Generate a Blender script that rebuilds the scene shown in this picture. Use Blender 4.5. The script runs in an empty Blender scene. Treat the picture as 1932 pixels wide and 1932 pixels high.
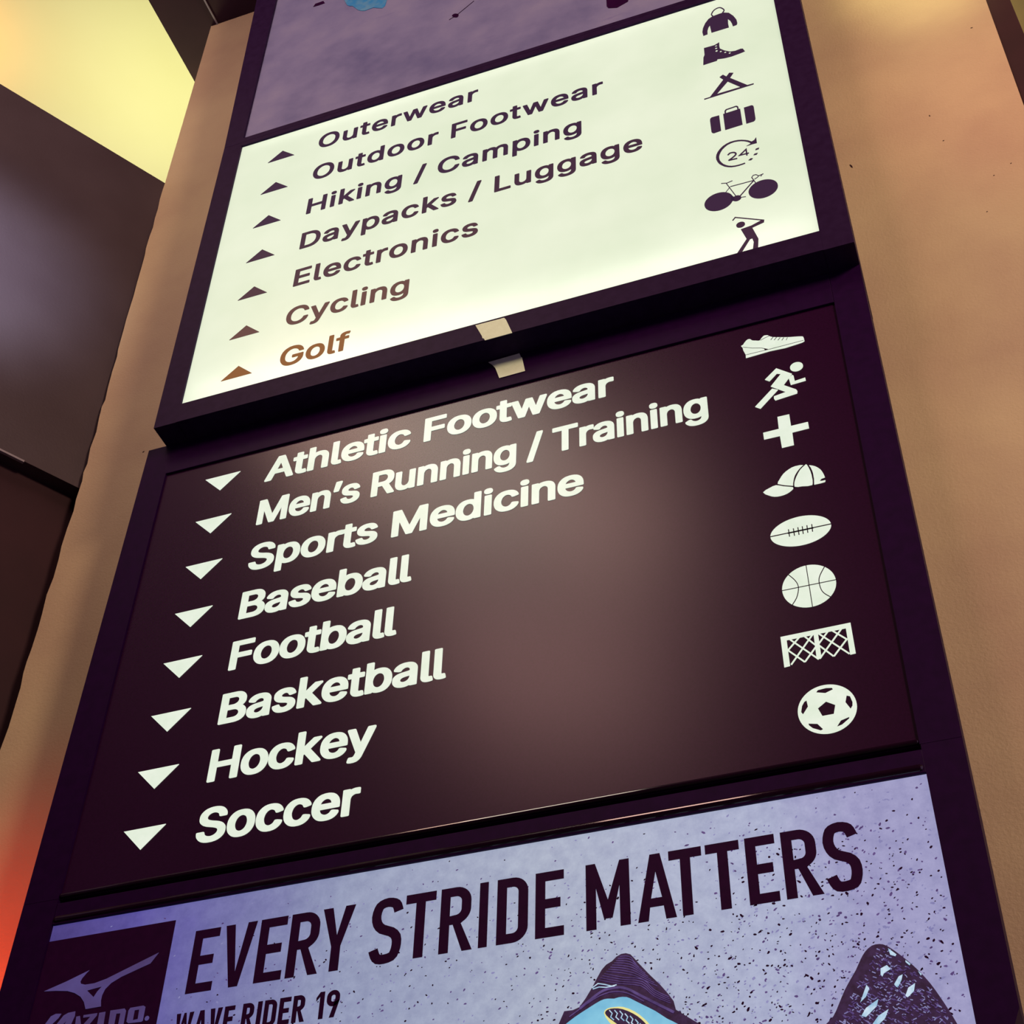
import bpy, bmesh, math, random, json
from mathutils import Vector, Matrix
from mathutils.geometry import tessellate_polygon

S = bpy.context.scene
COL = S.collection
EYE = 1.6                      # eye height of the photographer; measured heights below are relative to it
DIST = 1.477231                # distance from the eye to the face of the upper sign

# ------------------------------------------------------------------ camera
cam = bpy.data.cameras.new('camera'); cam.sensor_width = 36; cam.lens = 2903.618 / 1932 * 36
cam.clip_start = .05; cam.clip_end = 60
co = bpy.data.objects.new('camera', cam); COL.objects.link(co); S.camera = co
R0 = [[0.940447606, -0.220239951, -0.258945294], [0.33926829, 0.655912499, 0.674296538], [0.021338418, -0.721992492, 0.691571771]]
ax = Vector((R0[0][0], R0[1][0], R0[2][0])); ay = -Vector((R0[0][1], R0[1][1], R0[2][1])); az = -Vector((R0[0][2], R0[1][2], R0[2][2]))
mw = Matrix((ax, ay, az)).transposed().to_4x4(); mw.translation = (0, -DIST, EYE)
co.matrix_world = mw

# ------------------------------------------------------------------ world, exposure, lamps
S.view_settings.view_transform = 'Standard'; S.view_settings.look = 'None'
S.view_settings.exposure = 0; S.view_settings.gamma = 1; S.view_settings.use_curve_mapping = False
W = bpy.data.worlds.new('world'); S.world = W; W.use_nodes = True
W.node_tree.nodes['Background'].inputs[0].default_value = (.78, .50, .92, 1)
W.node_tree.nodes['Background'].inputs[1].default_value = .50

def lamp(name, kind, loc, to, power, color, **k):
    d = bpy.data.lights.new(name, kind); d.energy = power; d.color = color
    for a, v in k.items(): setattr(d, a, v)
    o = bpy.data.objects.new(name, d); COL.objects.link(o); o.location = (loc[0], loc[1], loc[2] + EYE)
    v = Vector((to[0] - loc[0], to[1] - loc[1], to[2] - loc[2])); o.rotation_euler = v.to_track_quat('-Z', 'Y').to_euler()
    return o
# shop ceiling lamps behind and beside the photographer, a warm wall washer on the pillar, a red accent spot
lamp('ceiling_lamp_front', 'AREA', (-1.05, -2.05, 3.66), (-.6, -.2, 1.2), 8, (1, .60, .50), shape='DISK', size=.5)
lamp('ceiling_lamp_middle', 'AREA', (-1.50, -2.85, 3.66), (-.6, -.2, 1.2), 16, (1, .54, .48), shape='RECTANGLE', size=.75, size_y=.5)
lamp('ceiling_lamp_near', 'AREA', (-1.75, -1.42, 3.66), (-1.0, -.2, 1.4), 6, (1, .62, .48), shape='DISK', size=.45)
lamp('ceiling_lamp_right', 'AREA', (1.9, -2.2, 2.9), (.3, .1, 1.6), 88, (1, .71, .46), shape='DISK', size=.7)
lamp('wall_washer', 'SPOT', (.24, -.55, 3.62), (.20, .16, 2.93), 32, (1, .92, .34), spot_size=math.radians(22), spot_blend=1, shadow_soft_size=.04)
lamp('wall_washer_low', 'SPOT', (.24, -.60, 3.62), (.205, .16, 2.62), 6, (1, .72, .34), spot_size=math.radians(24), spot_blend=1, shadow_soft_size=.04)
lamp('pink_accent_spot', 'SPOT', (.9, -1.3, 2.0), (.34, .16, 2.42), 18, (1, .14, .20), spot_size=math.radians(26), spot_blend=1, shadow_soft_size=.1)
lamp('red_accent_spot', 'SPOT', (-1.48, -.10, .45), (-1.43, .16, .93), 62, (1, .05, .015), spot_size=math.radians(28), spot_blend=.8, shadow_soft_size=.03)
lamp('cool_lamp_left', 'SPOT', (-.9, -1.8, 2.0), (-1.74, -.20, 2.42), 620, (.70, .86, 1), spot_size=math.radians(19), spot_blend=1, shadow_soft_size=.1)
lamp('cove_lamp_white', 'AREA', (-2.0, .60, 3.40), (-1.97, .62, 4.3), 8, (.97, 1, .42), shape='DISK', size=.3)
lamp('cove_lamp_orange', 'AREA', (-2.58, .12, 4.1), (-2.56, .14, 4.3), 1.0, (1, .36, .06), shape='DISK', size=.25)
# fluorescent strips inside the white directory box, behind its translucent face
lamp('box_tube_bottom', 'AREA', (-.63, .055, 1.985), (-.63, -1, 1.985), 1.3, (1, 1, .96), shape='RECTANGLE', size=1.08, size_y=.02)
lamp('box_tube_top', 'AREA', (-.63, .03, 2.765), (-.63, -1, 2.765), .55, (1, 1, .96), shape='RECTANGLE', size=1.08, size_y=.015)

lamp('fill_lamp_left', 'AREA', (-1.35, -1.5, 3.5), (-1.4, .16, 1.7), 8, (1, .84, .68), shape='DISK', size=.6)  # added fill light that brightens the left strip of the pillar


# ------------------------------------------------------------------ materials
def nodes(name):
    m = bpy.data.materials.new(name); m.use_nodes = True; t = m.node_tree
    return m, t, t.nodes['Principled BSDF'], t.nodes['Material Output']
def noise(t, scale, detail=3, rough=.5, obj=True):
    n = t.nodes.new('ShaderNodeTexNoise'); n.inputs['Scale'].default_value = scale; n.inputs['Detail'].default_value = detail; n.inputs['Roughness'].default_value = rough
    c = t.nodes.new('ShaderNodeTexCoord'); t.links.new(c.outputs['Object'], n.inputs['Vector']); return n
def ramp(t, src, stops):
    r = t.nodes.new('ShaderNodeValToRGB'); e = r.color_ramp.elements
    while len(e) < len(stops): e.new(.5)
    for i, (p, c) in enumerate(stops): e[i].position = p; e[i].color = (*c, 1)
    t.links.new(src, r.inputs[0]); return r
def mat(name, c0, c1=None, rough=.6, scale=40, bump=0, bscale=200, spec=.5, coat=0, detail=4):
    m, t, p, o = nodes(name)
    n = noise(t, scale, detail); r = ramp(t, n.outputs[0], [(.35, c0), (.68, c1 or tuple(v * .85 for v in c0))])
    t.links.new(r.outputs[0], p.inputs['Base Color']); p.inputs['Roughness'].default_value = rough
    p.inputs['Specular IOR Level'].default_value = spec; p.inputs['Coat Weight'].default_value = coat
    if bump:
        b = t.nodes.new('ShaderNodeBump'); b.inputs['Strength'].default_value = bump; b.inputs['Distance'].default_value = .002
        n2 = noise(t, bscale, 4, .6); t.links.new(n2.outputs[0], b.inputs['Height']); t.links.new(b.outputs[0], p.inputs['Normal'])
    return m
def glow(name, c0, c1, strength, scale=6, rough=.4, base=(.02, .02, .02), spec=.3, stops=(.35, .65)):
    """backlit sheet or film: even emission with a little mottling, plus a real glossy face"""
    m, t, p, o = nodes(name)
    n = noise(t, scale, 4, .6); r = ramp(t, n.outputs[0], [(stops[0], c0), (stops[1], c1)])
    t.links.new(r.outputs[0], p.inputs['Emission Color']); p.inputs['Emission Strength'].default_value = strength
    p.inputs['Base Color'].default_value = (*base, 1); p.inputs['Roughness'].default_value = rough; p.inputs['Specular IOR Level'].default_value = spec
    return m
def srgb(r, g, b):
    f = lambda v: ((v / 255 + .055) / 1.055) ** 2.4 if v > 10 else v / 255 / 12.92
    return (f(r), f(g), f(b))
M_frame = mat('black_powder_coat', (.016, .0006, .034), (.012, .0005, .026), rough=.5, scale=60, bump=.05, bscale=900, spec=.06)
M_frame_lit = mat('black_powder_coat_lit', (.022, .008, .042), (.017, .005, .032), rough=.5, scale=60, bump=.05, bscale=900, spec=.06)  # same coat; the white sign's light is put into its lighter, bluer colour
M_gloss = mat('gloss_black_trim', (.012, .003, .012), (.009, .002, .010), rough=.07, scale=20, spec=.7)
M_tan = mat('tan_textured_paint', (.52, .405, .255), (.41, .29, .20), rough=.55, scale=3.2, bump=.35, bscale=240, spec=.35, detail=8)
M_dark = mat('dark_grey_wall_paint', (.060, .040, .052), (.048, .030, .040), rough=.45, scale=5, bump=.12, bscale=180, spec=.4)
M_recess = mat('dark_brown_wall_paint', (.034, .010, .016), (.026, .008, .013), rough=.7, scale=8, bump=.1, bscale=200, spec=.2)
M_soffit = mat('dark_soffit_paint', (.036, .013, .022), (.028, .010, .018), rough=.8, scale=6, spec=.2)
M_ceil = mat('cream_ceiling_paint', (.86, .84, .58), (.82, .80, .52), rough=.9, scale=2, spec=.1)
M_olive = mat('olive_wall_paint', (.20, .17, .07), (.15, .13, .055), rough=.8, scale=6, bump=.1)
M_floor = mat('grey_carpet', (.12, .11, .11), (.08, .075, .08), rough=1, scale=60, bump=.4, bscale=500, spec=.05)
M_white = None
M_sheet = glow('backlit_white_sheet', srgb(218, 230, 202), srgb(232, 240, 216), .78, scale=2.5, rough=.25, base=(.05, .05, .05))
def add_translucent(m, col):
    t = m.node_tree; p = t.nodes['Principled BSDF']; o = t.nodes['Material Output']
    tr = t.nodes.new('ShaderNodeBsdfTranslucent'); tr.inputs[0].default_value = (*col, 1); a = t.nodes.new('ShaderNodeAddShader')
    t.links.new(p.outputs[0], a.inputs[0]); t.links.new(tr.outputs[0], a.inputs[1]); t.links.new(a.outputs[0], o.inputs[0])
add_translucent(M_sheet, (.25, .25, .235))
M_back = glow('backlit_white_film', srgb(222, 234, 214), srgb(232, 240, 224), 1.0, scale=30, rough=.3)
M_vinyl_glow = [glow('dark_vinyl_glow_%d' % i, c, c, 1.0, rough=.5, base=(.01, .004, .01), spec=.1) for i, c in enumerate(
    [srgb(52, 32, 58)] * 3 + [srgb(60, 38, 56), srgb(72, 46, 56), srgb(98, 66, 60), srgb(138, 88, 44)])]  # light bleeding through the vinyl, painted as emission, browner down to the Golf row
M_panel = mat('satin_black_film', (.021, .001, .025), (.017, .0008, .020), rough=.26, scale=300, spec=.28)
M_tape = mat('masking_tape', (.80, .95, .74), (.76, .90, .68), rough=.8, scale=120, bump=.2, bscale=600, spec=.2)
M_ink = mat('printed_dark_ink', (.024, .0012, .034), (.019, .001, .028), rough=.5, scale=90, spec=.06)
M_blue = mat('blue_paint_splash', (.02, .22, .55), (.10, .28, .50), rough=.5, scale=60)
M_logo = glow('printed_logo_lilac', srgb(66, 48, 92), srgb(78, 66, 122), 1.0, scale=9, spec=.1)
M_aqua = glow('printed_shoe_aqua', srgb(96, 168, 205), srgb(140, 205, 228), 1.0, scale=14)
M_yellow = glow('printed_shoe_yellow', srgb(225, 215, 130), srgb(235, 230, 160), 1.0)
M_fleck = glow('printed_pale_blue', srgb(140, 185, 215), srgb(205, 225, 240), 1.0, scale=90)
M_knit = glow('printed_knit_purple', srgb(62, 44, 96), srgb(92, 72, 130), 1.0, scale=60)
M_shoe = glow('printed_shoe_dark', srgb(32, 8, 42), srgb(50, 26, 66), 1.0, scale=120)
M_grey = mat('clear_sheet_edge', (.22, .19, .22), (.3, .27, .3), rough=.3, scale=30)

# unlit upper advertisement: mottled mauve print
def purple_print():
    m, t, p, o = nodes('mauve_watercolour_print')
    n = noise(t, 3.5, 8, .62); r = ramp(t, n.outputs[0], [(.3, srgb(92, 92, 142)), (.5, srgb(126, 124, 168)), (.72, srgb(150, 146, 180))])
    c = t.nodes.new('ShaderNodeTexCoord'); mp = t.nodes.new('ShaderNodeMapping'); mp.inputs['Rotation'].default_value = (0, .7, 0); mp.inputs['Scale'].default_value = (2.2, 1, 14)
    n2 = t.nodes.new('ShaderNodeTexNoise'); n2.inputs['Scale'].default_value = 2; n2.inputs['Detail'].default_value = 10; n2.inputs['Roughness'].default_value = .75
    t.links.new(c.outputs['Object'], mp.inputs[0]); t.links.new(mp.outputs[0], n2.inputs['Vector'])
    r2 = ramp(t, n2.outputs[0], [(.60, (1, 1, 1)), (.72, (.62, .58, .82))])
    mx = t.nodes.new('ShaderNodeMix'); mx.data_type = 'RGBA'; mx.blend_type = 'MULTIPLY'; mx.inputs[0].default_value = .8
    t.links.new(r.outputs[0], mx.inputs[6]); t.links.new(r2.outputs[0], mx.inputs[7]); t.links.new(mx.outputs[2], p.inputs['Base Color'])
    p.inputs['Roughness'].default_value = .35; return m
M_purple = purple_print()

# backlit lower advertisement: pale blue-grey print, violet towards the logo side, softly mottled
def blue_print():
    m, t, p, o = nodes('pale_blue_concrete_print')
    c = t.nodes.new('ShaderNodeTexCoord'); sep = t.nodes.new('ShaderNodeSeparateXYZ'); t.links.new(c.outputs['Object'], sep.inputs[0])
    mr = t.nodes.new('ShaderNodeMapRange'); mr.inputs[1].default_value = -.6; mr.inputs[2].default_value = .6; t.links.new(sep.outputs[0], mr.inputs[0])
    n = noise(t, 5, 8, .65); ad = t.nodes.new('ShaderNodeMath'); ad.operation = 'MULTIPLY_ADD'; ad.inputs[1].default_value = .22; t.links.new(n.outputs[0], ad.inputs[0]); t.links.new(mr.outputs[0], ad.inputs[2])
    r = ramp(t, ad.outputs[0], [(.10, srgb(66, 54, 116)), (.25, srgb(92, 84, 160)), (.36, srgb(116, 116, 168)), (.50, srgb(148, 156, 186)), (.72, srgb(172, 180, 200)), (.92, srgb(172, 178, 206)), (1.0, srgb(158, 156, 196))])
    n3 = noise(t, 60, 6, .7); r3 = ramp(t, n3.outputs[0], [(.3, (.80, .80, .86)), (.7, (1.08, 1.08, 1.05))])
    mx = t.nodes.new('ShaderNodeMix'); mx.data_type = 'RGBA'; mx.blend_type = 'MULTIPLY'; mx.inputs[0].default_value = 1
    t.links.new(r.outputs[0], mx.inputs[6]); t.links.new(r3.outputs[0], mx.inputs[7]); t.links.new(mx.outputs[2], p.inputs['Emission Color'])
    p.inputs['Emission Strength'].default_value = 1; p.inputs['Base Color'].default_value = (.02, .02, .03, 1); p.inputs['Roughness'].default_value = .4; p.inputs['Specular IOR Level'].default_value = .12
    return m
M_blueprint = blue_print()
MC = dict(k=None, w=M_back, p=M_ink, l=M_logo, b=M_blue)
MC['1'] = M_shoe; MC['2'] = M_aqua; MC['3'] = M_yellow; MC['4'] = M_fleck; MC['5'] = M_knit
M_mid = glow('printed_speck_mauve', srgb(120, 118, 168), srgb(140, 140, 186), 1.0, scale=40)


# ------------------------------------------------------------------ mesh helpers
def link(name, me, m, parent=None, label=None):
    o = bpy.data.objects.new(name, me); COL.objects.link(o)
    if m: me.materials.append(m)
    if parent: o.parent = parent
    if label: o['label'] = label
    return o
def thing(name, label, cat, loc, group=None):
    o = bpy.data.objects.new(name, None); COL.objects.link(o); o.location = loc; o.empty_display_size = .1
    o['label'] = label; o['category'] = cat
    if group: o['group'] = group
    return o
def plates(shapes, yf, th, off=(0, 0, 0)):
    """flat shapes (outline + holes, x/z metres) cut from a sheet of thickness th whose face is at y = yf"""
    V, F = [], []
    for loops in shapes:
        loops = [[(p[0] - off[0], p[1] + EYE - off[2]) for p in l] for l in loops]
        base = len(V); flat = [p for l in loops for p in l]
        V += [(x, yf - off[1], z) for x, z in flat] + [(x, yf + th - off[1], z) for x, z in flat]
        n = len(flat)
        for a, b, c in tessellate_polygon([[Vector((x, z, 0)) for x, z in l] for l in loops]):
            (x0, z0), (x1, z1), (x2, z2) = flat[a], flat[b], flat[c]
            if (x1 - x0) * (z2 - z0) - (x2 - x0) * (z1 - z0) < 0: b, c = c, b
            F.append((base + a, base + b, base + c)); F.append((base + n + a, base + n + c, base + n + b))
        k = 0
        for l in loops:
            m_ = len(l)
            ar = sum(l[i][0] * l[(i + 1) % m_][1] - l[(i + 1) % m_][0] * l[i][1] for i in range(m_))
            outer = l is loops[0]
            for i in range(m_):
                a, b = base + k + i, base + k + (i + 1) % m_
                q = (a, a + n, b + n, b)
                if (ar > 0) != outer: q = q[::-1]
                F.append(q)
            k += m_
    me = bpy.data.meshes.new('plate'); me.from_pydata(V, [], F); me.update(); return me
def boxes(lst, bev=.0015, off=(0, 0, 0), seg=2):
    """boxes (x0,x1,y0,y1,z0,z1) with eased edges, heights relative to the eye"""
    bm = bmesh.new()
    for x0, x1, y0, y1, z0, z1 in lst:
        r = bmesh.ops.create_cube(bm, size=1)
        for v in r['verts']:
            v.co = Vector(((x0 + x1) / 2 + v.co.x * (x1 - x0) - off[0], (y0 + y1) / 2 + v.co.y * (y1 - y0) - off[1], (z0 + z1) / 2 + v.co.z * (z1 - z0) + EYE - off[2]))
    if bev: bmesh.ops.bevel(bm, geom=bm.edges[:], offset=bev, segments=seg, affect='EDGES', profile=.5)
    me = bpy.data.meshes.new('box'); bm.to_mesh(me); bm.free(); return me
def prism(poly, y0, y1, off=(0, 0, 0)):
    return plates([[poly]], y0, y1 - y0, off)
def extrude_xy(poly, z0, z1):
    n = len(poly); V = [(x, y, z0 + EYE) for x, y in poly] + [(x, y, z1 + EYE) for x, y in poly]
    F = [tuple(range(n))[::-1], tuple(range(n, 2 * n))] + [(i, (i + 1) % n, n + (i + 1) % n, n + i) for i in range(n)]
    me = bpy.data.meshes.new('prism'); me.from_pydata(V, [], F)
    bm = bmesh.new(); bm.from_mesh(me); bmesh.ops.recalc_face_normals(bm, faces=bm.faces); bm.to_mesh(me); bm.free(); return me
def struct(name, me, m, parent=None):
    o = link(name, me, m, parent)
    if not parent: o['kind'] = 'structure'
    return o

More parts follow.
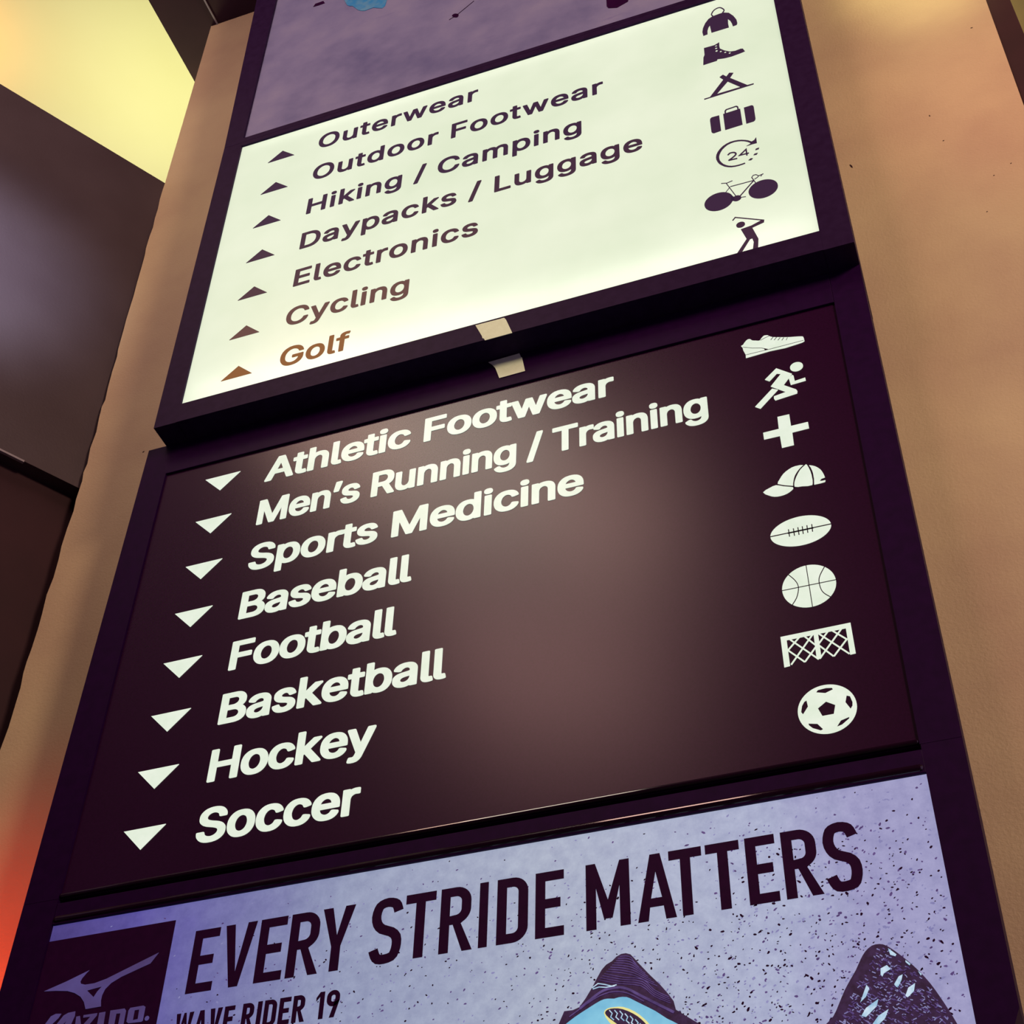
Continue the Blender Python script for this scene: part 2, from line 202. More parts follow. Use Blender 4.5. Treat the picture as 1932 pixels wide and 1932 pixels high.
# ------------------------------------------------------------------ outlines: letter shapes and cut-vinyl pictograms (metres on the sign face)
FONT = json.loads(r'''{"up":{"l":{"a":0.1891,"l":[[[0.1213,-0.0111,0.1488,-0.0124,0.1788,-0.0088,0.1938,-0.0044,0.1965,-0.0011,0.1976,0.0039,0.1895,0.0464,0.1857,0.0589,0.1788,0.0626,0.1663,0.0637,0.1463,0.0624,0.1413,0.0641,0.1351,0.0714,0.1313,0.0889,0.1311,0.5089,0.1288,0.5147,0.1238,0.5174,0.1088,0.5189,0.0563,0.5189,0.0438,0.5176,0.037,0.5139,0.0351,0.5064,0.0351,0.0739,0.0365,0.0614,0.0407,0.0439,0.047,0.0289,0.0536,0.0189,0.0638,0.0082,0.0738,0.0014,0.0863,-0.0047,0.1013,-0.0088]]]},"r":{"a":0.2591,"l":[[[0.0488,-0.0088,0.0563,-0.01,0.1088,-0.01,0.1263,-0.0079,0.1303,-0.0038,0.1313,0.0013,0.1313,0.2438,0.1349,0.2613,0.1401,0.2737,0.1484,0.2863,0.1613,0.299,0.1763,0.3081,0.1938,0.3142,0.2063,0.3163,0.2413,0.3127,0.2538,0.314,0.2583,0.3163,0.2613,0.3238,0.2613,0.3813,0.2595,0.3888,0.2563,0.3917,0.2263,0.395,0.2088,0.395,0.1838,0.3925,0.1588,0.3858,0.1313,0.3715,0.1291,0.3738,0.127,0.3838,0.1213,0.3873,0.1063,0.3888,0.0563,0.3888,0.0413,0.3871,0.037,0.3838,0.0351,0.3763,0.0351,0.0013,0.0361,-0.0038,0.0388,-0.007]]]},"k":{"a":0.3807,"l":[[[0.0488,-0.0088,0.0563,-0.01,0.1088,-0.01,0.1263,-0.0079,0.1303,-0.0038,0.1313,0.0013,0.1313,0.1312,0.1356,0.1387,0.1488,0.1517,0.1513,0.1523,0.1563,0.1482,0.2788,-0.0065,0.2838,-0.0085,0.2988,-0.01,0.3663,-0.01,0.3838,-0.0079,0.3878,-0.0038,0.3884,-0.0013,0.3874,0.0062,0.3826,0.0137,0.2301,0.2062,0.2247,0.2137,0.2245,0.2162,0.242,0.2363,0.372,0.3688,0.3759,0.3763,0.3745,0.3838,0.3688,0.3873,0.3538,0.3888,0.2888,0.3888,0.2713,0.3867,0.2663,0.3831,0.217,0.3338,0.1363,0.2506,0.1338,0.2496,0.1317,0.2513,0.1313,0.2538,0.1313,0.5062,0.1295,0.5137,0.1238,0.5173,0.1088,0.5187,0.0563,0.5187,0.0413,0.5171,0.037,0.5137,0.0353,0.5087,0.0351,0.0013,0.0361,-0.0038,0.0388,-0.007]]]},"e":{"a":0.4039,"l":[[[0.1904,-0.0169,0.2254,-0.0182,0.2629,-0.0136,0.2829,-0.0088,0.2954,-0.0042,0.3229,0.0097,0.3429,0.0249,0.3561,0.0381,0.3671,0.0531,0.3741,0.0656,0.3806,0.0831,0.3816,0.0881,0.38,0.0956,0.3729,0.1006,0.3204,0.1137,0.2954,0.1141,0.2895,0.1106,0.2787,0.0906,0.2704,0.0801,0.2504,0.0656,0.2379,0.0603,0.2229,0.0568,0.2129,0.0556,0.1954,0.0578,0.1779,0.0633,0.1629,0.071,0.1479,0.0824,0.1368,0.0956,0.1304,0.1056,0.1204,0.1281,0.1154,0.1506,0.1148,0.1556,0.1163,0.1581,0.1204,0.1593,0.3679,0.1593,0.3829,0.161,0.3881,0.1656,0.3891,0.1706,0.3879,0.2231,0.3821,0.2606,0.3704,0.2956,0.3616,0.3131,0.3502,0.3306,0.3404,0.3424,0.3279,0.3541,0.3104,0.3672,0.2904,0.3781,0.2579,0.3887,0.2179,0.3943,0.1929,0.3943,0.1779,0.3928,0.1554,0.3895,0.1404,0.3858,0.1229,0.3793,0.1054,0.3701,0.0879,0.3581,0.0754,0.3474,0.0604,0.3306,0.0514,0.3181,0.0343,0.2856,0.0273,0.2656,0.0223,0.2456,0.0166,0.2031,0.0179,0.1556,0.0248,0.1181,0.0373,0.0831,0.0464,0.0656,0.0604,0.0456,0.0804,0.0249,0.0921,0.0156,0.1079,0.0056,0.1254,-0.0032,0.1554,-0.0126],[0.1204,0.2306,0.1164,0.2331,0.116,0.2356,0.1208,0.2531,0.1289,0.2706,0.1429,0.2899,0.1554,0.3016,0.1679,0.3099,0.1854,0.317,0.2029,0.3206,0.2204,0.3185,0.2304,0.3153,0.2454,0.3076,0.2554,0.2999,0.2666,0.2881,0.2779,0.2706,0.2856,0.2506,
0.2889,0.2356,0.2886,0.2331,0.2854,0.2306]]]},"/":{"a":0.2492,"l":[[[0.0106,-0.0852,0.0181,-0.0865,0.0681,-0.0863,0.0831,-0.0844,0.0887,-0.0777,0.2498,0.5198,0.2518,0.5298,0.2512,0.5348,0.2481,0.5393,0.2456,0.5406,0.2306,0.5423,0.1831,0.5423,0.1656,0.5402,0.1608,0.5348,-0.0023,-0.0702,-0.0027,-0.0777,-0.0002,-0.0827,0.0031,-0.0848]]]},"p":{"a":0.4244,"l":[[[0.0488,-0.1515,0.0563,-0.1527,0.1088,-0.1527,0.1263,-0.1506,0.1303,-0.1465,0.1313,-0.1415,0.1313,0.0085,0.1328,0.011,0.1363,0.0106,0.1538,-0.0017,0.1713,-0.01,0.1988,-0.0163,0.2138,-0.0177,0.2438,-0.0177,0.2663,-0.0152,0.2863,-0.0108,0.3038,-0.0046,0.3213,0.0042,0.3438,0.0204,0.3674,0.046,0.3863,0.0785,0.3915,0.091,0.4007,0.121,0.4063,0.1535,0.4076,0.1685,0.4076,0.2085,0.4063,0.2235,0.3995,0.261,0.3924,0.2835,0.3851,0.301,0.3755,0.3185,0.3651,0.3335,0.3488,0.3517,0.3363,0.3621,0.3188,0.3735,0.3038,0.381,0.2838,0.3879,0.2613,0.3921,0.2338,0.3948,0.2088,0.3935,0.1838,0.3902,0.1688,0.3858,0.1538,0.3787,0.1338,0.365,0.1313,0.366,0.1302,0.3685,0.129,0.3835,0.1238,0.3881,0.1088,0.3898,0.0563,0.3898,0.0413,0.3881,0.0361,0.3835,0.0351,0.3785,0.0351,-0.1415,0.0361,-0.1465,0.0388,-0.1497],[0.2063,0.0585,0.1913,0.0635,0.1738,0.0746,0.1601,0.0885,0.1482,0.106,0.1405,0.1235,0.1349,0.1435,0.1301,0.1785,0.1301,0.1985,0.1328,0.2235,0.1382,0.2485,0.1451,0.266,0.1576,0.286,0.1688,0.2985,0.1863,0.311,0.2038,0.3177,0.2238,0.3198,0.2413,0.3162,0.2588,0.3079,0.2681,0.301,0.2788,0.2904,0.288,0.2785,0.3003,0.2535,0.3055,0.236,0.3101,0.206,0.3101,0.1735,0.3067,0.1485,0.2999,0.1235,0.292,0.106,0.2788,0.0868,0.2638,0.0725,0.2463,0.0625,0.2288,0.0575,0.2138,0.0573]]]},"O":{"a":0.5333,"l":[[[0.2465,-0.0156,0.254,-0.0168,0.294,-0.0156,0.3215,-0.012,0.3465,-0.0062,0.369,0.0019,0.389,0.0119,0.409,0.0244,0.4315,0.0426,0.4576,0.0719,0.4692,0.0894,0.4828,0.1144,0.4901,0.1319,0.5022,0.1719,0.5078,0.2044,0.5103,0.2294,0.5103,0.2769,0.5088,0.2944,0.5055,0.3194,0.4997,0.3469,0.4917,0.3719,0.4813,0.3969,0.4705,0.4169,0.4551,0.4394,0.4377,0.4594,0.4185,0.4769,0.3965,0.4923,0.374,0.5044,0.3565,0.5115,0.3315,0.5188,0.279,0.5257,0.2565,0.5257,0.219,0.5219,0.2015,0.5186,0.179,0.5121,0.1615,0.505,0.139,0.4934,0.1215,0.4817,0.1015,0.4651,0.0934,0.4569,0.0732,0.4319,0.0534,0.3994,0.0457,0.3819,0.0359,0.3544,0.0297,0.3294,0.0253,0.3019,0.0228,0.2744,0.024,0.2169,0.0286,0.1844,0.0336,0.1619,0.0497,0.1169,0.0661,0.0869,0.0803,0.0669,0.1009,0.0444,0.1165,0.0307,0.1365,0.0167,0.1565,0.0057,0.174,-0.0016,0.2015,-0.01,0.2265,-0.0141],[0.2515,0.064,0.239,0.0665,0.2215,0.0723,0.194,0.0869,0.179,0.0987,0.1686,0.1094,0.1488,0.1369,0.1355,0.1644,0.1263,0.1969,0.1215,0.2319,0.1215,0.2769,0.1274,0.3169,0.1357,0.3444,0.1447,0.3644,0.152,0.3769,0.1709,0.4019,0.194,0.4215,0.219,0.4355,0.2465,0.4438,0.259,0.4457,0.2765,0.4457,0.294,0.4423,0.3115,0.4367,0.3365,0.424,0.359,0.4062,0.3786,0.3819,0.394,0.3544,0.4017,0.3344,0.4057,0.3194,0.4113,0.2844,0.4128,0.2419,0.4082,0.2019,0.4001,0.1694,0.394,0.1544,0.382,0.1319,0.3615,0.1052,0.3365,0.0848,0.3215,0.0763,
0.304,0.0692,0.279,0.0634]]]},"i":{"a":0.1666,"l":[[[0.0476,-0.0088,0.0576,-0.01,0.1101,-0.01,0.1251,-0.0083,0.1283,-0.0062,0.1309,-0.0013,0.1313,0.3763,0.1294,0.3838,0.1251,0.3871,0.1101,0.3888,0.0576,0.3888,0.0401,0.3867,0.0357,0.3813,0.0351,0.0013,0.0361,-0.0038,0.0401,-0.0079]],[[0.0751,0.4338,0.0851,0.4325,0.1101,0.436,0.1251,0.444,0.133,0.4512,0.1382,0.4588,0.1436,0.4763,0.1438,0.4888,0.1415,0.4987,0.1388,0.5062,0.1326,0.5155,0.1251,0.5225,0.1151,0.5285,0.1051,0.5317,0.0876,0.5337,0.0676,0.5325,0.0576,0.5304,0.0501,0.5273,0.0401,0.5204,0.0336,0.5137,0.0288,0.5062,0.0246,0.4938,0.0238,0.4788,0.0257,0.4688,0.0309,0.4562,0.0376,0.4481,0.0476,0.4406,0.0576,0.436]]]},"m":{"a":0.6098,"l":[[[0.0488,-0.0088,0.0563,-0.01,0.1088,-0.01,0.1263,-0.0079,0.1303,-0.0038,0.1313,0.0013,0.1313,0.2463,0.1336,0.2613,0.1376,0.2737,0.1442,0.2863,0.1588,0.3031,0.1763,0.3144,0.1863,0.3181,0.1963,0.32,0.2088,0.3192,0.2188,0.316,0.2363,0.305,0.2495,0.2888,0.2555,0.2712,0.2563,0.0013,0.2593,-0.0062,0.2638,-0.0085,0.2788,-0.01,0.3313,-0.01,0.3463,-0.0083,0.3515,-0.0038,0.3526,0.0013,0.3526,0.2513,0.3545,0.2638,0.358,0.2762,0.3645,0.2888,0.3713,0.298,0.3788,0.3052,0.3888,0.3119,0.4038,0.3181,0.4113,0.3198,0.4238,0.32,0.4413,0.315,0.4588,0.3042,0.468,0.2938,0.4757,0.2762,0.4788,0.2488,0.4788,0.0013,0.4799,-0.0038,0.4838,-0.0079,0.5013,-0.01,0.5513,-0.01,0.5688,-0.0079,0.5728,-0.0038,0.5738,0.0013,0.5738,0.2762,0.5707,0.2963,0.564,0.3188,0.5588,0.3313,0.5513,0.3438,0.5395,0.3588,0.5283,0.3688,0.5163,0.3769,0.5013,0.3844,0.4838,0.3906,0.4738,0.3927,0.4438,0.3963,0.4288,0.3963,0.4038,0.3935,0.3738,0.386,0.3488,0.3733,0.3288,0.3579,0.3213,0.3501,0.3188,0.3498,0.3013,0.3694,0.2863,0.3804,0.2663,0.3898,0.2488,0.3938,0.2138,0.3963,0.1788,0.3917,0.1588,0.3844,0.1438,0.3765,0.1338,0.3692,0.1305,0.3713,0.1282,0.3838,0.1238,0.3871,0.1088,0.3888,0.0563,0.3888,0.0388,0.3858,0.0357,0.3813,0.0351,0.3763,0.0351,0.0013,0.0361,-0.0038,0.0388,-0.007]]]}," ":{"a":0.1878,"l":[]},"F":{"a":0.41,"l":[[[0.0563,-0.0088,0.0638,-0.01,0.1213,-0.01,0.1363,-0.0083,0.1415,-0.0038,0.1426,0.0013,0.1426,0.2062,0.1433,0.2087,0.1463,0.2112,0.3413,0.2112,0.3588,0.2133,0.3632,0.2188,0.3638,0.2762,0.362,0.2838,0.3588,0.2867,0.3413,0.2888,0.1463,0.2888,0.1438,0.2906,0.1426,0.2938,0.1433,0.4388,0.1463,0.4413,0.3638,0.4413,0.3813,0.4433,0.3845,0.4463,0.3863,0.4538,0.3863,0.5062,0.3845,0.5137,0.3813,0.5167,0.3638,0.5187,0.0638,0.5187,0.0488,0.5171,0.0445,0.5137,0.0426,0.5062,0.0426,0.0013,0.0436,-0.0038,0.0463,-0.007]]]},"c":{"a":0.3957,"l":[[[0.1879,-0.0169,0.1954,-0.0182,0.2179,-0.0182,0.2554,-0.0138,0.2854,-0.0053,0.3004,0.0012,0.3179,0.0114,0.3379,0.0274,0.3579,0.0506,0.3698,0.0706,0.3768,0.0881,0.3802,0.1006,0.3786,0.1081,0.3729,0.1118,0.3204,0.1249,0.3079,0.1262,0.2929,0.1251,0.2875,0.1206,0.2814,0.1056,0.2741,0.0931,0.2661,0.0831,0.2554,0.0733,0.2454,0.0668,0.2304,0.0603,0.2154,0.0568,0.2004,0.0568,0.1829,0.0608,0.1729,0.0649,0.1604,0.0731,0.1431,0.0906,0.1279,0.1156,0.1187,0.1431,0.1141,0.1731,0.1141,
0.2031,0.1185,0.2306,0.1231,0.2481,0.1291,0.2631,0.1362,0.2756,0.1479,0.2912,0.1554,0.2987,0.1704,0.3097,0.1854,0.3162,0.2004,0.3193,0.2179,0.3189,0.2379,0.3131,0.2504,0.3064,0.2661,0.2931,0.2773,0.2781,0.2862,0.2581,0.2904,0.2539,0.2929,0.2533,0.3179,0.2537,0.3679,0.2664,0.3729,0.2681,0.3781,0.2731,0.3789,0.2781,0.3773,0.2856,0.3641,0.3156,0.3483,0.3381,0.3329,0.3535,0.3104,0.3695,0.2879,0.3806,0.2679,0.3872,0.2454,0.3916,0.2204,0.3943,0.1954,0.3943,0.1579,0.3897,0.1379,0.3845,0.1229,0.3787,0.0954,0.3631,0.0829,0.3535,0.0649,0.3356,0.0533,0.3206,0.0441,0.3056,0.0354,0.2881,0.0273,0.2656,0.0225,0.2481,0.0191,0.2281,0.0166,0.2056,0.0166,0.1706,0.0214,0.1331,0.0333,0.0931,0.0441,0.0706,0.0533,0.0556,0.0649,0.0406,0.0804,0.0249,0.0954,0.0131,0.1104,0.0037,0.1329,-0.0065,0.1479,-0.0113,0.1704,-0.0155]]]},"f":{"a":0.2537,"l":[[[0.0752,-0.0088,0.0852,-0.01,0.1377,-0.01,0.1527,-0.0083,0.1579,-0.0038,0.159,0.0013,0.159,0.3138,0.1627,0.3175,0.2227,0.3175,0.2377,0.319,0.2427,0.3218,0.2452,0.3288,0.2452,0.3763,0.2427,0.3846,0.2377,0.3873,0.2227,0.3888,0.1627,0.3888,0.1597,0.3913,0.159,0.3938,0.16,0.4238,0.1627,0.4328,0.1663,0.4388,0.1727,0.4452,0.1802,0.4492,0.1877,0.451,0.2027,0.4512,0.2152,0.4488,0.2277,0.4481,0.2377,0.449,0.2425,0.4512,0.2454,0.4562,0.2598,0.4987,0.2586,0.5062,0.2527,0.5108,0.2277,0.516,0.2002,0.5187,0.1777,0.5187,0.1427,0.5142,0.1177,0.5062,0.1027,0.4983,0.0902,0.4894,0.078,0.4763,0.0704,0.4638,0.0648,0.4463,0.0629,0.4338,0.0627,0.3938,0.0602,0.3895,-0.0023,0.3875,-0.0073,0.3858,-0.0104,0.3813,-0.011,0.3288,-0.01,0.3238,-0.0073,0.3205,0.0102,0.3175,0.0577,0.3175,0.0627,0.3138,0.0627,0.0013,0.0638,-0.0038,0.0677,-0.0079]]]},"G":{"a":0.5203,"l":[[[0.2465,-0.0156,0.2815,-0.0168,0.319,-0.0129,0.3465,-0.0072,0.374,0.0028,0.394,0.0125,0.424,0.0334,0.4434,0.0519,0.454,0.065,0.4655,0.0819,0.4759,0.1019,0.483,0.1194,0.4895,0.1419,0.4953,0.1819,0.4953,0.2544,0.4942,0.2594,0.489,0.264,0.474,0.2657,0.2865,0.2657,0.274,0.2644,0.2683,0.2619,0.2653,0.2544,0.2653,0.2019,0.2659,0.1969,0.269,0.1924,0.2865,0.1894,0.3915,0.1894,0.3958,0.1869,0.3965,0.1844,0.3942,0.1694,0.388,0.1469,0.377,0.1244,0.3622,0.1044,0.3515,0.0937,0.3365,0.0828,0.324,0.0757,0.3115,0.0707,0.2815,0.0634,0.2565,0.0634,0.2365,0.0675,0.224,0.0717,0.199,0.084,0.189,0.0909,0.1709,0.1069,0.152,0.1319,0.1355,0.1644,0.1286,0.1869,0.1242,0.2094,0.1215,0.2319,0.1215,0.2769,0.1242,0.2994,0.1286,0.3219,0.1355,0.3444,0.1501,0.3744,0.1684,0.3994,0.1815,0.4126,0.199,0.4253,0.209,0.4313,0.224,0.4378,0.244,0.4436,0.2565,0.4457,0.2765,0.4457,0.294,0.4423,0.3165,0.4344,0.329,0.4278,0.3465,0.4151,0.3572,0.4044,0.3772,0.3769,0.3911,0.3444,0.394,0.341,0.4115,0.3382,0.469,0.3382,0.4865,0.3403,0.4905,0.3444,0.4915,0.3519,0.4882,0.3669,0.483,0.3844,0.4728,0.4094,0.4611,0.4294,0.4503,0.4444,0.4265,0.4699,0.4065,0.4857,0.394,0.4936,0.3615,0.5092,0.324,0.52,0.2765,0.5257,0.254,0.5257,0.2265,0.5232,0.194,0.5173,0.174,0.5109,0.134,0.4911,0.1022,0.4669,0.0836,0.4469,0.067,0.4244,0.0553,0.4044,0.0432,0.3769,0.0301,
0.3319,0.0255,0.3044,0.0228,0.2744,0.024,0.2169,0.0299,0.1769,0.0334,0.1619,0.0413,0.1369,0.0515,0.1119,0.0638,0.0894,0.0755,0.0719,0.1023,0.0419,0.124,0.0244,0.144,0.0119,0.1715,-0.0008,0.1915,-0.0075,0.219,-0.0131]]]},"E":{"a":0.4186,"l":[[[0.0563,-0.0088,0.0638,-0.01,0.3713,-0.01,0.3863,-0.0083,0.3915,-0.0038,0.3926,0.0013,0.3926,0.0562,0.3915,0.0612,0.3863,0.0658,0.3713,0.0675,0.1463,0.0675,0.1426,0.0712,0.1426,0.2137,0.1433,0.2162,0.1463,0.2188,0.3513,0.2188,0.3688,0.2217,0.372,0.2263,0.3726,0.2313,0.3724,0.2863,0.3707,0.2913,0.3663,0.2946,0.3513,0.2963,0.1463,0.2963,0.1438,0.2981,0.1426,0.3013,0.1433,0.4388,0.1463,0.4413,0.3688,0.4413,0.3838,0.4429,0.3882,0.4463,0.3901,0.4538,0.3901,0.5062,0.3895,0.5112,0.3863,0.5158,0.3688,0.5187,0.0638,0.5187,0.0488,0.5171,0.0445,0.5137,0.0426,0.5062,0.0426,0.0013,0.0436,-0.0038,0.0463,-0.007]]]},"L":{"a":0.393,"l":[[[0.0563,-0.0088,0.0638,-0.01,0.3563,-0.01,0.3738,-0.0079,0.3778,-0.0038,0.3788,0.0013,0.3788,0.0562,0.3778,0.0612,0.3738,0.0654,0.3563,0.0675,0.1463,0.0675,0.1426,0.0712,0.1426,0.5062,0.1407,0.5137,0.1338,0.5175,0.1213,0.5187,0.0638,0.5187,0.0488,0.5171,0.0445,0.5137,0.0428,0.5087,0.0426,0.0013,0.0436,-0.0038,0.0463,-0.007]]]},"D":{"a":0.5022,"l":[[[0.0563,-0.0088,0.0638,-0.01,0.2338,-0.01,0.2738,-0.0062,0.3063,-0.0004,0.3413,0.0112,0.3563,0.0181,0.3788,0.0312,0.3913,0.0404,0.412,0.0587,0.4359,0.0888,0.4451,0.1037,0.4599,0.1362,0.4693,0.1663,0.473,0.1838,0.4788,0.2313,0.4788,0.2787,0.4751,0.3138,0.4693,0.3438,0.4599,0.3738,0.4538,0.3888,0.4393,0.4163,0.4145,0.4488,0.3913,0.4698,0.3763,0.4804,0.3538,0.4931,0.3238,0.5052,0.2988,0.5117,0.2688,0.5162,0.2388,0.5187,0.0638,0.5187,0.0488,0.5171,0.0445,0.5137,0.0426,0.5062,0.0426,0.0013,0.0436,-0.0038,0.0463,-0.007],[0.1463,0.0675,0.1426,0.0712,0.1433,0.4388,0.1463,0.4413,0.2388,0.4413,0.2638,0.4369,0.2863,0.4296,0.3063,0.4196,0.3188,0.411,0.3338,0.398,0.3438,0.3863,0.357,0.3663,0.3663,0.3463,0.3715,0.3313,0.3799,0.2888,0.3813,0.2737,0.3813,0.2363,0.3753,0.1937,0.3674,0.1663,0.354,0.1387,0.3338,0.1119,0.3138,0.0952,0.2888,0.0813,0.2613,0.0721,0.2363,0.0677]]]},"y":{"a":0.3892,"l":[[[0.0712,-0.1539,0.0812,-0.1551,0.1137,-0.1539,0.1387,-0.1493,0.1562,-0.1426,0.1737,-0.1316,0.188,-0.1189,0.1999,-0.1039,0.2093,-0.0889,0.2197,-0.0664,0.3851,0.3661,0.3887,0.3786,0.3876,0.3836,0.3837,0.3878,0.3662,0.3899,0.3087,0.3899,0.2937,0.3882,0.2887,0.384,0.1976,0.1311,0.1962,0.1283,0.1937,0.128,0.1012,0.384,0.0962,0.3882,0.0812,0.3899,0.0212,0.3899,0.0062,0.3882,0.001,0.3836,-0.0001,0.3786,0.001,0.3736,0.1432,-0.0014,0.1299,-0.0414,0.1207,-0.0589,0.1087,-0.0724,0.1012,-0.077,0.0912,-0.0801,0.0662,-0.0766,0.0512,-0.0778,0.0462,-0.0804,0.0439,-0.0839,0.0305,-0.1339,0.0305,-0.1414,0.0337,-0.1459,0.0412,-0.1495]]]},"t":{"a":0.2274,"l":[[[0.1502,-0.0128,0.1577,-0.0141,0.1802,-0.0141,0.2052,-0.0114,0.2252,-0.007,0.2292,-0.0028,0.2298,-0.0003,0.2294,0.0097,0.2219,0.0447,0.2196,0.0547,0.2165,0.0597,0.2127,0.0617,0.2002,0.063,0.1702,0.0597,0.1602,0.0622,0.1507,0.0697,0.1467,
0.0772,0.144,0.0897,0.144,0.3122,0.1447,0.3147,0.1477,0.3172,0.2002,0.3172,0.2177,0.3201,0.2209,0.3247,0.2215,0.3297,0.2209,0.3822,0.2177,0.3867,0.2127,0.3884,0.2002,0.3897,0.1477,0.3897,0.1452,0.3915,0.144,0.3947,0.144,0.4697,0.1429,0.4747,0.1402,0.4779,0.1227,0.4809,0.0702,0.4809,0.0552,0.4794,0.0502,0.4766,0.0477,0.4697,0.047,0.3922,0.0427,0.3897,0.0102,0.3897,-0.0023,0.3884,-0.0091,0.3847,-0.011,0.3772,-0.0104,0.3247,-0.0073,0.3201,-0.0048,0.3188,0.0102,0.3172,0.0427,0.3172,0.047,0.3147,0.0477,0.3122,0.0477,0.0772,0.0509,0.0597,0.0579,0.0397,0.0652,0.0272,0.0734,0.0172,0.0852,0.0072,0.0952,0.0009,0.1077,-0.0049,0.1227,-0.0095]]]},"H":{"a":0.5169,"l":[[[0.0563,-0.0088,0.0638,-0.01,0.1213,-0.01,0.1363,-0.0083,0.1415,-0.0038,0.1426,0.0013,0.1426,0.2162,0.1433,0.2188,0.1463,0.2213,0.3713,0.2213,0.3751,0.2162,0.3751,0.0013,0.3761,-0.0038,0.3813,-0.0083,0.3963,-0.01,0.4513,-0.01,0.4663,-0.0085,0.4713,-0.0057,0.4738,0.0013,0.4738,0.5062,0.4732,0.5112,0.4695,0.5162,0.4513,0.5187,0.3963,0.5187,0.3813,0.5171,0.3788,0.5158,0.3757,0.5112,0.3751,0.3038,0.3713,0.2988,0.1463,0.2988,0.1433,0.3013,0.1426,0.3038,0.142,0.5112,0.1388,0.5158,0.1363,0.5171,0.1213,0.5187,0.0638,0.5187,0.0488,0.5171,0.0445,0.5137,0.0426,0.5062,0.0426,0.0013,0.0436,-0.0038,0.0463,-0.007]]]},"C":{"a":0.5101,"l":[[[0.2465,-0.0156,0.254,-0.0168,0.2815,-0.0168,0.3165,-0.0129,0.339,-0.0083,0.359,-0.002,0.379,0.0063,0.4115,0.0259,0.4382,0.0494,0.4528,0.0669,0.4645,0.0844,0.4805,0.1194,0.4872,0.1419,0.4903,0.1594,0.4873,0.1669,0.4815,0.1694,0.469,0.1707,0.4115,0.1707,0.3965,0.169,0.3913,0.1644,0.3863,0.1469,0.3755,0.1244,0.3649,0.1094,0.3533,0.0969,0.339,0.0857,0.3215,0.0757,0.299,0.0675,0.2765,0.0632,0.2565,0.0632,0.239,0.0665,0.2165,0.0744,0.1965,0.0853,0.179,0.0987,0.1684,0.1094,0.1603,0.1194,0.1459,0.1419,0.1397,0.1544,0.1313,0.1769,0.1263,0.1969,0.1228,0.2194,0.1215,0.2319,0.1215,0.2769,0.1263,0.3119,0.1355,0.3444,0.152,0.3769,0.1709,0.4019,0.179,0.4101,0.199,0.425,0.2265,0.4384,0.2565,0.4455,0.279,0.4455,0.299,0.4413,0.319,0.4344,0.3365,0.4248,0.359,0.4062,0.3772,0.3819,0.3863,0.3619,0.3913,0.3444,0.3965,0.3398,0.4115,0.3382,0.469,0.3382,0.484,0.3398,0.4892,0.3444,0.4901,0.3519,0.4857,0.3719,0.4722,0.4094,0.4526,0.4419,0.4308,0.4669,0.4015,0.4898,0.384,0.5,0.364,0.509,0.3465,0.515,0.3265,0.5198,0.279,0.5257,0.2565,0.5257,0.229,0.5232,0.2065,0.5196,0.184,0.5138,0.1615,0.505,0.144,0.4963,0.1218,0.4819,0.104,0.4676,0.0909,0.4544,0.0728,0.4319,0.0572,0.4069,0.0465,0.3844,0.0359,0.3544,0.0297,0.3294,0.0265,0.3119,0.0228,0.2744,0.024,0.2169,0.0286,0.1844,0.0336,0.1619,0.0484,0.1194,0.0613,0.0944,0.078,0.0694,0.0884,0.0569,0.1065,0.0387,0.1265,0.0232,0.149,0.0094,0.1715,-0.0008,0.1915,-0.0075,0.219,-0.0131]]]},"g":{"a":0.4251,"l":[[[0.1829,-0.1593,0.1929,-0.1606,0.2204,-0.1606,0.2579,-0.1566,0.2879,-0.1499,0.3129,-0.1406,0.3379,-0.1256,0.3561,-0.1093,0.3708,-0.0893,0.3793,-0.0718,0.3856,-0.0518,0.3904,-0.0168,0.3904,0.3782,0.3893,0.3832,0.3854,0.3874,0.3679,0.3894,0.3179,0.3894,0.3029,0.388,
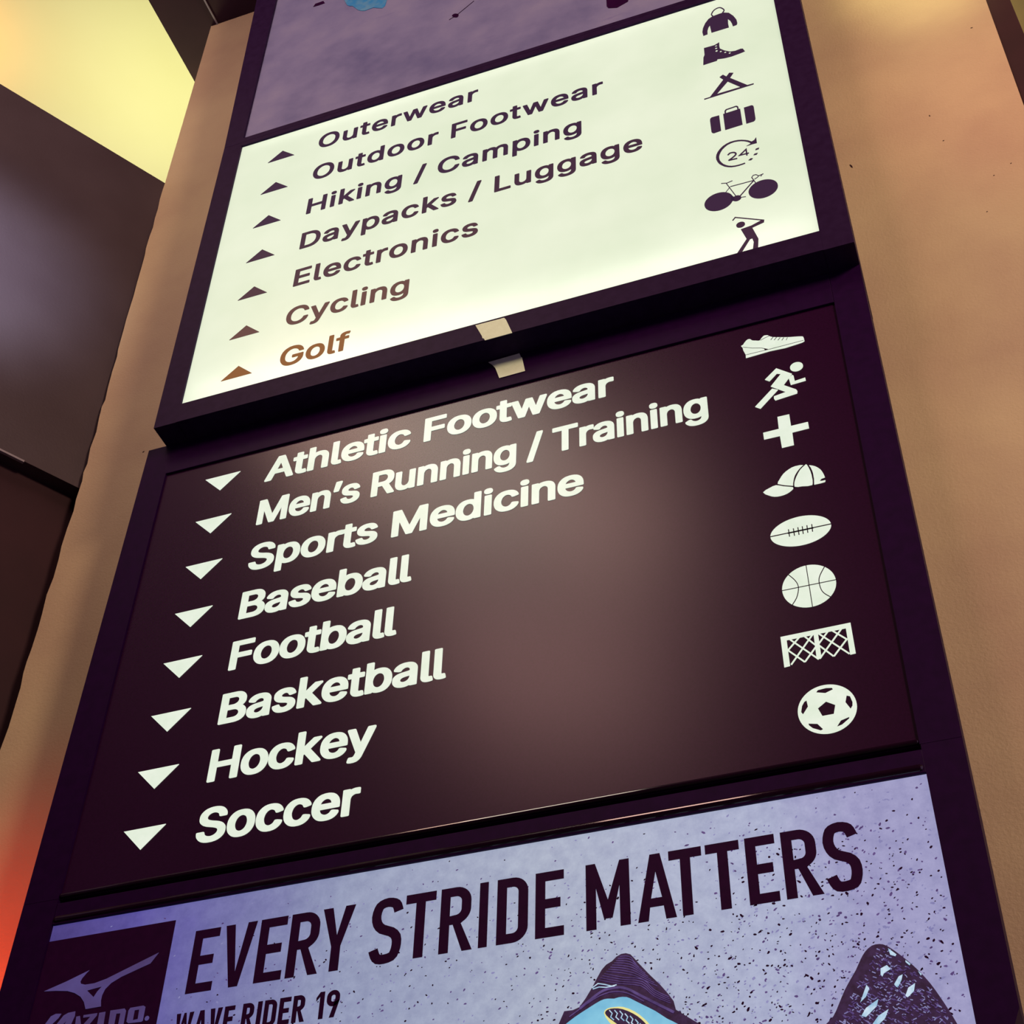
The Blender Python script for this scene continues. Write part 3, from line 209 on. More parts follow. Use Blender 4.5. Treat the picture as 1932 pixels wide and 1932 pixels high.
0.3004,0.3874,0.2964,0.3832,0.2954,0.3682,0.2929,0.3652,0.2629,0.3832,0.2479,0.3886,0.2329,0.3917,0.2079,0.3944,0.1854,0.3944,0.1554,0.3909,0.1354,0.3861,0.1079,0.3744,0.0811,0.3557,0.0654,0.34,0.0558,0.3282,0.0416,0.3057,0.0318,0.2832,0.0223,0.2507,0.0179,0.2232,0.0166,0.1732,0.0193,0.1482,0.025,0.1207,0.0366,0.0882,0.0529,0.0607,0.0672,0.0432,0.0854,0.0274,0.1004,0.0176,0.1179,0.0088,0.1454,0.0001,0.1754,-0.0043,0.2004,-0.0056,0.2404,-0.0012,0.2604,0.0051,0.2779,0.014,0.2904,0.023,0.2937,0.0207,0.2941,-0.0093,0.2929,-0.0193,0.2906,-0.0318,0.2848,-0.0468,0.2761,-0.0593,0.2654,-0.0689,0.2504,-0.0779,0.2354,-0.0833,0.2179,-0.0868,0.1929,-0.0868,0.1729,-0.082,0.1579,-0.0749,0.1454,-0.0666,0.1372,-0.0593,0.1179,-0.0354,0.1104,-0.0318,0.0929,-0.0318,0.0854,-0.0337,0.0404,-0.0591,0.0346,-0.0643,0.0331,-0.0693,0.0339,-0.0743,0.0441,-0.0918,0.0636,-0.1143,0.0829,-0.1297,0.1079,-0.1431,0.1329,-0.152,0.1554,-0.1566],[0.1904,0.0707,0.1729,0.0763,0.1554,0.0869,0.1416,0.1007,0.1285,0.1207,0.12,0.1432,0.1156,0.1657,0.1141,0.1782,0.1143,0.2082,0.1185,0.2357,0.1246,0.2557,0.1346,0.2757,0.1479,0.2932,0.1654,0.3078,0.1779,0.3142,0.1979,0.3194,0.2129,0.3192,0.2354,0.3126,0.2504,0.3034,0.2621,0.2932,0.2779,0.2707,0.2873,0.2482,0.2927,0.2232,0.2954,0.1932,0.2941,0.1732,0.2908,0.1507,0.2829,0.1257,0.2737,0.1082,0.2579,0.09,0.2429,0.079,0.2229,0.0713,0.2129,0.0694]]]},"u":{"a":0.41,"l":[[[0.1638,-0.0139,0.1713,-0.0151,0.1913,-0.0151,0.2263,-0.0105,0.2513,-0.002,0.2763,0.0126,0.2794,0.0111,0.2811,-0.0039,0.2863,-0.0085,0.3013,-0.0101,0.3538,-0.0101,0.3688,-0.0085,0.374,-0.0039,0.3751,0.0011,0.3751,0.3786,0.374,0.3836,0.3688,0.3882,0.3538,0.3899,0.3013,0.3899,0.2838,0.3878,0.2799,0.3836,0.2788,0.3786,0.2788,0.1511,0.2757,0.1261,0.2688,0.1061,0.2613,0.0936,0.2506,0.0811,0.2313,0.068,0.2138,0.062,0.2013,0.0599,0.1863,0.062,0.1763,0.0653,0.1563,0.0779,0.1407,0.0986,0.1345,0.1161,0.1313,0.1361,0.1313,0.3786,0.1303,0.3836,0.1263,0.3878,0.1088,0.3899,0.0563,0.3899,0.0413,0.3882,0.0361,0.3836,0.0351,0.3786,0.0351,0.1236,0.0376,0.1011,0.042,0.0811,0.0488,0.0611,0.058,0.0436,0.0709,0.0261,0.0844,0.0136,0.1013,0.0024,0.1188,-0.0053,0.1363,-0.0105]]]},"d":{"a":0.4244,"l":[[[0.1779,-0.0169,0.1854,-0.0182,0.2054,-0.0182,0.2304,-0.0157,0.2454,-0.0126,0.2704,-0.0019,0.2929,0.0128,0.2951,0.0106,0.2956,0.0006,0.2972,-0.0044,0.3029,-0.008,0.3179,-0.0094,0.3679,-0.0094,0.3829,-0.0078,0.3854,-0.0065,0.3885,-0.0019,0.3891,0.5081,0.3881,0.5131,0.3829,0.5176,0.3679,0.5193,0.3154,0.5193,0.2979,0.5172,0.2939,0.5131,0.2929,0.5081,0.2929,0.3706,0.2925,0.3681,0.2904,0.3664,0.2604,0.3837,0.2479,0.3885,0.2329,0.3916,0.2079,0.3943,0.1829,0.3943,0.1604,0.3918,0.1379,0.387,0.1104,0.376,0.0932,0.3656,0.0754,0.3512,0.0521,0.3231,0.0404,0.3031,0.0339,0.2881,0.0262,0.2656,0.0193,0.2331,0.0166,0.2056,0.0166,0.1706,0.0191,0.1456,0.0237,0.1206,0.0331,0.0906,0.0385,0.0781,0.0477,0.0606,0.0596,0.0431,0.0811,0.0206,0.0929,0.011,0.1204,-0.0044,0.1354,-0.0101,0.1604,-0.0155],[0.1929,0.0581,0.1754,0.0637,0.1604,
0.0728,0.1511,0.0806,0.1447,0.0881,0.1329,0.1056,0.1256,0.1206,0.1187,0.1431,0.1141,0.1731,0.1141,0.2056,0.12,0.2406,0.1258,0.2581,0.1362,0.2781,0.1497,0.2956,0.1679,0.3095,0.1804,0.3153,0.1954,0.3191,0.2104,0.3193,0.2304,0.3145,0.2429,0.3083,0.2529,0.301,0.2636,0.2906,0.2727,0.2781,0.2837,0.2556,0.2896,0.2356,0.2941,0.2006,0.2941,0.1781,0.2896,0.1431,0.2839,0.1231,0.276,0.1056,0.2629,0.0863,0.2504,0.0743,0.2329,0.0635,0.2104,0.057]]]},"s":{"a":0.365,"l":[[[0.1593,-0.0169,0.1943,-0.0182,0.2343,-0.0136,0.2643,-0.0055,0.2893,0.0062,0.3093,0.0201,0.3265,0.0381,0.3386,0.0581,0.3472,0.0856,0.349,0.1081,0.3449,0.1381,0.3405,0.1506,0.3338,0.1631,0.3193,0.1812,0.2993,0.196,0.2718,0.2091,0.2543,0.2149,0.1718,0.2349,0.1518,0.2424,0.1368,0.2528,0.1282,0.2656,0.1268,0.2731,0.1274,0.2856,0.1322,0.2956,0.1393,0.3037,0.1493,0.3114,0.1593,0.3166,0.1743,0.3212,0.1868,0.3231,0.2068,0.3195,0.2143,0.3168,0.2243,0.3108,0.239,0.2956,0.2513,0.2731,0.2568,0.2685,0.2818,0.2687,0.3343,0.2806,0.3393,0.2836,0.3413,0.2881,0.3411,0.2931,0.3311,0.3206,0.3188,0.3406,0.3093,0.3524,0.2943,0.3656,0.2818,0.3737,0.2593,0.3841,0.2393,0.3895,0.2018,0.3943,0.1743,0.3943,0.1318,0.3887,0.1018,0.3787,0.0768,0.3649,0.0668,0.3572,0.0551,0.3456,0.0472,0.3356,0.0399,0.3231,0.0313,0.2981,0.0293,0.2831,0.0293,0.2656,0.0336,0.2406,0.0434,0.2181,0.0526,0.2056,0.0618,0.1964,0.0868,0.1793,0.1068,0.1703,0.1268,0.1637,0.2068,0.1445,0.2218,0.1393,0.2368,0.1299,0.2432,0.1231,0.2478,0.1156,0.2503,0.1056,0.2499,0.0981,0.2461,0.0881,0.2393,0.0787,0.2318,0.0716,0.2193,0.0637,0.2018,0.0576,0.1893,0.0556,0.1743,0.0556,0.1593,0.0587,0.1368,0.0693,0.1213,0.0856,0.1107,0.1106,0.1068,0.1147,0.0943,0.116,0.0793,0.1149,0.0268,0.1037,0.0218,0.1013,0.0193,0.0984,0.018,0.0931,0.0199,0.0831,0.0286,0.0581,0.0386,0.0406,0.0568,0.0201,0.0743,0.0072,0.0968,-0.0042,0.1243,-0.0126]]]},"a":{"a":0.3892,"l":[[[0.1416,-0.0173,0.1491,-0.0185,0.1716,-0.0185,0.2066,-0.0142,0.2291,-0.0073,0.2566,0.0072,0.2588,0.0052,0.2598,-0.0023,0.2635,-0.0073,0.2791,-0.0096,0.3341,-0.0096,0.3491,-0.0077,0.3535,-0.0023,0.3541,0.2652,0.351,0.2902,0.3416,0.3202,0.3316,0.3377,0.3198,0.3527,0.3016,0.3673,0.2841,0.3771,0.2666,0.384,0.2466,0.3892,0.2241,0.3925,0.2091,0.394,0.1766,0.394,0.1416,0.3894,0.1116,0.3813,0.0816,0.3667,0.0598,0.3502,0.0458,0.3352,0.0371,0.3227,0.0252,0.2977,0.0241,0.2927,0.0252,0.2877,0.0316,0.2817,0.0841,0.266,0.1091,0.2652,0.1141,0.2668,0.1166,0.2694,0.1323,0.2927,0.1416,0.3015,0.1516,0.3083,0.1666,0.3154,0.1791,0.3192,0.2041,0.3202,0.2191,0.3167,0.2341,0.309,0.2456,0.2977,0.2539,0.2827,0.2577,0.2652,0.2577,0.2527,0.2556,0.2477,0.2491,0.2421,0.2291,0.2365,0.1291,0.2229,0.1066,0.2181,0.0866,0.2117,0.0641,0.2015,0.0516,0.1938,0.0327,0.1752,0.0218,0.1577,0.0141,0.1302,0.0129,0.0952,0.0173,0.0702,0.0214,0.0577,0.0335,0.0352,0.0435,0.0227,0.0591,0.0092,0.0841,-0.0048,0.1141,-0.0142],[0.1666,0.0552,0.1541,0.0573,0.1366,0.0633,0.1241,0.072,0.1171,0.0802,0.111,0.0927,0.1091,0.1052,0.1118,0.1202,0.1177,0.1302,0.1249,0.1377,0.1341,
0.1442,0.1616,0.1544,0.2541,0.1692,0.2563,0.1677,0.2579,0.1652,0.2579,0.1327,0.2558,0.1202,0.2504,0.1052,0.2391,0.0877,0.2266,0.0754,0.2066,0.0631,0.1891,0.0573,0.1766,0.0552]]]},"n":{"a":0.4097,"l":[[[0.0488,-0.0088,0.0563,-0.01,0.1088,-0.01,0.1263,-0.0079,0.1303,-0.0038,0.1313,0.0013,0.1313,0.2363,0.1347,0.2563,0.1426,0.2762,0.1488,0.2863,0.1588,0.2979,0.1813,0.3125,0.2038,0.3188,0.2163,0.3188,0.2263,0.3165,0.2388,0.3115,0.2488,0.3052,0.2588,0.2955,0.2657,0.2863,0.2709,0.2762,0.2757,0.2613,0.2788,0.2388,0.2788,0.0013,0.2799,-0.0038,0.2838,-0.0079,0.3013,-0.01,0.3538,-0.01,0.3688,-0.0083,0.3738,-0.0041,0.3751,0.0013,0.3751,0.2488,0.3738,0.2663,0.367,0.3013,0.3545,0.3313,0.3405,0.3513,0.3213,0.3688,0.3038,0.3794,0.2813,0.3879,0.2588,0.3923,0.2288,0.3946,0.1988,0.3925,0.1763,0.3881,0.1563,0.3806,0.1313,0.3665,0.1291,0.3688,0.1286,0.3788,0.127,0.3838,0.1213,0.3873,0.1063,0.3888,0.0563,0.3888,0.0413,0.3871,0.037,0.3838,0.0351,0.3763,0.0351,0.0013,0.0361,-0.0038,0.0388,-0.007]]]},"w":{"a":0.5671,"l":[[[0.1338,-0.0088,0.1413,-0.01,0.1938,-0.01,0.2113,-0.0079,0.2154,-0.0038,0.2809,0.2263,0.2838,0.2288,0.2867,0.2238,0.3021,0.1663,0.3517,-0.0038,0.3563,-0.0079,0.3738,-0.01,0.4263,-0.01,0.4438,-0.007,0.4465,-0.0038,0.449,0.0037,0.559,0.3663,0.5613,0.3763,0.5588,0.3846,0.5538,0.3873,0.5388,0.3888,0.4838,0.3888,0.4688,0.3871,0.464,0.3838,0.4594,0.3713,0.4,0.1562,0.3988,0.1527,0.3963,0.1527,0.3357,0.3763,0.3324,0.3838,0.3263,0.3873,0.3113,0.3888,0.2563,0.3888,0.2388,0.3867,0.2356,0.3838,0.2336,0.3788,0.1729,0.1562,0.1713,0.1519,0.1688,0.1517,0.1032,0.3838,0.0988,0.3871,0.0838,0.3888,0.0263,0.3888,0.0088,0.3858,0.0052,0.3788,0.0082,0.3663,0.1173,0.0062,0.1228,-0.0062,0.1263,-0.0083]]]},"o":{"a":0.4152,"l":[[[0.1879,-0.0169,0.1954,-0.0182,0.2179,-0.0182,0.2629,-0.0124,0.2904,-0.0032,0.3079,0.0056,0.3254,0.017,0.3483,0.0381,0.3604,0.0531,0.3741,0.0756,0.3881,0.1106,0.3933,0.1306,0.3966,0.1506,0.3989,0.1881,0.3979,0.2131,0.3931,0.2456,0.3818,0.2831,0.3754,0.2981,0.3637,0.3181,0.3483,0.3381,0.3379,0.3487,0.3254,0.3591,0.3079,0.3708,0.2879,0.3806,0.2735,0.3856,0.2454,0.3916,0.2204,0.3943,0.1954,0.3943,0.1579,0.3897,0.1379,0.3845,0.1229,0.3787,0.0954,0.3631,0.0829,0.3535,0.0649,0.3356,0.0533,0.3206,0.0441,0.3056,0.0354,0.2881,0.0273,0.2656,0.0225,0.2481,0.0191,0.2281,0.0166,0.2056,0.0166,0.1706,0.0214,0.1331,0.0333,0.0931,0.0441,0.0706,0.0533,0.0556,0.0649,0.0406,0.0804,0.0249,0.0954,0.0131,0.1104,0.0037,0.1329,-0.0065,0.1479,-0.0113,0.1704,-0.0155],[0.1929,0.0581,0.1729,0.0649,0.1604,0.0731,0.1472,0.0856,0.1316,0.1081,0.1239,0.1256,0.1177,0.1481,0.1141,0.1731,0.1141,0.2031,0.1175,0.2256,0.1231,0.2481,0.1304,0.2656,0.1472,0.2906,0.1604,0.3028,0.1729,0.3112,0.1954,0.3187,0.2154,0.3193,0.2354,0.3141,0.2529,0.3043,0.2661,0.2931,0.2808,0.2731,0.2914,0.2506,0.2971,0.2306,0.3014,0.2006,0.3016,0.1756,0.2973,0.1456,0.2906,0.1231,0.2796,0.1006,0.2661,0.0831,0.2529,0.0718,0.2354,0.062,0.2154,0.0568]]]}},"lo":{"l":{"a":0.1891,"l":[[[0.103,-0.0161,0.1213,-0.0186,0.1588,
-0.0186,0.1938,-0.0126,0.1988,-0.0107,0.2038,-0.0061,0.2051,-0.0011,0.2049,0.0139,0.1967,0.0539,0.193,0.0639,0.1863,0.0682,0.1763,0.0701,0.1488,0.0693,0.1458,0.0714,0.1428,0.0764,0.139,0.0939,0.1382,0.5164,0.1363,0.5194,0.1313,0.5228,0.1213,0.5249,0.0463,0.5251,0.0338,0.5222,0.0297,0.5189,0.0276,0.5139,0.0276,0.0664,0.0307,0.0464,0.0338,0.0364,0.0397,0.0239,0.047,0.0139,0.0596,0.0014,0.0688,-0.0049,0.0888,-0.013]]]},"S":{"a":0.4466,"l":[[[0.1745,-0.0226,0.1995,-0.0251,0.2495,-0.0251,0.2645,-0.0239,0.3095,-0.0155,0.342,-0.0039,0.372,0.0136,0.382,0.0217,0.4002,0.0399,0.4176,0.0649,0.4243,0.0799,0.4297,0.0974,0.4332,0.1199,0.4332,0.1574,0.4299,0.1799,0.4259,0.1924,0.4174,0.2099,0.4024,0.2299,0.392,0.2406,0.3795,0.2509,0.3595,0.2638,0.3295,0.2782,0.287,0.2926,0.2245,0.3092,0.187,0.323,0.172,0.3307,0.157,0.3417,0.1499,0.3499,0.1426,0.3649,0.1407,0.3774,0.1428,0.3874,0.1476,0.3999,0.1595,0.4165,0.1745,0.4276,0.192,0.4359,0.207,0.4401,0.2245,0.4424,0.247,0.4392,0.262,0.4345,0.2795,0.4253,0.2895,0.4178,0.297,0.4099,0.3032,0.3999,0.3084,0.3874,0.3126,0.3699,0.3145,0.3669,0.3195,0.3634,0.332,0.3611,0.407,0.3611,0.417,0.363,0.4237,0.3674,0.4257,0.3724,0.4257,0.3924,0.4214,0.4174,0.4101,0.4449,0.3982,0.4624,0.382,0.4803,0.3695,0.4911,0.3545,0.5015,0.3245,0.5163,0.2995,0.5242,0.2595,0.5311,0.2345,0.5324,0.197,0.5311,0.1595,0.5253,0.1245,0.5145,0.1045,0.5049,0.0895,0.4957,0.0652,0.4749,0.0455,0.4499,0.0376,0.4349,0.0314,0.4174,0.027,0.3924,0.027,0.3549,0.0301,0.3349,0.0337,0.3224,0.0418,0.3049,0.0482,0.2949,0.0645,0.2767,0.092,0.2557,0.132,0.2359,0.1545,0.228,0.2395,0.2042,0.2795,0.1892,0.305,0.1724,0.3126,0.1624,0.3172,0.1524,0.3195,0.1424,0.3187,0.1299,0.312,0.1124,0.3018,0.0974,0.2895,0.0867,0.2695,0.0755,0.247,0.0682,0.232,0.0661,0.2145,0.0663,0.187,0.0722,0.1745,0.0774,0.157,0.0886,0.1457,0.0999,0.1395,0.1099,0.1332,0.1249,0.1295,0.1424,0.127,0.1465,0.122,0.1501,0.1095,0.1524,0.032,0.1524,0.022,0.1505,0.0165,0.1474,0.0134,0.1424,0.0132,0.1249,0.0193,0.0924,0.0245,0.0774,0.032,0.0624,0.0495,0.0381,0.0695,0.0186,0.0845,0.0078,0.1045,-0.0033,0.1395,-0.0158]]]},"r":{"a":0.2591,"l":[[[0.0348,-0.0138,0.0463,-0.0163,0.1188,-0.0163,0.1313,-0.014,0.1376,-0.0088,0.1388,-0.0038,0.1388,0.2363,0.1426,0.2563,0.1488,0.2712,0.1572,0.2838,0.1688,0.2946,0.1838,0.3031,0.1938,0.3069,0.2038,0.3088,0.2163,0.3088,0.2313,0.3063,0.2513,0.3065,0.2613,0.3085,0.2663,0.3121,0.2688,0.3188,0.2688,0.3888,0.2668,0.3938,0.2613,0.3977,0.2363,0.4012,0.1963,0.401,0.1688,0.3967,0.1388,0.3856,0.1288,0.3927,0.1188,0.3948,0.0463,0.395,0.0338,0.3921,0.0282,0.3863,0.0276,-0.0038,0.0288,-0.0088]]]},"k":{"a":0.3807,"l":[[[0.0348,-0.0138,0.0463,-0.0163,0.1188,-0.0163,0.1313,-0.014,0.1376,-0.0088,0.1388,-0.0038,0.1388,0.1262,0.1401,0.1312,0.1488,0.1398,0.1513,0.1397,0.1549,0.1362,0.263,-0.0013,0.2738,-0.0125,0.2888,-0.0163,0.3763,-0.0163,0.3888,-0.014,0.3938,-0.0104,0.3961,-0.0062,0.3963,0.0062,0.3932,0.0137,0.2355,0.2137,0.237,0.2188,0.2506,0.2338,0.3806,0.3663,0.3836,0.3713,0.3832,0.3863,0.3813,
0.3892,0.3763,0.3927,0.3638,0.395,0.2788,0.395,0.2663,0.3927,0.2613,0.3894,0.2081,0.3362,0.1438,0.2694,0.1403,0.2688,0.1388,0.2712,0.1388,0.5137,0.1368,0.5187,0.1338,0.5212,0.1213,0.5248,0.0463,0.525,0.0338,0.5221,0.0297,0.5187,0.0276,0.5137,0.0276,-0.0038,0.0288,-0.0088]]]},"’":{"a":0.1769,"l":[[[0.0338,0.3044,0.0453,0.3019,0.1053,0.3019,0.1178,0.3049,0.1228,0.3094,0.1745,0.4944,0.1751,0.5144,0.1703,0.5207,0.1553,0.5244,0.0753,0.5244,0.0628,0.5215,0.0578,0.5169,0.0541,0.5019,0.0266,0.3269,0.0268,0.3119,0.0298,0.3069]]]},"e":{"a":0.4039,"l":[[[0.1691,-0.0219,0.1904,-0.0244,0.2354,-0.0244,0.2729,-0.0186,0.3054,-0.0082,0.3354,0.0085,0.3472,0.0181,0.3647,0.0356,0.3816,0.0606,0.3885,0.0781,0.3885,0.0981,0.3854,0.1024,0.3804,0.1058,0.3204,0.1208,0.3004,0.1218,0.2879,0.1195,0.2829,0.1161,0.2731,0.0981,0.2641,0.0856,0.2454,0.0718,0.2329,0.0662,0.2179,0.0631,0.1954,0.0649,0.1729,0.0743,0.1538,0.0881,0.1421,0.1031,0.1308,0.1256,0.1246,0.1481,0.1249,0.1506,0.1279,0.1531,0.3779,0.1531,0.3904,0.156,0.3954,0.1606,0.3966,0.1656,0.3966,0.2056,0.3941,0.2406,0.3873,0.2756,0.3791,0.2981,0.3704,0.3156,0.3589,0.3331,0.3486,0.3456,0.3379,0.3562,0.3179,0.3718,0.2979,0.3831,0.2629,0.3947,0.2279,0.4006,0.1804,0.4003,0.1379,0.3924,0.1204,0.3864,0.1054,0.3793,0.0879,0.3681,0.0704,0.3537,0.046,0.3256,0.0366,0.3106,0.0266,0.2906,0.0202,0.2731,0.015,0.2531,0.0091,0.2106,0.0091,0.1631,0.0106,0.1481,0.0152,0.1206,0.0198,0.1031,0.0348,0.0681,0.0537,0.0406,0.0761,0.0181,0.0904,0.0068,0.1179,-0.0082,0.1304,-0.013,0.1504,-0.0186],[0.1279,0.2381,0.1262,0.2406,0.135,0.2631,0.1441,0.2781,0.1522,0.2881,0.1729,0.3037,0.1854,0.3095,0.2004,0.3131,0.2104,0.3131,0.2229,0.3103,0.2404,0.3014,0.2504,0.2937,0.2616,0.2806,0.2691,0.2681,0.2791,0.2406,0.2754,0.2368,0.1304,0.2368]]]},"/":{"a":0.2492,"l":[[[-0.0034,-0.0902,0.0081,-0.0927,0.0781,-0.0925,0.0906,-0.089,0.0948,-0.0852,0.0975,-0.0802,0.2587,0.5198,0.2587,0.5398,0.2556,0.5439,0.2506,0.5466,0.2406,0.5485,0.1706,0.5483,0.1581,0.5448,0.1523,0.5373,-0.01,-0.0652,-0.0105,-0.0827,-0.0074,-0.0877]]]},"p":{"a":0.4244,"l":[[[0.0348,-0.1565,0.0463,-0.159,0.1188,-0.159,0.1313,-0.1567,0.1376,-0.1515,0.1388,-0.1465,0.1388,-0.009,0.1391,-0.0065,0.1413,-0.0042,0.1538,-0.0108,0.1738,-0.0183,0.2013,-0.0238,0.2538,-0.024,0.2863,-0.0181,0.3113,-0.0096,0.3288,-0.0006,0.3438,0.01,0.368,0.0335,0.3797,0.0485,0.3888,0.0635,0.4003,0.0885,0.4053,0.1035,0.4136,0.146,0.4151,0.161,0.4151,0.216,0.409,0.2585,0.4011,0.286,0.3938,0.3035,0.3776,0.331,0.3531,0.3585,0.341,0.3685,0.3238,0.3798,0.3088,0.3871,0.2838,0.3952,0.2438,0.401,0.2138,0.401,0.1863,0.3977,0.1613,0.3908,0.1413,0.3804,0.1388,0.3818,0.1338,0.3915,0.1288,0.3942,0.1188,0.396,0.0463,0.396,0.0338,0.3931,0.0288,0.3885,0.0276,0.3835,0.0276,-0.1465,0.0288,-0.1515],[0.2188,0.0635,0.2013,0.0675,0.1813,0.079,0.1709,0.0885,0.1599,0.1035,0.1492,0.126,0.1432,0.146,0.1388,0.171,0.1376,0.1935,0.1409,0.221,0.1461,0.2435,0.1538,0.2635,0.1626,0.2785,0.1754,0.2935,0.1863,0.3019,0.2063,0.311,0.2213,0.3131,0.2388,0.3094,
0.2538,0.3017,0.2695,0.2885,0.2792,0.276,0.2915,0.251,0.2982,0.2285,0.3026,0.201,0.3026,0.1785,0.2967,0.1435,0.2911,0.126,0.2832,0.1085,0.2736,0.0935,0.2638,0.0829,0.2488,0.0723,0.2338,0.0658]]]},"M":{"a":0.6282,"l":[[[0.0423,-0.0138,0.0538,-0.0163,0.1263,-0.0163,0.1388,-0.014,0.1438,-0.0104,0.1461,-0.0062,0.1463,0.2663,0.1488,0.27,0.1547,0.2588,0.258,-0.0013,0.2603,-0.0062,0.2663,-0.0125,0.2813,-0.0163,0.3488,-0.0163,0.3613,-0.0133,0.3663,-0.0088,0.4705,0.2563,0.4763,0.2675,0.4788,0.2638,0.479,-0.0062,0.4813,-0.0104,0.4863,-0.014,0.4988,-0.0163,0.5738,-0.0163,0.5838,-0.0144,0.5893,-0.0113,0.5926,-0.0038,0.5926,0.5137,0.5905,0.5187,0.5838,0.5231,0.5738,0.525,0.4713,0.525,0.4588,0.5227,0.4532,0.5187,0.4478,0.5087,0.3178,0.1688,0.3163,0.1659,0.3138,0.1656,0.1766,0.5162,0.1688,0.5227,0.1563,0.525,0.0538,0.525,0.0438,0.5231,0.0388,0.5204,0.0351,0.5137,0.0351,-0.0038,0.0363,-0.0088]]]},"i":{"a":0.1666,"l":[[[0.0347,-0.0138,0.0476,-0.0163,0.1201,-0.0163,0.1326,-0.0133,0.1356,-0.0113,0.1386,-0.0062,0.1388,0.3838,0.1367,0.3888,0.1301,0.3931,0.1201,0.395,0.0451,0.3948,0.0326,0.3913,0.0296,0.3888,0.0276,0.3838,0.0276,-0.0038,0.0288,-0.0088]],[[0.0584,0.4288,0.0726,0.4263,0.0951,0.4263,0.1126,0.4294,0.1226,0.4331,0.1301,0.4377,0.1438,0.4512,0.149,0.4612,0.1513,0.4713,0.1507,0.4987,0.1446,0.5137,0.1301,0.5287,0.1201,0.5344,0.1026,0.5392,0.0701,0.54,0.0526,0.5365,0.0426,0.5321,0.0326,0.5244,0.023,0.5137,0.019,0.5062,0.0163,0.4938,0.0163,0.4713,0.0186,0.4612,0.0238,0.4512,0.0376,0.4377,0.0451,0.4331]]]},"c":{"a":0.3957,"l":[[[0.1666,-0.0219,0.1854,-0.0244,0.2279,-0.0244,0.2404,-0.0232,0.2704,-0.0176,0.2879,-0.0122,0.3079,-0.0036,0.3304,0.0106,0.3554,0.0338,0.3666,0.0481,0.376,0.0631,0.3871,0.0906,0.3873,0.1106,0.3854,0.1136,0.3804,0.117,0.3204,0.132,0.2979,0.1331,0.2879,0.1312,0.2804,0.1258,0.2671,0.0981,0.2596,0.0881,0.2504,0.0795,0.2279,0.067,0.2154,0.0639,0.2054,0.0631,0.1929,0.0651,0.1804,0.0699,0.1629,0.0814,0.1479,0.0984,0.1346,0.1231,0.126,0.1506,0.1216,0.1806,0.1218,0.1981,0.1262,0.2256,0.1318,0.2456,0.1379,0.2606,0.145,0.2731,0.1604,0.2924,0.1779,0.3049,0.1929,0.311,0.2104,0.3131,0.2229,0.3108,0.2404,0.3031,0.2504,0.2966,0.2596,0.2881,0.2685,0.2756,0.2789,0.2531,0.2854,0.2478,0.2904,0.2466,0.3104,0.2456,0.3229,0.2476,0.3754,0.2612,0.3804,0.2633,0.3854,0.2681,0.3866,0.2831,0.3825,0.2981,0.37,0.3231,0.3554,0.3424,0.3379,0.3597,0.3154,0.3758,0.2929,0.3866,0.2654,0.3949,0.2304,0.4006,0.1829,0.4003,0.1479,0.3947,0.1254,0.3878,0.1054,0.3787,0.0779,0.3597,0.0579,0.3399,0.0479,0.3277,0.0354,0.3081,0.0266,0.2906,0.0148,0.2531,0.0091,0.2106,0.0091,0.1656,0.0106,0.1481,0.0185,0.1081,0.0266,0.0856,0.0354,0.0681,0.0446,0.0531,0.0562,0.0381,0.0754,0.0187,0.0904,0.0068,0.1054,-0.0026,0.1254,-0.0115,0.1429,-0.0172]]]}," ":{"a":0.1878,"l":[]},"F":{"a":0.41,"l":[[[0.0423,-0.0138,0.0538,-0.0163,0.1313,-0.0163,0.1438,-0.0133,0.1488,-0.0088,0.1501,-0.0038,0.1501,0.2013,0.152,0.2038,0.1538,0.205,0.3513,0.205,0.3638,0.2073,0.3693,0.2112,0.3713,0.2162,0.3713,0.2838,0.3693,
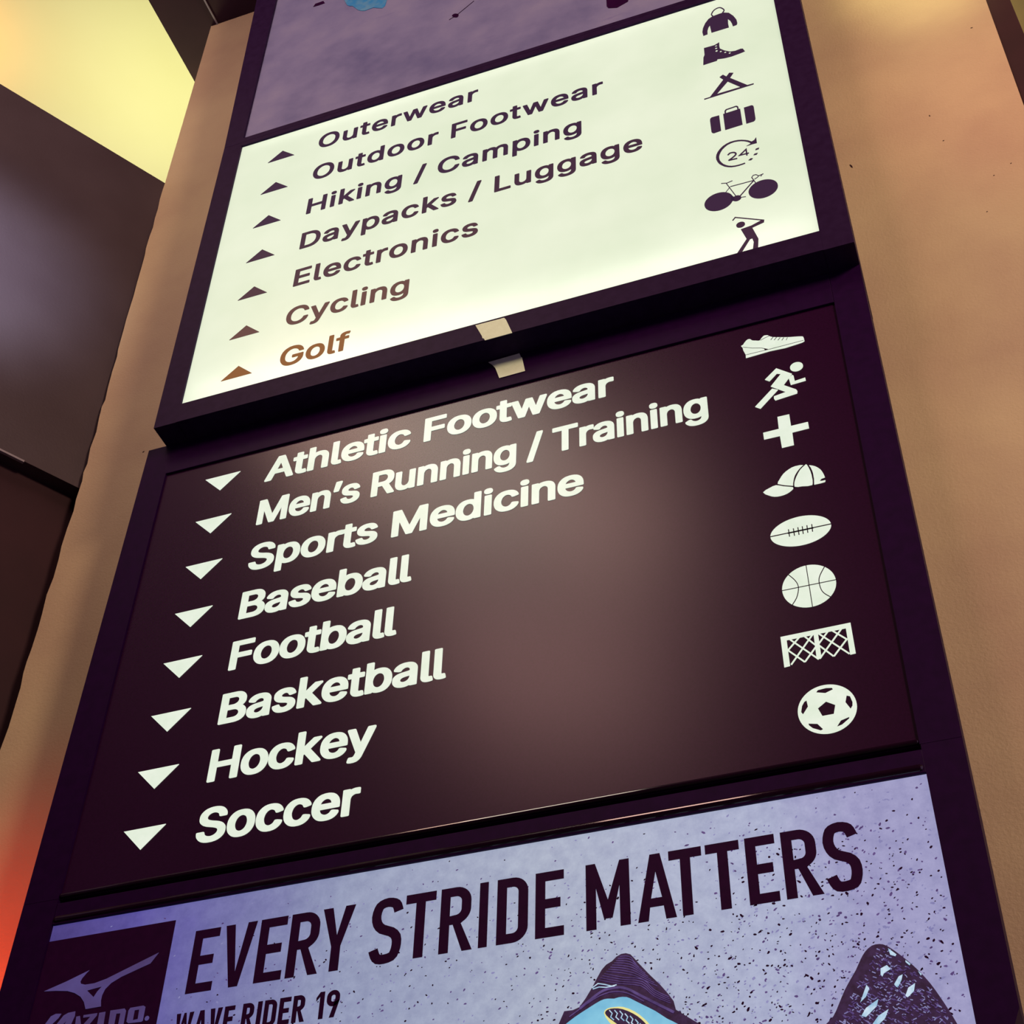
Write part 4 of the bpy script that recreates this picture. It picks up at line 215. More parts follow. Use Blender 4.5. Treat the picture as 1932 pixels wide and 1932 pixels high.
0.2888,0.3638,0.2927,0.3513,0.295,0.1538,0.295,0.1513,0.2969,0.1501,0.2988,0.1501,0.4313,0.1538,0.435,0.3738,0.435,0.3863,0.4373,0.3918,0.4413,0.3938,0.4463,0.3938,0.5137,0.3918,0.5187,0.3888,0.5212,0.3738,0.525,0.0538,0.525,0.0438,0.5231,0.0372,0.5187,0.0351,0.5137,0.0351,-0.0038,0.0363,-0.0088]]]},"T":{"a":0.4486,"l":[[[0.1751,-0.0138,0.188,-0.0163,0.263,-0.0163,0.2755,-0.0133,0.2785,-0.0113,0.2815,-0.0062,0.2818,0.4313,0.2855,0.435,0.423,0.435,0.4355,0.4379,0.4397,0.4413,0.4418,0.4463,0.4418,0.5137,0.4397,0.5187,0.4355,0.5221,0.423,0.525,0.0255,0.525,0.013,0.5221,0.0074,0.5162,0.0068,0.4463,0.0088,0.4413,0.013,0.4379,0.0255,0.435,0.163,0.435,0.168,0.4313,0.168,-0.0038,0.1693,-0.0088]]]},"A":{"a":0.4797,"l":[[[-0.0014,-0.0138,0.0101,-0.0163,0.0901,-0.0163,0.1026,-0.014,0.1068,-0.0113,0.1137,0.0013,0.1553,0.1213,0.1601,0.1262,0.3201,0.1256,0.3237,0.1213,0.3683,-0.0038,0.3735,-0.0113,0.3776,-0.014,0.3901,-0.0163,0.4676,-0.0163,0.4801,-0.014,0.4864,-0.0088,0.4876,0.0062,0.4853,0.0163,0.3035,0.5112,0.2993,0.5187,0.2951,0.5221,0.2826,0.525,0.1951,0.525,0.1826,0.5221,0.1751,0.5137,-0.0051,0.0188,-0.0086,0.0062,-0.0084,-0.0062,-0.0054,-0.0113],[0.1926,0.2151,0.1895,0.2188,0.2361,0.3563,0.2376,0.3588,0.2401,0.3588,0.2889,0.2188,0.2851,0.215]]]},"y":{"a":0.3892,"l":[[[0.0524,-0.1589,0.0712,-0.1614,0.1112,-0.1614,0.1487,-0.1536,0.1637,-0.1474,0.1862,-0.1318,0.2012,-0.1161,0.2151,-0.0964,0.2285,-0.0689,0.3939,0.3636,0.396,0.3711,0.396,0.3861,0.3912,0.3924,0.3762,0.3961,0.2987,0.3961,0.2887,0.3943,0.2832,0.3911,0.2776,0.3811,0.198,0.1611,0.1962,0.157,0.1937,0.1569,0.1901,0.1636,0.1101,0.3861,0.1067,0.3911,0.1012,0.3943,0.0912,0.3961,0.0112,0.3961,-0.0013,0.3932,-0.0063,0.3886,-0.0076,0.3736,-0.0059,0.3661,0.1335,-0.0014,0.1212,-0.0389,0.112,-0.0564,0.1037,-0.0661,0.0912,-0.0724,0.0737,-0.0701,0.0487,-0.0711,0.0412,-0.0739,0.0364,-0.0789,0.0232,-0.1264,0.0224,-0.1439,0.0245,-0.1489,0.0312,-0.1536]]]},"t":{"a":0.2274,"l":[[[0.1302,-0.0178,0.1477,-0.0203,0.1902,-0.0203,0.2152,-0.0168,0.2302,-0.0131,0.2352,-0.0095,0.2375,-0.0053,0.2367,0.0172,0.2279,0.0572,0.2257,0.0622,0.2202,0.0667,0.2077,0.0697,0.1902,0.0697,0.1752,0.0672,0.1652,0.0684,0.1602,0.0719,0.1565,0.0772,0.1515,0.0947,0.1515,0.3072,0.1552,0.3109,0.2102,0.3109,0.2202,0.3128,0.2269,0.3172,0.229,0.3222,0.229,0.3847,0.2252,0.3913,0.2152,0.3951,0.1552,0.3959,0.1527,0.3978,0.1515,0.3997,0.1513,0.4772,0.1482,0.4822,0.1452,0.4842,0.1327,0.4872,0.0577,0.4869,0.0477,0.4849,0.0427,0.4813,0.0404,0.4772,0.0402,0.3997,0.0384,0.3972,0.0352,0.3959,-0.0048,0.3951,-0.0123,0.393,-0.0179,0.3872,-0.0185,0.3222,-0.0164,0.3172,-0.0098,0.3128,0.0002,0.3109,0.0352,0.3109,0.0402,0.3072,0.0402,0.0722,0.0438,0.0522,0.0492,0.0372,0.0565,0.0247,0.0646,0.0147,0.0802,0.0009,0.0902,-0.0053,0.1052,-0.0118]]]},"H":{"a":0.5169,"l":[[[0.0423,-0.0138,0.0538,-0.0163,0.1313,-0.0163,0.1438,-0.0133,0.1488,-0.0088,0.1501,-0.0038,0.1501,0.2112,0.1538,0.215,0.3638,0.215,0.3657,0.2137,0.3676,0.2112,0.3676,-0.0038,0.3688,-0.0088,0.3738,-0.0133,
0.3863,-0.0163,0.4613,-0.0163,0.4738,-0.014,0.4788,-0.0104,0.4813,-0.0038,0.4813,0.5137,0.4788,0.5192,0.4738,0.5227,0.4613,0.525,0.3863,0.525,0.3738,0.5221,0.3682,0.5162,0.3676,0.3088,0.3638,0.305,0.1538,0.305,0.1501,0.3088,0.1495,0.5162,0.1438,0.5221,0.1313,0.525,0.0538,0.525,0.0438,0.5231,0.0372,0.5187,0.0351,0.5137,0.0351,-0.0038,0.0363,-0.0088]]]},"B":{"a":0.4561,"l":[[[0.0423,-0.0138,0.0538,-0.0163,0.2738,-0.0163,0.3113,-0.0117,0.3488,-0.0023,0.3638,0.0037,0.3813,0.0133,0.3963,0.0246,0.4132,0.0412,0.424,0.0562,0.4365,0.0838,0.4426,0.1138,0.4426,0.1588,0.439,0.1813,0.4326,0.2013,0.4247,0.2162,0.4161,0.2288,0.3963,0.2494,0.3718,0.2663,0.3718,0.2688,0.3913,0.2844,0.4038,0.2988,0.4161,0.3213,0.4205,0.3362,0.4226,0.3513,0.4224,0.3987,0.4149,0.4313,0.4009,0.4588,0.3932,0.4688,0.3763,0.4856,0.3563,0.5002,0.3338,0.511,0.3163,0.5167,0.2888,0.5223,0.2638,0.525,0.0538,0.525,0.0438,0.5231,0.0372,0.5187,0.0351,0.5137,0.0351,-0.0038,0.0363,-0.0088],[0.1538,0.0737,0.1508,0.0762,0.1501,0.0788,0.1501,0.2112,0.1538,0.215,0.2413,0.215,0.2663,0.2119,0.2788,0.2075,0.2988,0.1958,0.307,0.1888,0.3168,0.1763,0.327,0.1537,0.3299,0.1387,0.3293,0.1312,0.3249,0.1163,0.3197,0.1062,0.3122,0.0962,0.3013,0.0871,0.2813,0.0781,0.2563,0.074],[0.1538,0.3013,0.1508,0.3038,0.1501,0.3063,0.1501,0.4313,0.152,0.4338,0.1538,0.435,0.2463,0.435,0.2563,0.4335,0.2688,0.43,0.2788,0.4252,0.2881,0.4188,0.2953,0.4113,0.3032,0.3987,0.3078,0.3863,0.3101,0.3763,0.3099,0.3663,0.307,0.3538,0.302,0.3412,0.2938,0.3293,0.2863,0.3215,0.2663,0.3092,0.2538,0.3044,0.2438,0.3025,0.2313,0.3013]]]},"s":{"a":0.365,"l":[[[0.138,-0.0219,0.1593,-0.0244,0.2043,-0.0244,0.2193,-0.023,0.2493,-0.0176,0.2818,-0.0063,0.2968,0.0014,0.3118,0.0118,0.3318,0.0313,0.3436,0.0481,0.3534,0.0731,0.3568,0.1006,0.3568,0.1131,0.3534,0.1406,0.3493,0.1531,0.3426,0.1656,0.3243,0.1874,0.3043,0.2022,0.2793,0.2141,0.2543,0.2222,0.1793,0.2401,0.1593,0.2474,0.1433,0.2581,0.138,0.2656,0.1353,0.2731,0.1347,0.2781,0.138,0.2881,0.1468,0.2997,0.1643,0.3106,0.1818,0.3156,0.1943,0.3153,0.2018,0.3137,0.2193,0.3045,0.2338,0.2881,0.244,0.2681,0.2518,0.2624,0.2618,0.2606,0.2768,0.2608,0.3368,0.2739,0.3459,0.2781,0.3493,0.2856,0.3493,0.2956,0.347,0.3056,0.3386,0.3256,0.3243,0.3475,0.3093,0.3635,0.2893,0.3785,0.2768,0.3849,0.2568,0.3924,0.2368,0.397,0.2118,0.4006,0.1643,0.4006,0.1268,0.3947,0.1043,0.3878,0.0768,0.3745,0.0593,0.3612,0.0384,0.3381,0.0311,0.3256,0.0261,0.3131,0.0218,0.2906,0.0218,0.2581,0.0238,0.2431,0.0284,0.2281,0.0347,0.2156,0.0438,0.2031,0.0543,0.1924,0.0718,0.1789,0.0993,0.1653,0.1268,0.1564,0.2018,0.1387,0.2143,0.1343,0.2318,0.1237,0.2401,0.1106,0.2418,0.1031,0.2407,0.0981,0.2359,0.0881,0.2293,0.0799,0.2193,0.0726,0.2068,0.0666,0.1968,0.0637,0.1818,0.0618,0.1618,0.0653,0.1418,0.0756,0.1301,0.0881,0.1168,0.1172,0.1118,0.1208,0.1068,0.122,0.0993,0.1231,0.0793,0.122,0.0268,0.111,0.0168,0.1076,0.0118,0.1031,0.0105,0.0981,0.0115,0.0806,0.0199,0.0556,0.0318,0.0356,0.0499,0.0156,0.0693,0.001,0.0868,-0.0082,0.1143,-0.0174]]]},
"u":{"a":0.41,"l":[[[0.1438,-0.0189,0.1613,-0.0214,0.2013,-0.0214,0.2138,-0.0199,0.2388,-0.0145,0.2688,-0.002,0.2719,-0.0039,0.2738,-0.0089,0.2788,-0.0135,0.2913,-0.0164,0.3638,-0.0164,0.3763,-0.0135,0.3813,-0.0089,0.3826,-0.0039,0.3826,0.3836,0.3813,0.3886,0.3763,0.3932,0.3638,0.3961,0.2913,0.3961,0.2788,0.3938,0.2726,0.3886,0.2713,0.3836,0.2713,0.1561,0.268,0.1311,0.2601,0.1086,0.2526,0.0961,0.2441,0.0861,0.2238,0.073,0.2138,0.0693,0.2038,0.0674,0.1938,0.0676,0.1838,0.0703,0.1738,0.0753,0.1621,0.0836,0.1495,0.1011,0.1411,0.1261,0.1388,0.1411,0.1388,0.3836,0.1376,0.3886,0.1313,0.3938,0.1188,0.3961,0.0463,0.3961,0.0338,0.3932,0.0288,0.3886,0.0276,0.3836,0.0276,0.1161,0.0334,0.0786,0.0401,0.0586,0.0492,0.0411,0.0622,0.0236,0.0738,0.012,0.0913,-0.001,0.1013,-0.0064,0.1238,-0.0145]]]},"g":{"a":0.4251,"l":[[[0.1604,-0.1643,0.1829,-0.1668,0.2329,-0.1666,0.2729,-0.1608,0.3054,-0.1516,0.3204,-0.1456,0.3329,-0.1385,0.3529,-0.1236,0.3729,-0.1018,0.381,-0.0893,0.3881,-0.0743,0.3943,-0.0518,0.3979,-0.0218,0.3979,0.3832,0.3966,0.3882,0.3904,0.3934,0.3779,0.3957,0.3054,0.3955,0.2929,0.3919,0.2891,0.3882,0.2879,0.3832,0.2854,0.3807,0.2554,0.3938,0.2354,0.3984,0.2179,0.4007,0.1754,0.4007,0.1579,0.3984,0.1279,0.3913,0.1029,0.3807,0.0854,0.3694,0.0754,0.3614,0.0572,0.3432,0.0387,0.3182,0.0304,0.3032,0.0231,0.2857,0.0139,0.2532,0.0091,0.2157,0.0091,0.1682,0.0116,0.1432,0.0185,0.1107,0.0279,0.0857,0.0441,0.0582,0.0579,0.0414,0.0804,0.0211,0.0954,0.0113,0.1104,0.0038,0.1354,-0.0047,0.1654,-0.0106,0.1804,-0.0118,0.2254,-0.0106,0.2554,-0.0045,0.2679,0.0001,0.2829,0.0078,0.2862,0.0057,0.2864,-0.0043,0.2835,-0.0243,0.2773,-0.0418,0.2712,-0.0518,0.2646,-0.0593,0.2554,-0.066,0.2454,-0.0718,0.2304,-0.0774,0.2129,-0.0806,0.2004,-0.0806,0.1879,-0.0787,0.1754,-0.0749,0.1604,-0.0672,0.1461,-0.0568,0.1229,-0.0289,0.1179,-0.0262,0.1079,-0.0243,0.0929,-0.0245,0.0779,-0.0287,0.0354,-0.0529,0.0274,-0.0593,0.0254,-0.0643,0.0254,-0.0743,0.0289,-0.0843,0.0474,-0.1093,0.0704,-0.1306,0.0879,-0.1418,0.1154,-0.1541,0.1404,-0.161],[0.2029,0.0757,0.1854,0.0792,0.1679,0.088,0.1547,0.0982,0.1433,0.1132,0.1373,0.1232,0.1321,0.1357,0.126,0.1557,0.1216,0.1832,0.1216,0.2007,0.1252,0.2257,0.1298,0.2432,0.1354,0.2582,0.1466,0.2782,0.1604,0.2939,0.1704,0.3015,0.1879,0.3101,0.2054,0.3132,0.2229,0.3096,0.2379,0.3024,0.2531,0.2907,0.2662,0.2732,0.275,0.2557,0.2821,0.2332,0.2866,0.2057,0.2866,0.1807,0.2835,0.1582,0.2781,0.1382,0.2679,0.1157,0.2614,0.1057,0.2504,0.094,0.2354,0.0838,0.2204,0.078]]]},"d":{"a":0.4244,"l":[[[0.1566,-0.0219,0.1754,-0.0244,0.2154,-0.0244,0.2279,-0.0232,0.2454,-0.0199,0.2629,-0.0142,0.2854,-0.0032,0.2904,-0.0099,0.2954,-0.0134,0.3079,-0.0157,0.3779,-0.0157,0.3904,-0.0128,0.396,-0.0069,0.3966,0.5131,0.3954,0.5181,0.3904,0.5226,0.3779,0.5256,0.3054,0.5256,0.2929,0.5233,0.2879,0.5197,0.2854,0.5131,0.2854,0.3856,0.2829,0.3818,0.2554,0.3937,0.2354,0.3983,0.2179,0.4006,0.1729,0.4006,0.1354,0.3937,0.1179,0.3878,0.1029,0.3808,0.0879,0.3716,0.0711,0.3581,0.0604,0.3473,0.0468,0.3306,
0.0304,0.3031,0.0198,0.2756,0.0148,0.2556,0.0091,0.2131,0.0091,0.1656,0.0106,0.1481,0.016,0.1156,0.0243,0.0881,0.036,0.0631,0.0471,0.0456,0.0572,0.0331,0.0779,0.0126,0.0929,0.0014,0.1129,-0.0094,0.1404,-0.0188],[0.1929,0.0651,0.1754,0.0724,0.1636,0.0806,0.1514,0.0931,0.1416,0.1081,0.1343,0.1231,0.126,0.1506,0.1218,0.1781,0.1216,0.1981,0.1285,0.2381,0.1366,0.2606,0.1483,0.2806,0.1589,0.2931,0.1754,0.3047,0.1904,0.311,0.2054,0.3131,0.2229,0.3095,0.2379,0.302,0.2547,0.2881,0.2639,0.2756,0.275,0.2531,0.2823,0.2281,0.2852,0.2106,0.2866,0.1831,0.2823,0.1506,0.2785,0.1356,0.271,0.1156,0.2577,0.0931,0.2479,0.0826,0.2304,0.0706,0.2129,0.0645,0.2029,0.0635]]]},"h":{"a":0.41,"l":[[[0.0348,-0.0138,0.0463,-0.0163,0.1188,-0.0163,0.1313,-0.014,0.1376,-0.0088,0.1388,-0.0038,0.1388,0.2288,0.142,0.2488,0.1465,0.2638,0.1513,0.2737,0.1576,0.2838,0.1663,0.2938,0.1888,0.3075,0.2088,0.3125,0.2238,0.3098,0.2338,0.3054,0.2463,0.2969,0.2536,0.2888,0.2599,0.2787,0.268,0.2563,0.2713,0.2313,0.2713,-0.0038,0.2726,-0.0088,0.2788,-0.014,0.2913,-0.0163,0.3638,-0.0163,0.3763,-0.0133,0.3793,-0.0113,0.3824,-0.0062,0.3826,0.2538,0.378,0.2938,0.3757,0.3038,0.3674,0.3263,0.3536,0.3488,0.3338,0.3694,0.3138,0.3831,0.2888,0.3931,0.2563,0.3998,0.2188,0.4012,0.2013,0.4,0.1763,0.3954,0.1588,0.3898,0.1438,0.3831,0.1399,0.3838,0.1388,0.3863,0.1388,0.5137,0.1368,0.5187,0.1338,0.5212,0.1213,0.5248,0.0463,0.525,0.0338,0.5221,0.0297,0.5187,0.0276,0.5137,0.0276,-0.0038,0.0288,-0.0088]]]},"a":{"a":0.3892,"l":[[[0.1204,-0.0223,0.1391,-0.0248,0.1816,-0.0248,0.1941,-0.0233,0.2216,-0.0175,0.2491,-0.0067,0.2591,-0.0137,0.2716,-0.016,0.3441,-0.0158,0.3541,-0.0137,0.3591,-0.0103,0.361,-0.0073,0.3616,0.2727,0.3583,0.2977,0.3543,0.3127,0.3466,0.3302,0.3291,0.3545,0.3066,0.3735,0.2941,0.3808,0.2791,0.3873,0.2541,0.3946,0.2191,0.4002,0.1666,0.4002,0.1366,0.3954,0.1166,0.3904,0.1016,0.3852,0.0816,0.3758,0.0566,0.3582,0.0435,0.3452,0.0333,0.3327,0.0181,0.3052,0.0166,0.2977,0.0168,0.2852,0.0198,0.2802,0.0241,0.2769,0.0766,0.2608,0.0916,0.2577,0.1066,0.2577,0.1191,0.2606,0.1244,0.2652,0.1369,0.2852,0.1466,0.2952,0.1666,0.3073,0.1791,0.3121,0.1891,0.3138,0.2016,0.3138,0.2116,0.3117,0.2291,0.3027,0.2387,0.2927,0.2468,0.2752,0.25,0.2577,0.2466,0.2505,0.2416,0.2471,0.2241,0.2429,0.1316,0.2304,0.0991,0.2233,0.0791,0.2167,0.0591,0.2077,0.0416,0.1959,0.026,0.1802,0.0141,0.1627,0.0077,0.1427,0.0056,0.1277,0.0054,0.0902,0.0102,0.0627,0.0185,0.0427,0.0348,0.0202,0.0441,0.011,0.0591,-0.0004,0.0866,-0.0137],[0.1641,0.0627,0.1491,0.0663,0.1391,0.071,0.1291,0.0785,0.1229,0.0877,0.1187,0.0977,0.1179,0.1077,0.1216,0.1202,0.1285,0.1302,0.1441,0.1406,0.1716,0.1496,0.2466,0.1606,0.2491,0.159,0.2504,0.1552,0.2504,0.1402,0.2473,0.1227,0.2416,0.1077,0.2283,0.0877,0.2166,0.0781,0.1991,0.0681,0.1791,0.0627]]]},"n":{"a":0.4097,"l":[[[0.0348,-0.0138,0.0463,-0.0163,0.1188,-0.0163,0.1313,-0.014,0.1376,-0.0088,0.1388,-0.0038,0.1388,0.2288,0.142,0.2488,0.1465,0.2638,0.1513,0.2737,0.1576,0.2838,0.1663,0.2938,0.1888,0.3075,0.2088,0.3125,0.2238,
0.3098,0.2338,0.3054,0.2463,0.2969,0.2536,0.2888,0.2599,0.2787,0.268,0.2563,0.2713,0.2313,0.2713,-0.0038,0.2726,-0.0088,0.2788,-0.014,0.2913,-0.0163,0.3638,-0.0163,0.3763,-0.0133,0.3813,-0.0088,0.3826,-0.0038,0.3826,0.2538,0.3811,0.2737,0.378,0.2938,0.374,0.3088,0.3632,0.3338,0.3493,0.3538,0.3313,0.3713,0.3138,0.3831,0.2888,0.3931,0.2563,0.3998,0.2363,0.4012,0.2013,0.4,0.1813,0.3965,0.1588,0.3898,0.1388,0.3813,0.1313,0.3913,0.1163,0.395,0.0463,0.395,0.0363,0.3931,0.0297,0.3888,0.0276,0.3838,0.0276,-0.0038,0.0288,-0.0088]]]},"R":{"a":0.449,"l":[[[0.0423,-0.0138,0.0538,-0.0163,0.1313,-0.0163,0.1438,-0.0133,0.1488,-0.0088,0.1501,-0.0038,0.1501,0.1763,0.1508,0.1788,0.1538,0.1813,0.2213,0.1813,0.2271,0.1788,0.3238,-0.0013,0.3288,-0.009,0.3338,-0.0133,0.3463,-0.0163,0.4338,-0.0163,0.4463,-0.0133,0.4513,-0.0088,0.4526,-0.0038,0.4513,0.0112,0.3497,0.1987,0.3513,0.2021,0.3738,0.2162,0.3832,0.2238,0.4005,0.2413,0.4118,0.2563,0.4207,0.2737,0.4265,0.2888,0.4305,0.3038,0.4338,0.3263,0.4338,0.3788,0.4303,0.4012,0.4236,0.4238,0.4145,0.4438,0.4026,0.4612,0.3813,0.4831,0.3663,0.4946,0.3463,0.5056,0.3138,0.5169,0.2863,0.5223,0.2588,0.525,0.0538,0.525,0.0438,0.5231,0.0372,0.5187,0.0351,0.5137,0.0351,-0.0038,0.0363,-0.0088],[0.1538,0.2712,0.1508,0.2737,0.1501,0.2762,0.1501,0.4313,0.1513,0.4344,0.1538,0.4363,0.2263,0.4363,0.2538,0.4335,0.2688,0.4296,0.2813,0.4238,0.2982,0.4113,0.3086,0.3963,0.314,0.3838,0.318,0.3688,0.3201,0.3513,0.318,0.3362,0.314,0.3213,0.3055,0.3038,0.2977,0.2938,0.2863,0.2854,0.2738,0.2787,0.2613,0.2746,0.2488,0.2725,0.2363,0.2712]]]},"o":{"a":0.4152,"l":[[[0.1666,-0.0219,0.1854,-0.0244,0.2279,-0.0244,0.2504,-0.0217,0.2754,-0.0163,0.2879,-0.0122,0.3179,0.0022,0.3429,0.0212,0.3571,0.0356,0.3691,0.0506,0.3854,0.0781,0.396,0.1056,0.401,0.1256,0.4054,0.1556,0.4066,0.1831,0.4052,0.2206,0.4018,0.2456,0.3973,0.2656,0.3841,0.3006,0.3654,0.3306,0.3554,0.3424,0.3354,0.3614,0.3054,0.3812,0.2929,0.3866,0.2654,0.3949,0.2304,0.4006,0.1829,0.4003,0.1479,0.3947,0.1254,0.3878,0.1054,0.3787,0.0779,0.3597,0.0579,0.3399,0.0479,0.3277,0.0354,0.3081,0.0266,0.2906,0.0148,0.2531,0.0091,0.2106,0.0091,0.1656,0.0106,0.1481,0.0185,0.1081,0.0266,0.0856,0.0354,0.0681,0.0446,0.0531,0.0562,0.0381,0.0754,0.0187,0.0904,0.0068,0.1054,-0.0026,0.1254,-0.0115,0.1429,-0.0172],[0.2054,0.0631,0.1929,0.0651,0.1754,0.0726,0.1611,0.0831,0.1448,0.1031,0.1346,0.1231,0.126,0.1506,0.1218,0.1781,0.1216,0.1956,0.1252,0.2206,0.1318,0.2456,0.1391,0.2631,0.1518,0.2831,0.1611,0.2931,0.1779,0.3049,0.1929,0.311,0.2104,0.3131,0.2279,0.3091,0.2479,0.2981,0.2579,0.2898,0.2721,0.2706,0.2785,0.2581,0.286,0.2381,0.2916,0.2131,0.2941,0.1831,0.2896,0.1506,0.2868,0.1406,0.2798,0.1206,0.2691,0.1006,0.2572,0.0856,0.2429,0.0747,0.2254,0.0662]]]},"w":{"a":0.5671,"l":[[[0.1198,-0.0138,0.1313,-0.0163,0.2038,-0.0163,0.2163,-0.014,0.2227,-0.0088,0.2282,0.0062,0.2809,0.1912,0.2838,0.1943,0.2863,0.1912,0.3361,0.0163,0.3419,-0.0038,0.3446,-0.0088,0.3513,-0.014,0.3638,-0.0163,0.4363,-0.0163,0.4463,-0.0144,0.4513,-0.0117,
0.4552,-0.0062,0.4569,-0.0013,0.5669,0.3613,0.5688,0.3713,0.5688,0.3838,0.5667,0.3888,0.5613,0.3927,0.5488,0.395,0.4738,0.395,0.4638,0.3931,0.457,0.3888,0.4538,0.3838,0.4509,0.3738,0.4,0.1912,0.3988,0.1882,0.3963,0.1882,0.3442,0.3788,0.3395,0.3888,0.3338,0.3927,0.3213,0.395,0.2463,0.395,0.2338,0.3927,0.2283,0.3888,0.2257,0.3838,0.1742,0.1962,0.1713,0.1877,0.1688,0.1875,0.1169,0.3713,0.1104,0.3888,0.1038,0.3931,0.0938,0.395,0.0163,0.395,0.0063,0.3931,0.0013,0.3904,-0.0025,0.3838,-0.0023,0.3713,0.0011,0.3588,0.1094,0.0013,0.1136,-0.0088]]]},"b":{"a":0.4244,"l":[[[0.1905,-0.0219,0.2088,-0.0244,0.2513,-0.0242,0.2838,-0.0188,0.3063,-0.0117,0.3188,-0.0063,0.3413,0.0081,0.3638,0.0287,0.3776,0.0456,0.3913,0.0681,0.399,0.0856,0.4045,0.1006,0.4126,0.1381,0.4151,0.1606,0.4151,0.2156,0.4124,0.2406,0.4067,0.2681,0.3963,0.2981,0.383,0.3231,0.3722,0.3381,0.3438,0.3664,0.3263,0.3785,0.3138,0.3849,0.2938,0.3924,0.2613,0.3993,0.2513,0.4006,0.2063,0.4006,0.1738,0.3949,0.1613,0.3908,0.1413,0.3816,0.1388,0.3856,0.1388,0.5131,0.1376,0.5181,0.1313,0.5233,0.1188,0.5256,0.0463,0.5256,0.0363,0.5237,0.0308,0.5206,0.0276,0.5131,0.0282,-0.0069,0.0338,-0.0128,0.0463,-0.0157,0.1188,-0.0157,0.1313,-0.0128,0.1355,-0.0094,0.1388,-0.0041,0.1413,-0.0032,0.1613,-0.0142],[0.2088,0.0651,0.1913,0.0724,0.1738,0.0849,0.1576,0.1081,0.1503,0.1231,0.1422,0.1506,0.139,0.1706,0.1376,0.1931,0.1422,0.2281,0.1461,0.2431,0.1526,0.2606,0.1638,0.2802,0.1746,0.2931,0.1913,0.3049,0.2063,0.311,0.2213,0.3131,0.2388,0.3093,0.2563,0.3001,0.268,0.2906,0.2809,0.2731,0.2926,0.2481,0.2982,0.2281,0.3026,0.2006,0.3026,0.1781,0.2982,0.1506,0.2909,0.1256,0.2784,0.1006,0.2668,0.0856,0.2513,0.0737,0.2363,0.0666,0.2213,0.0635]]]}}}''')
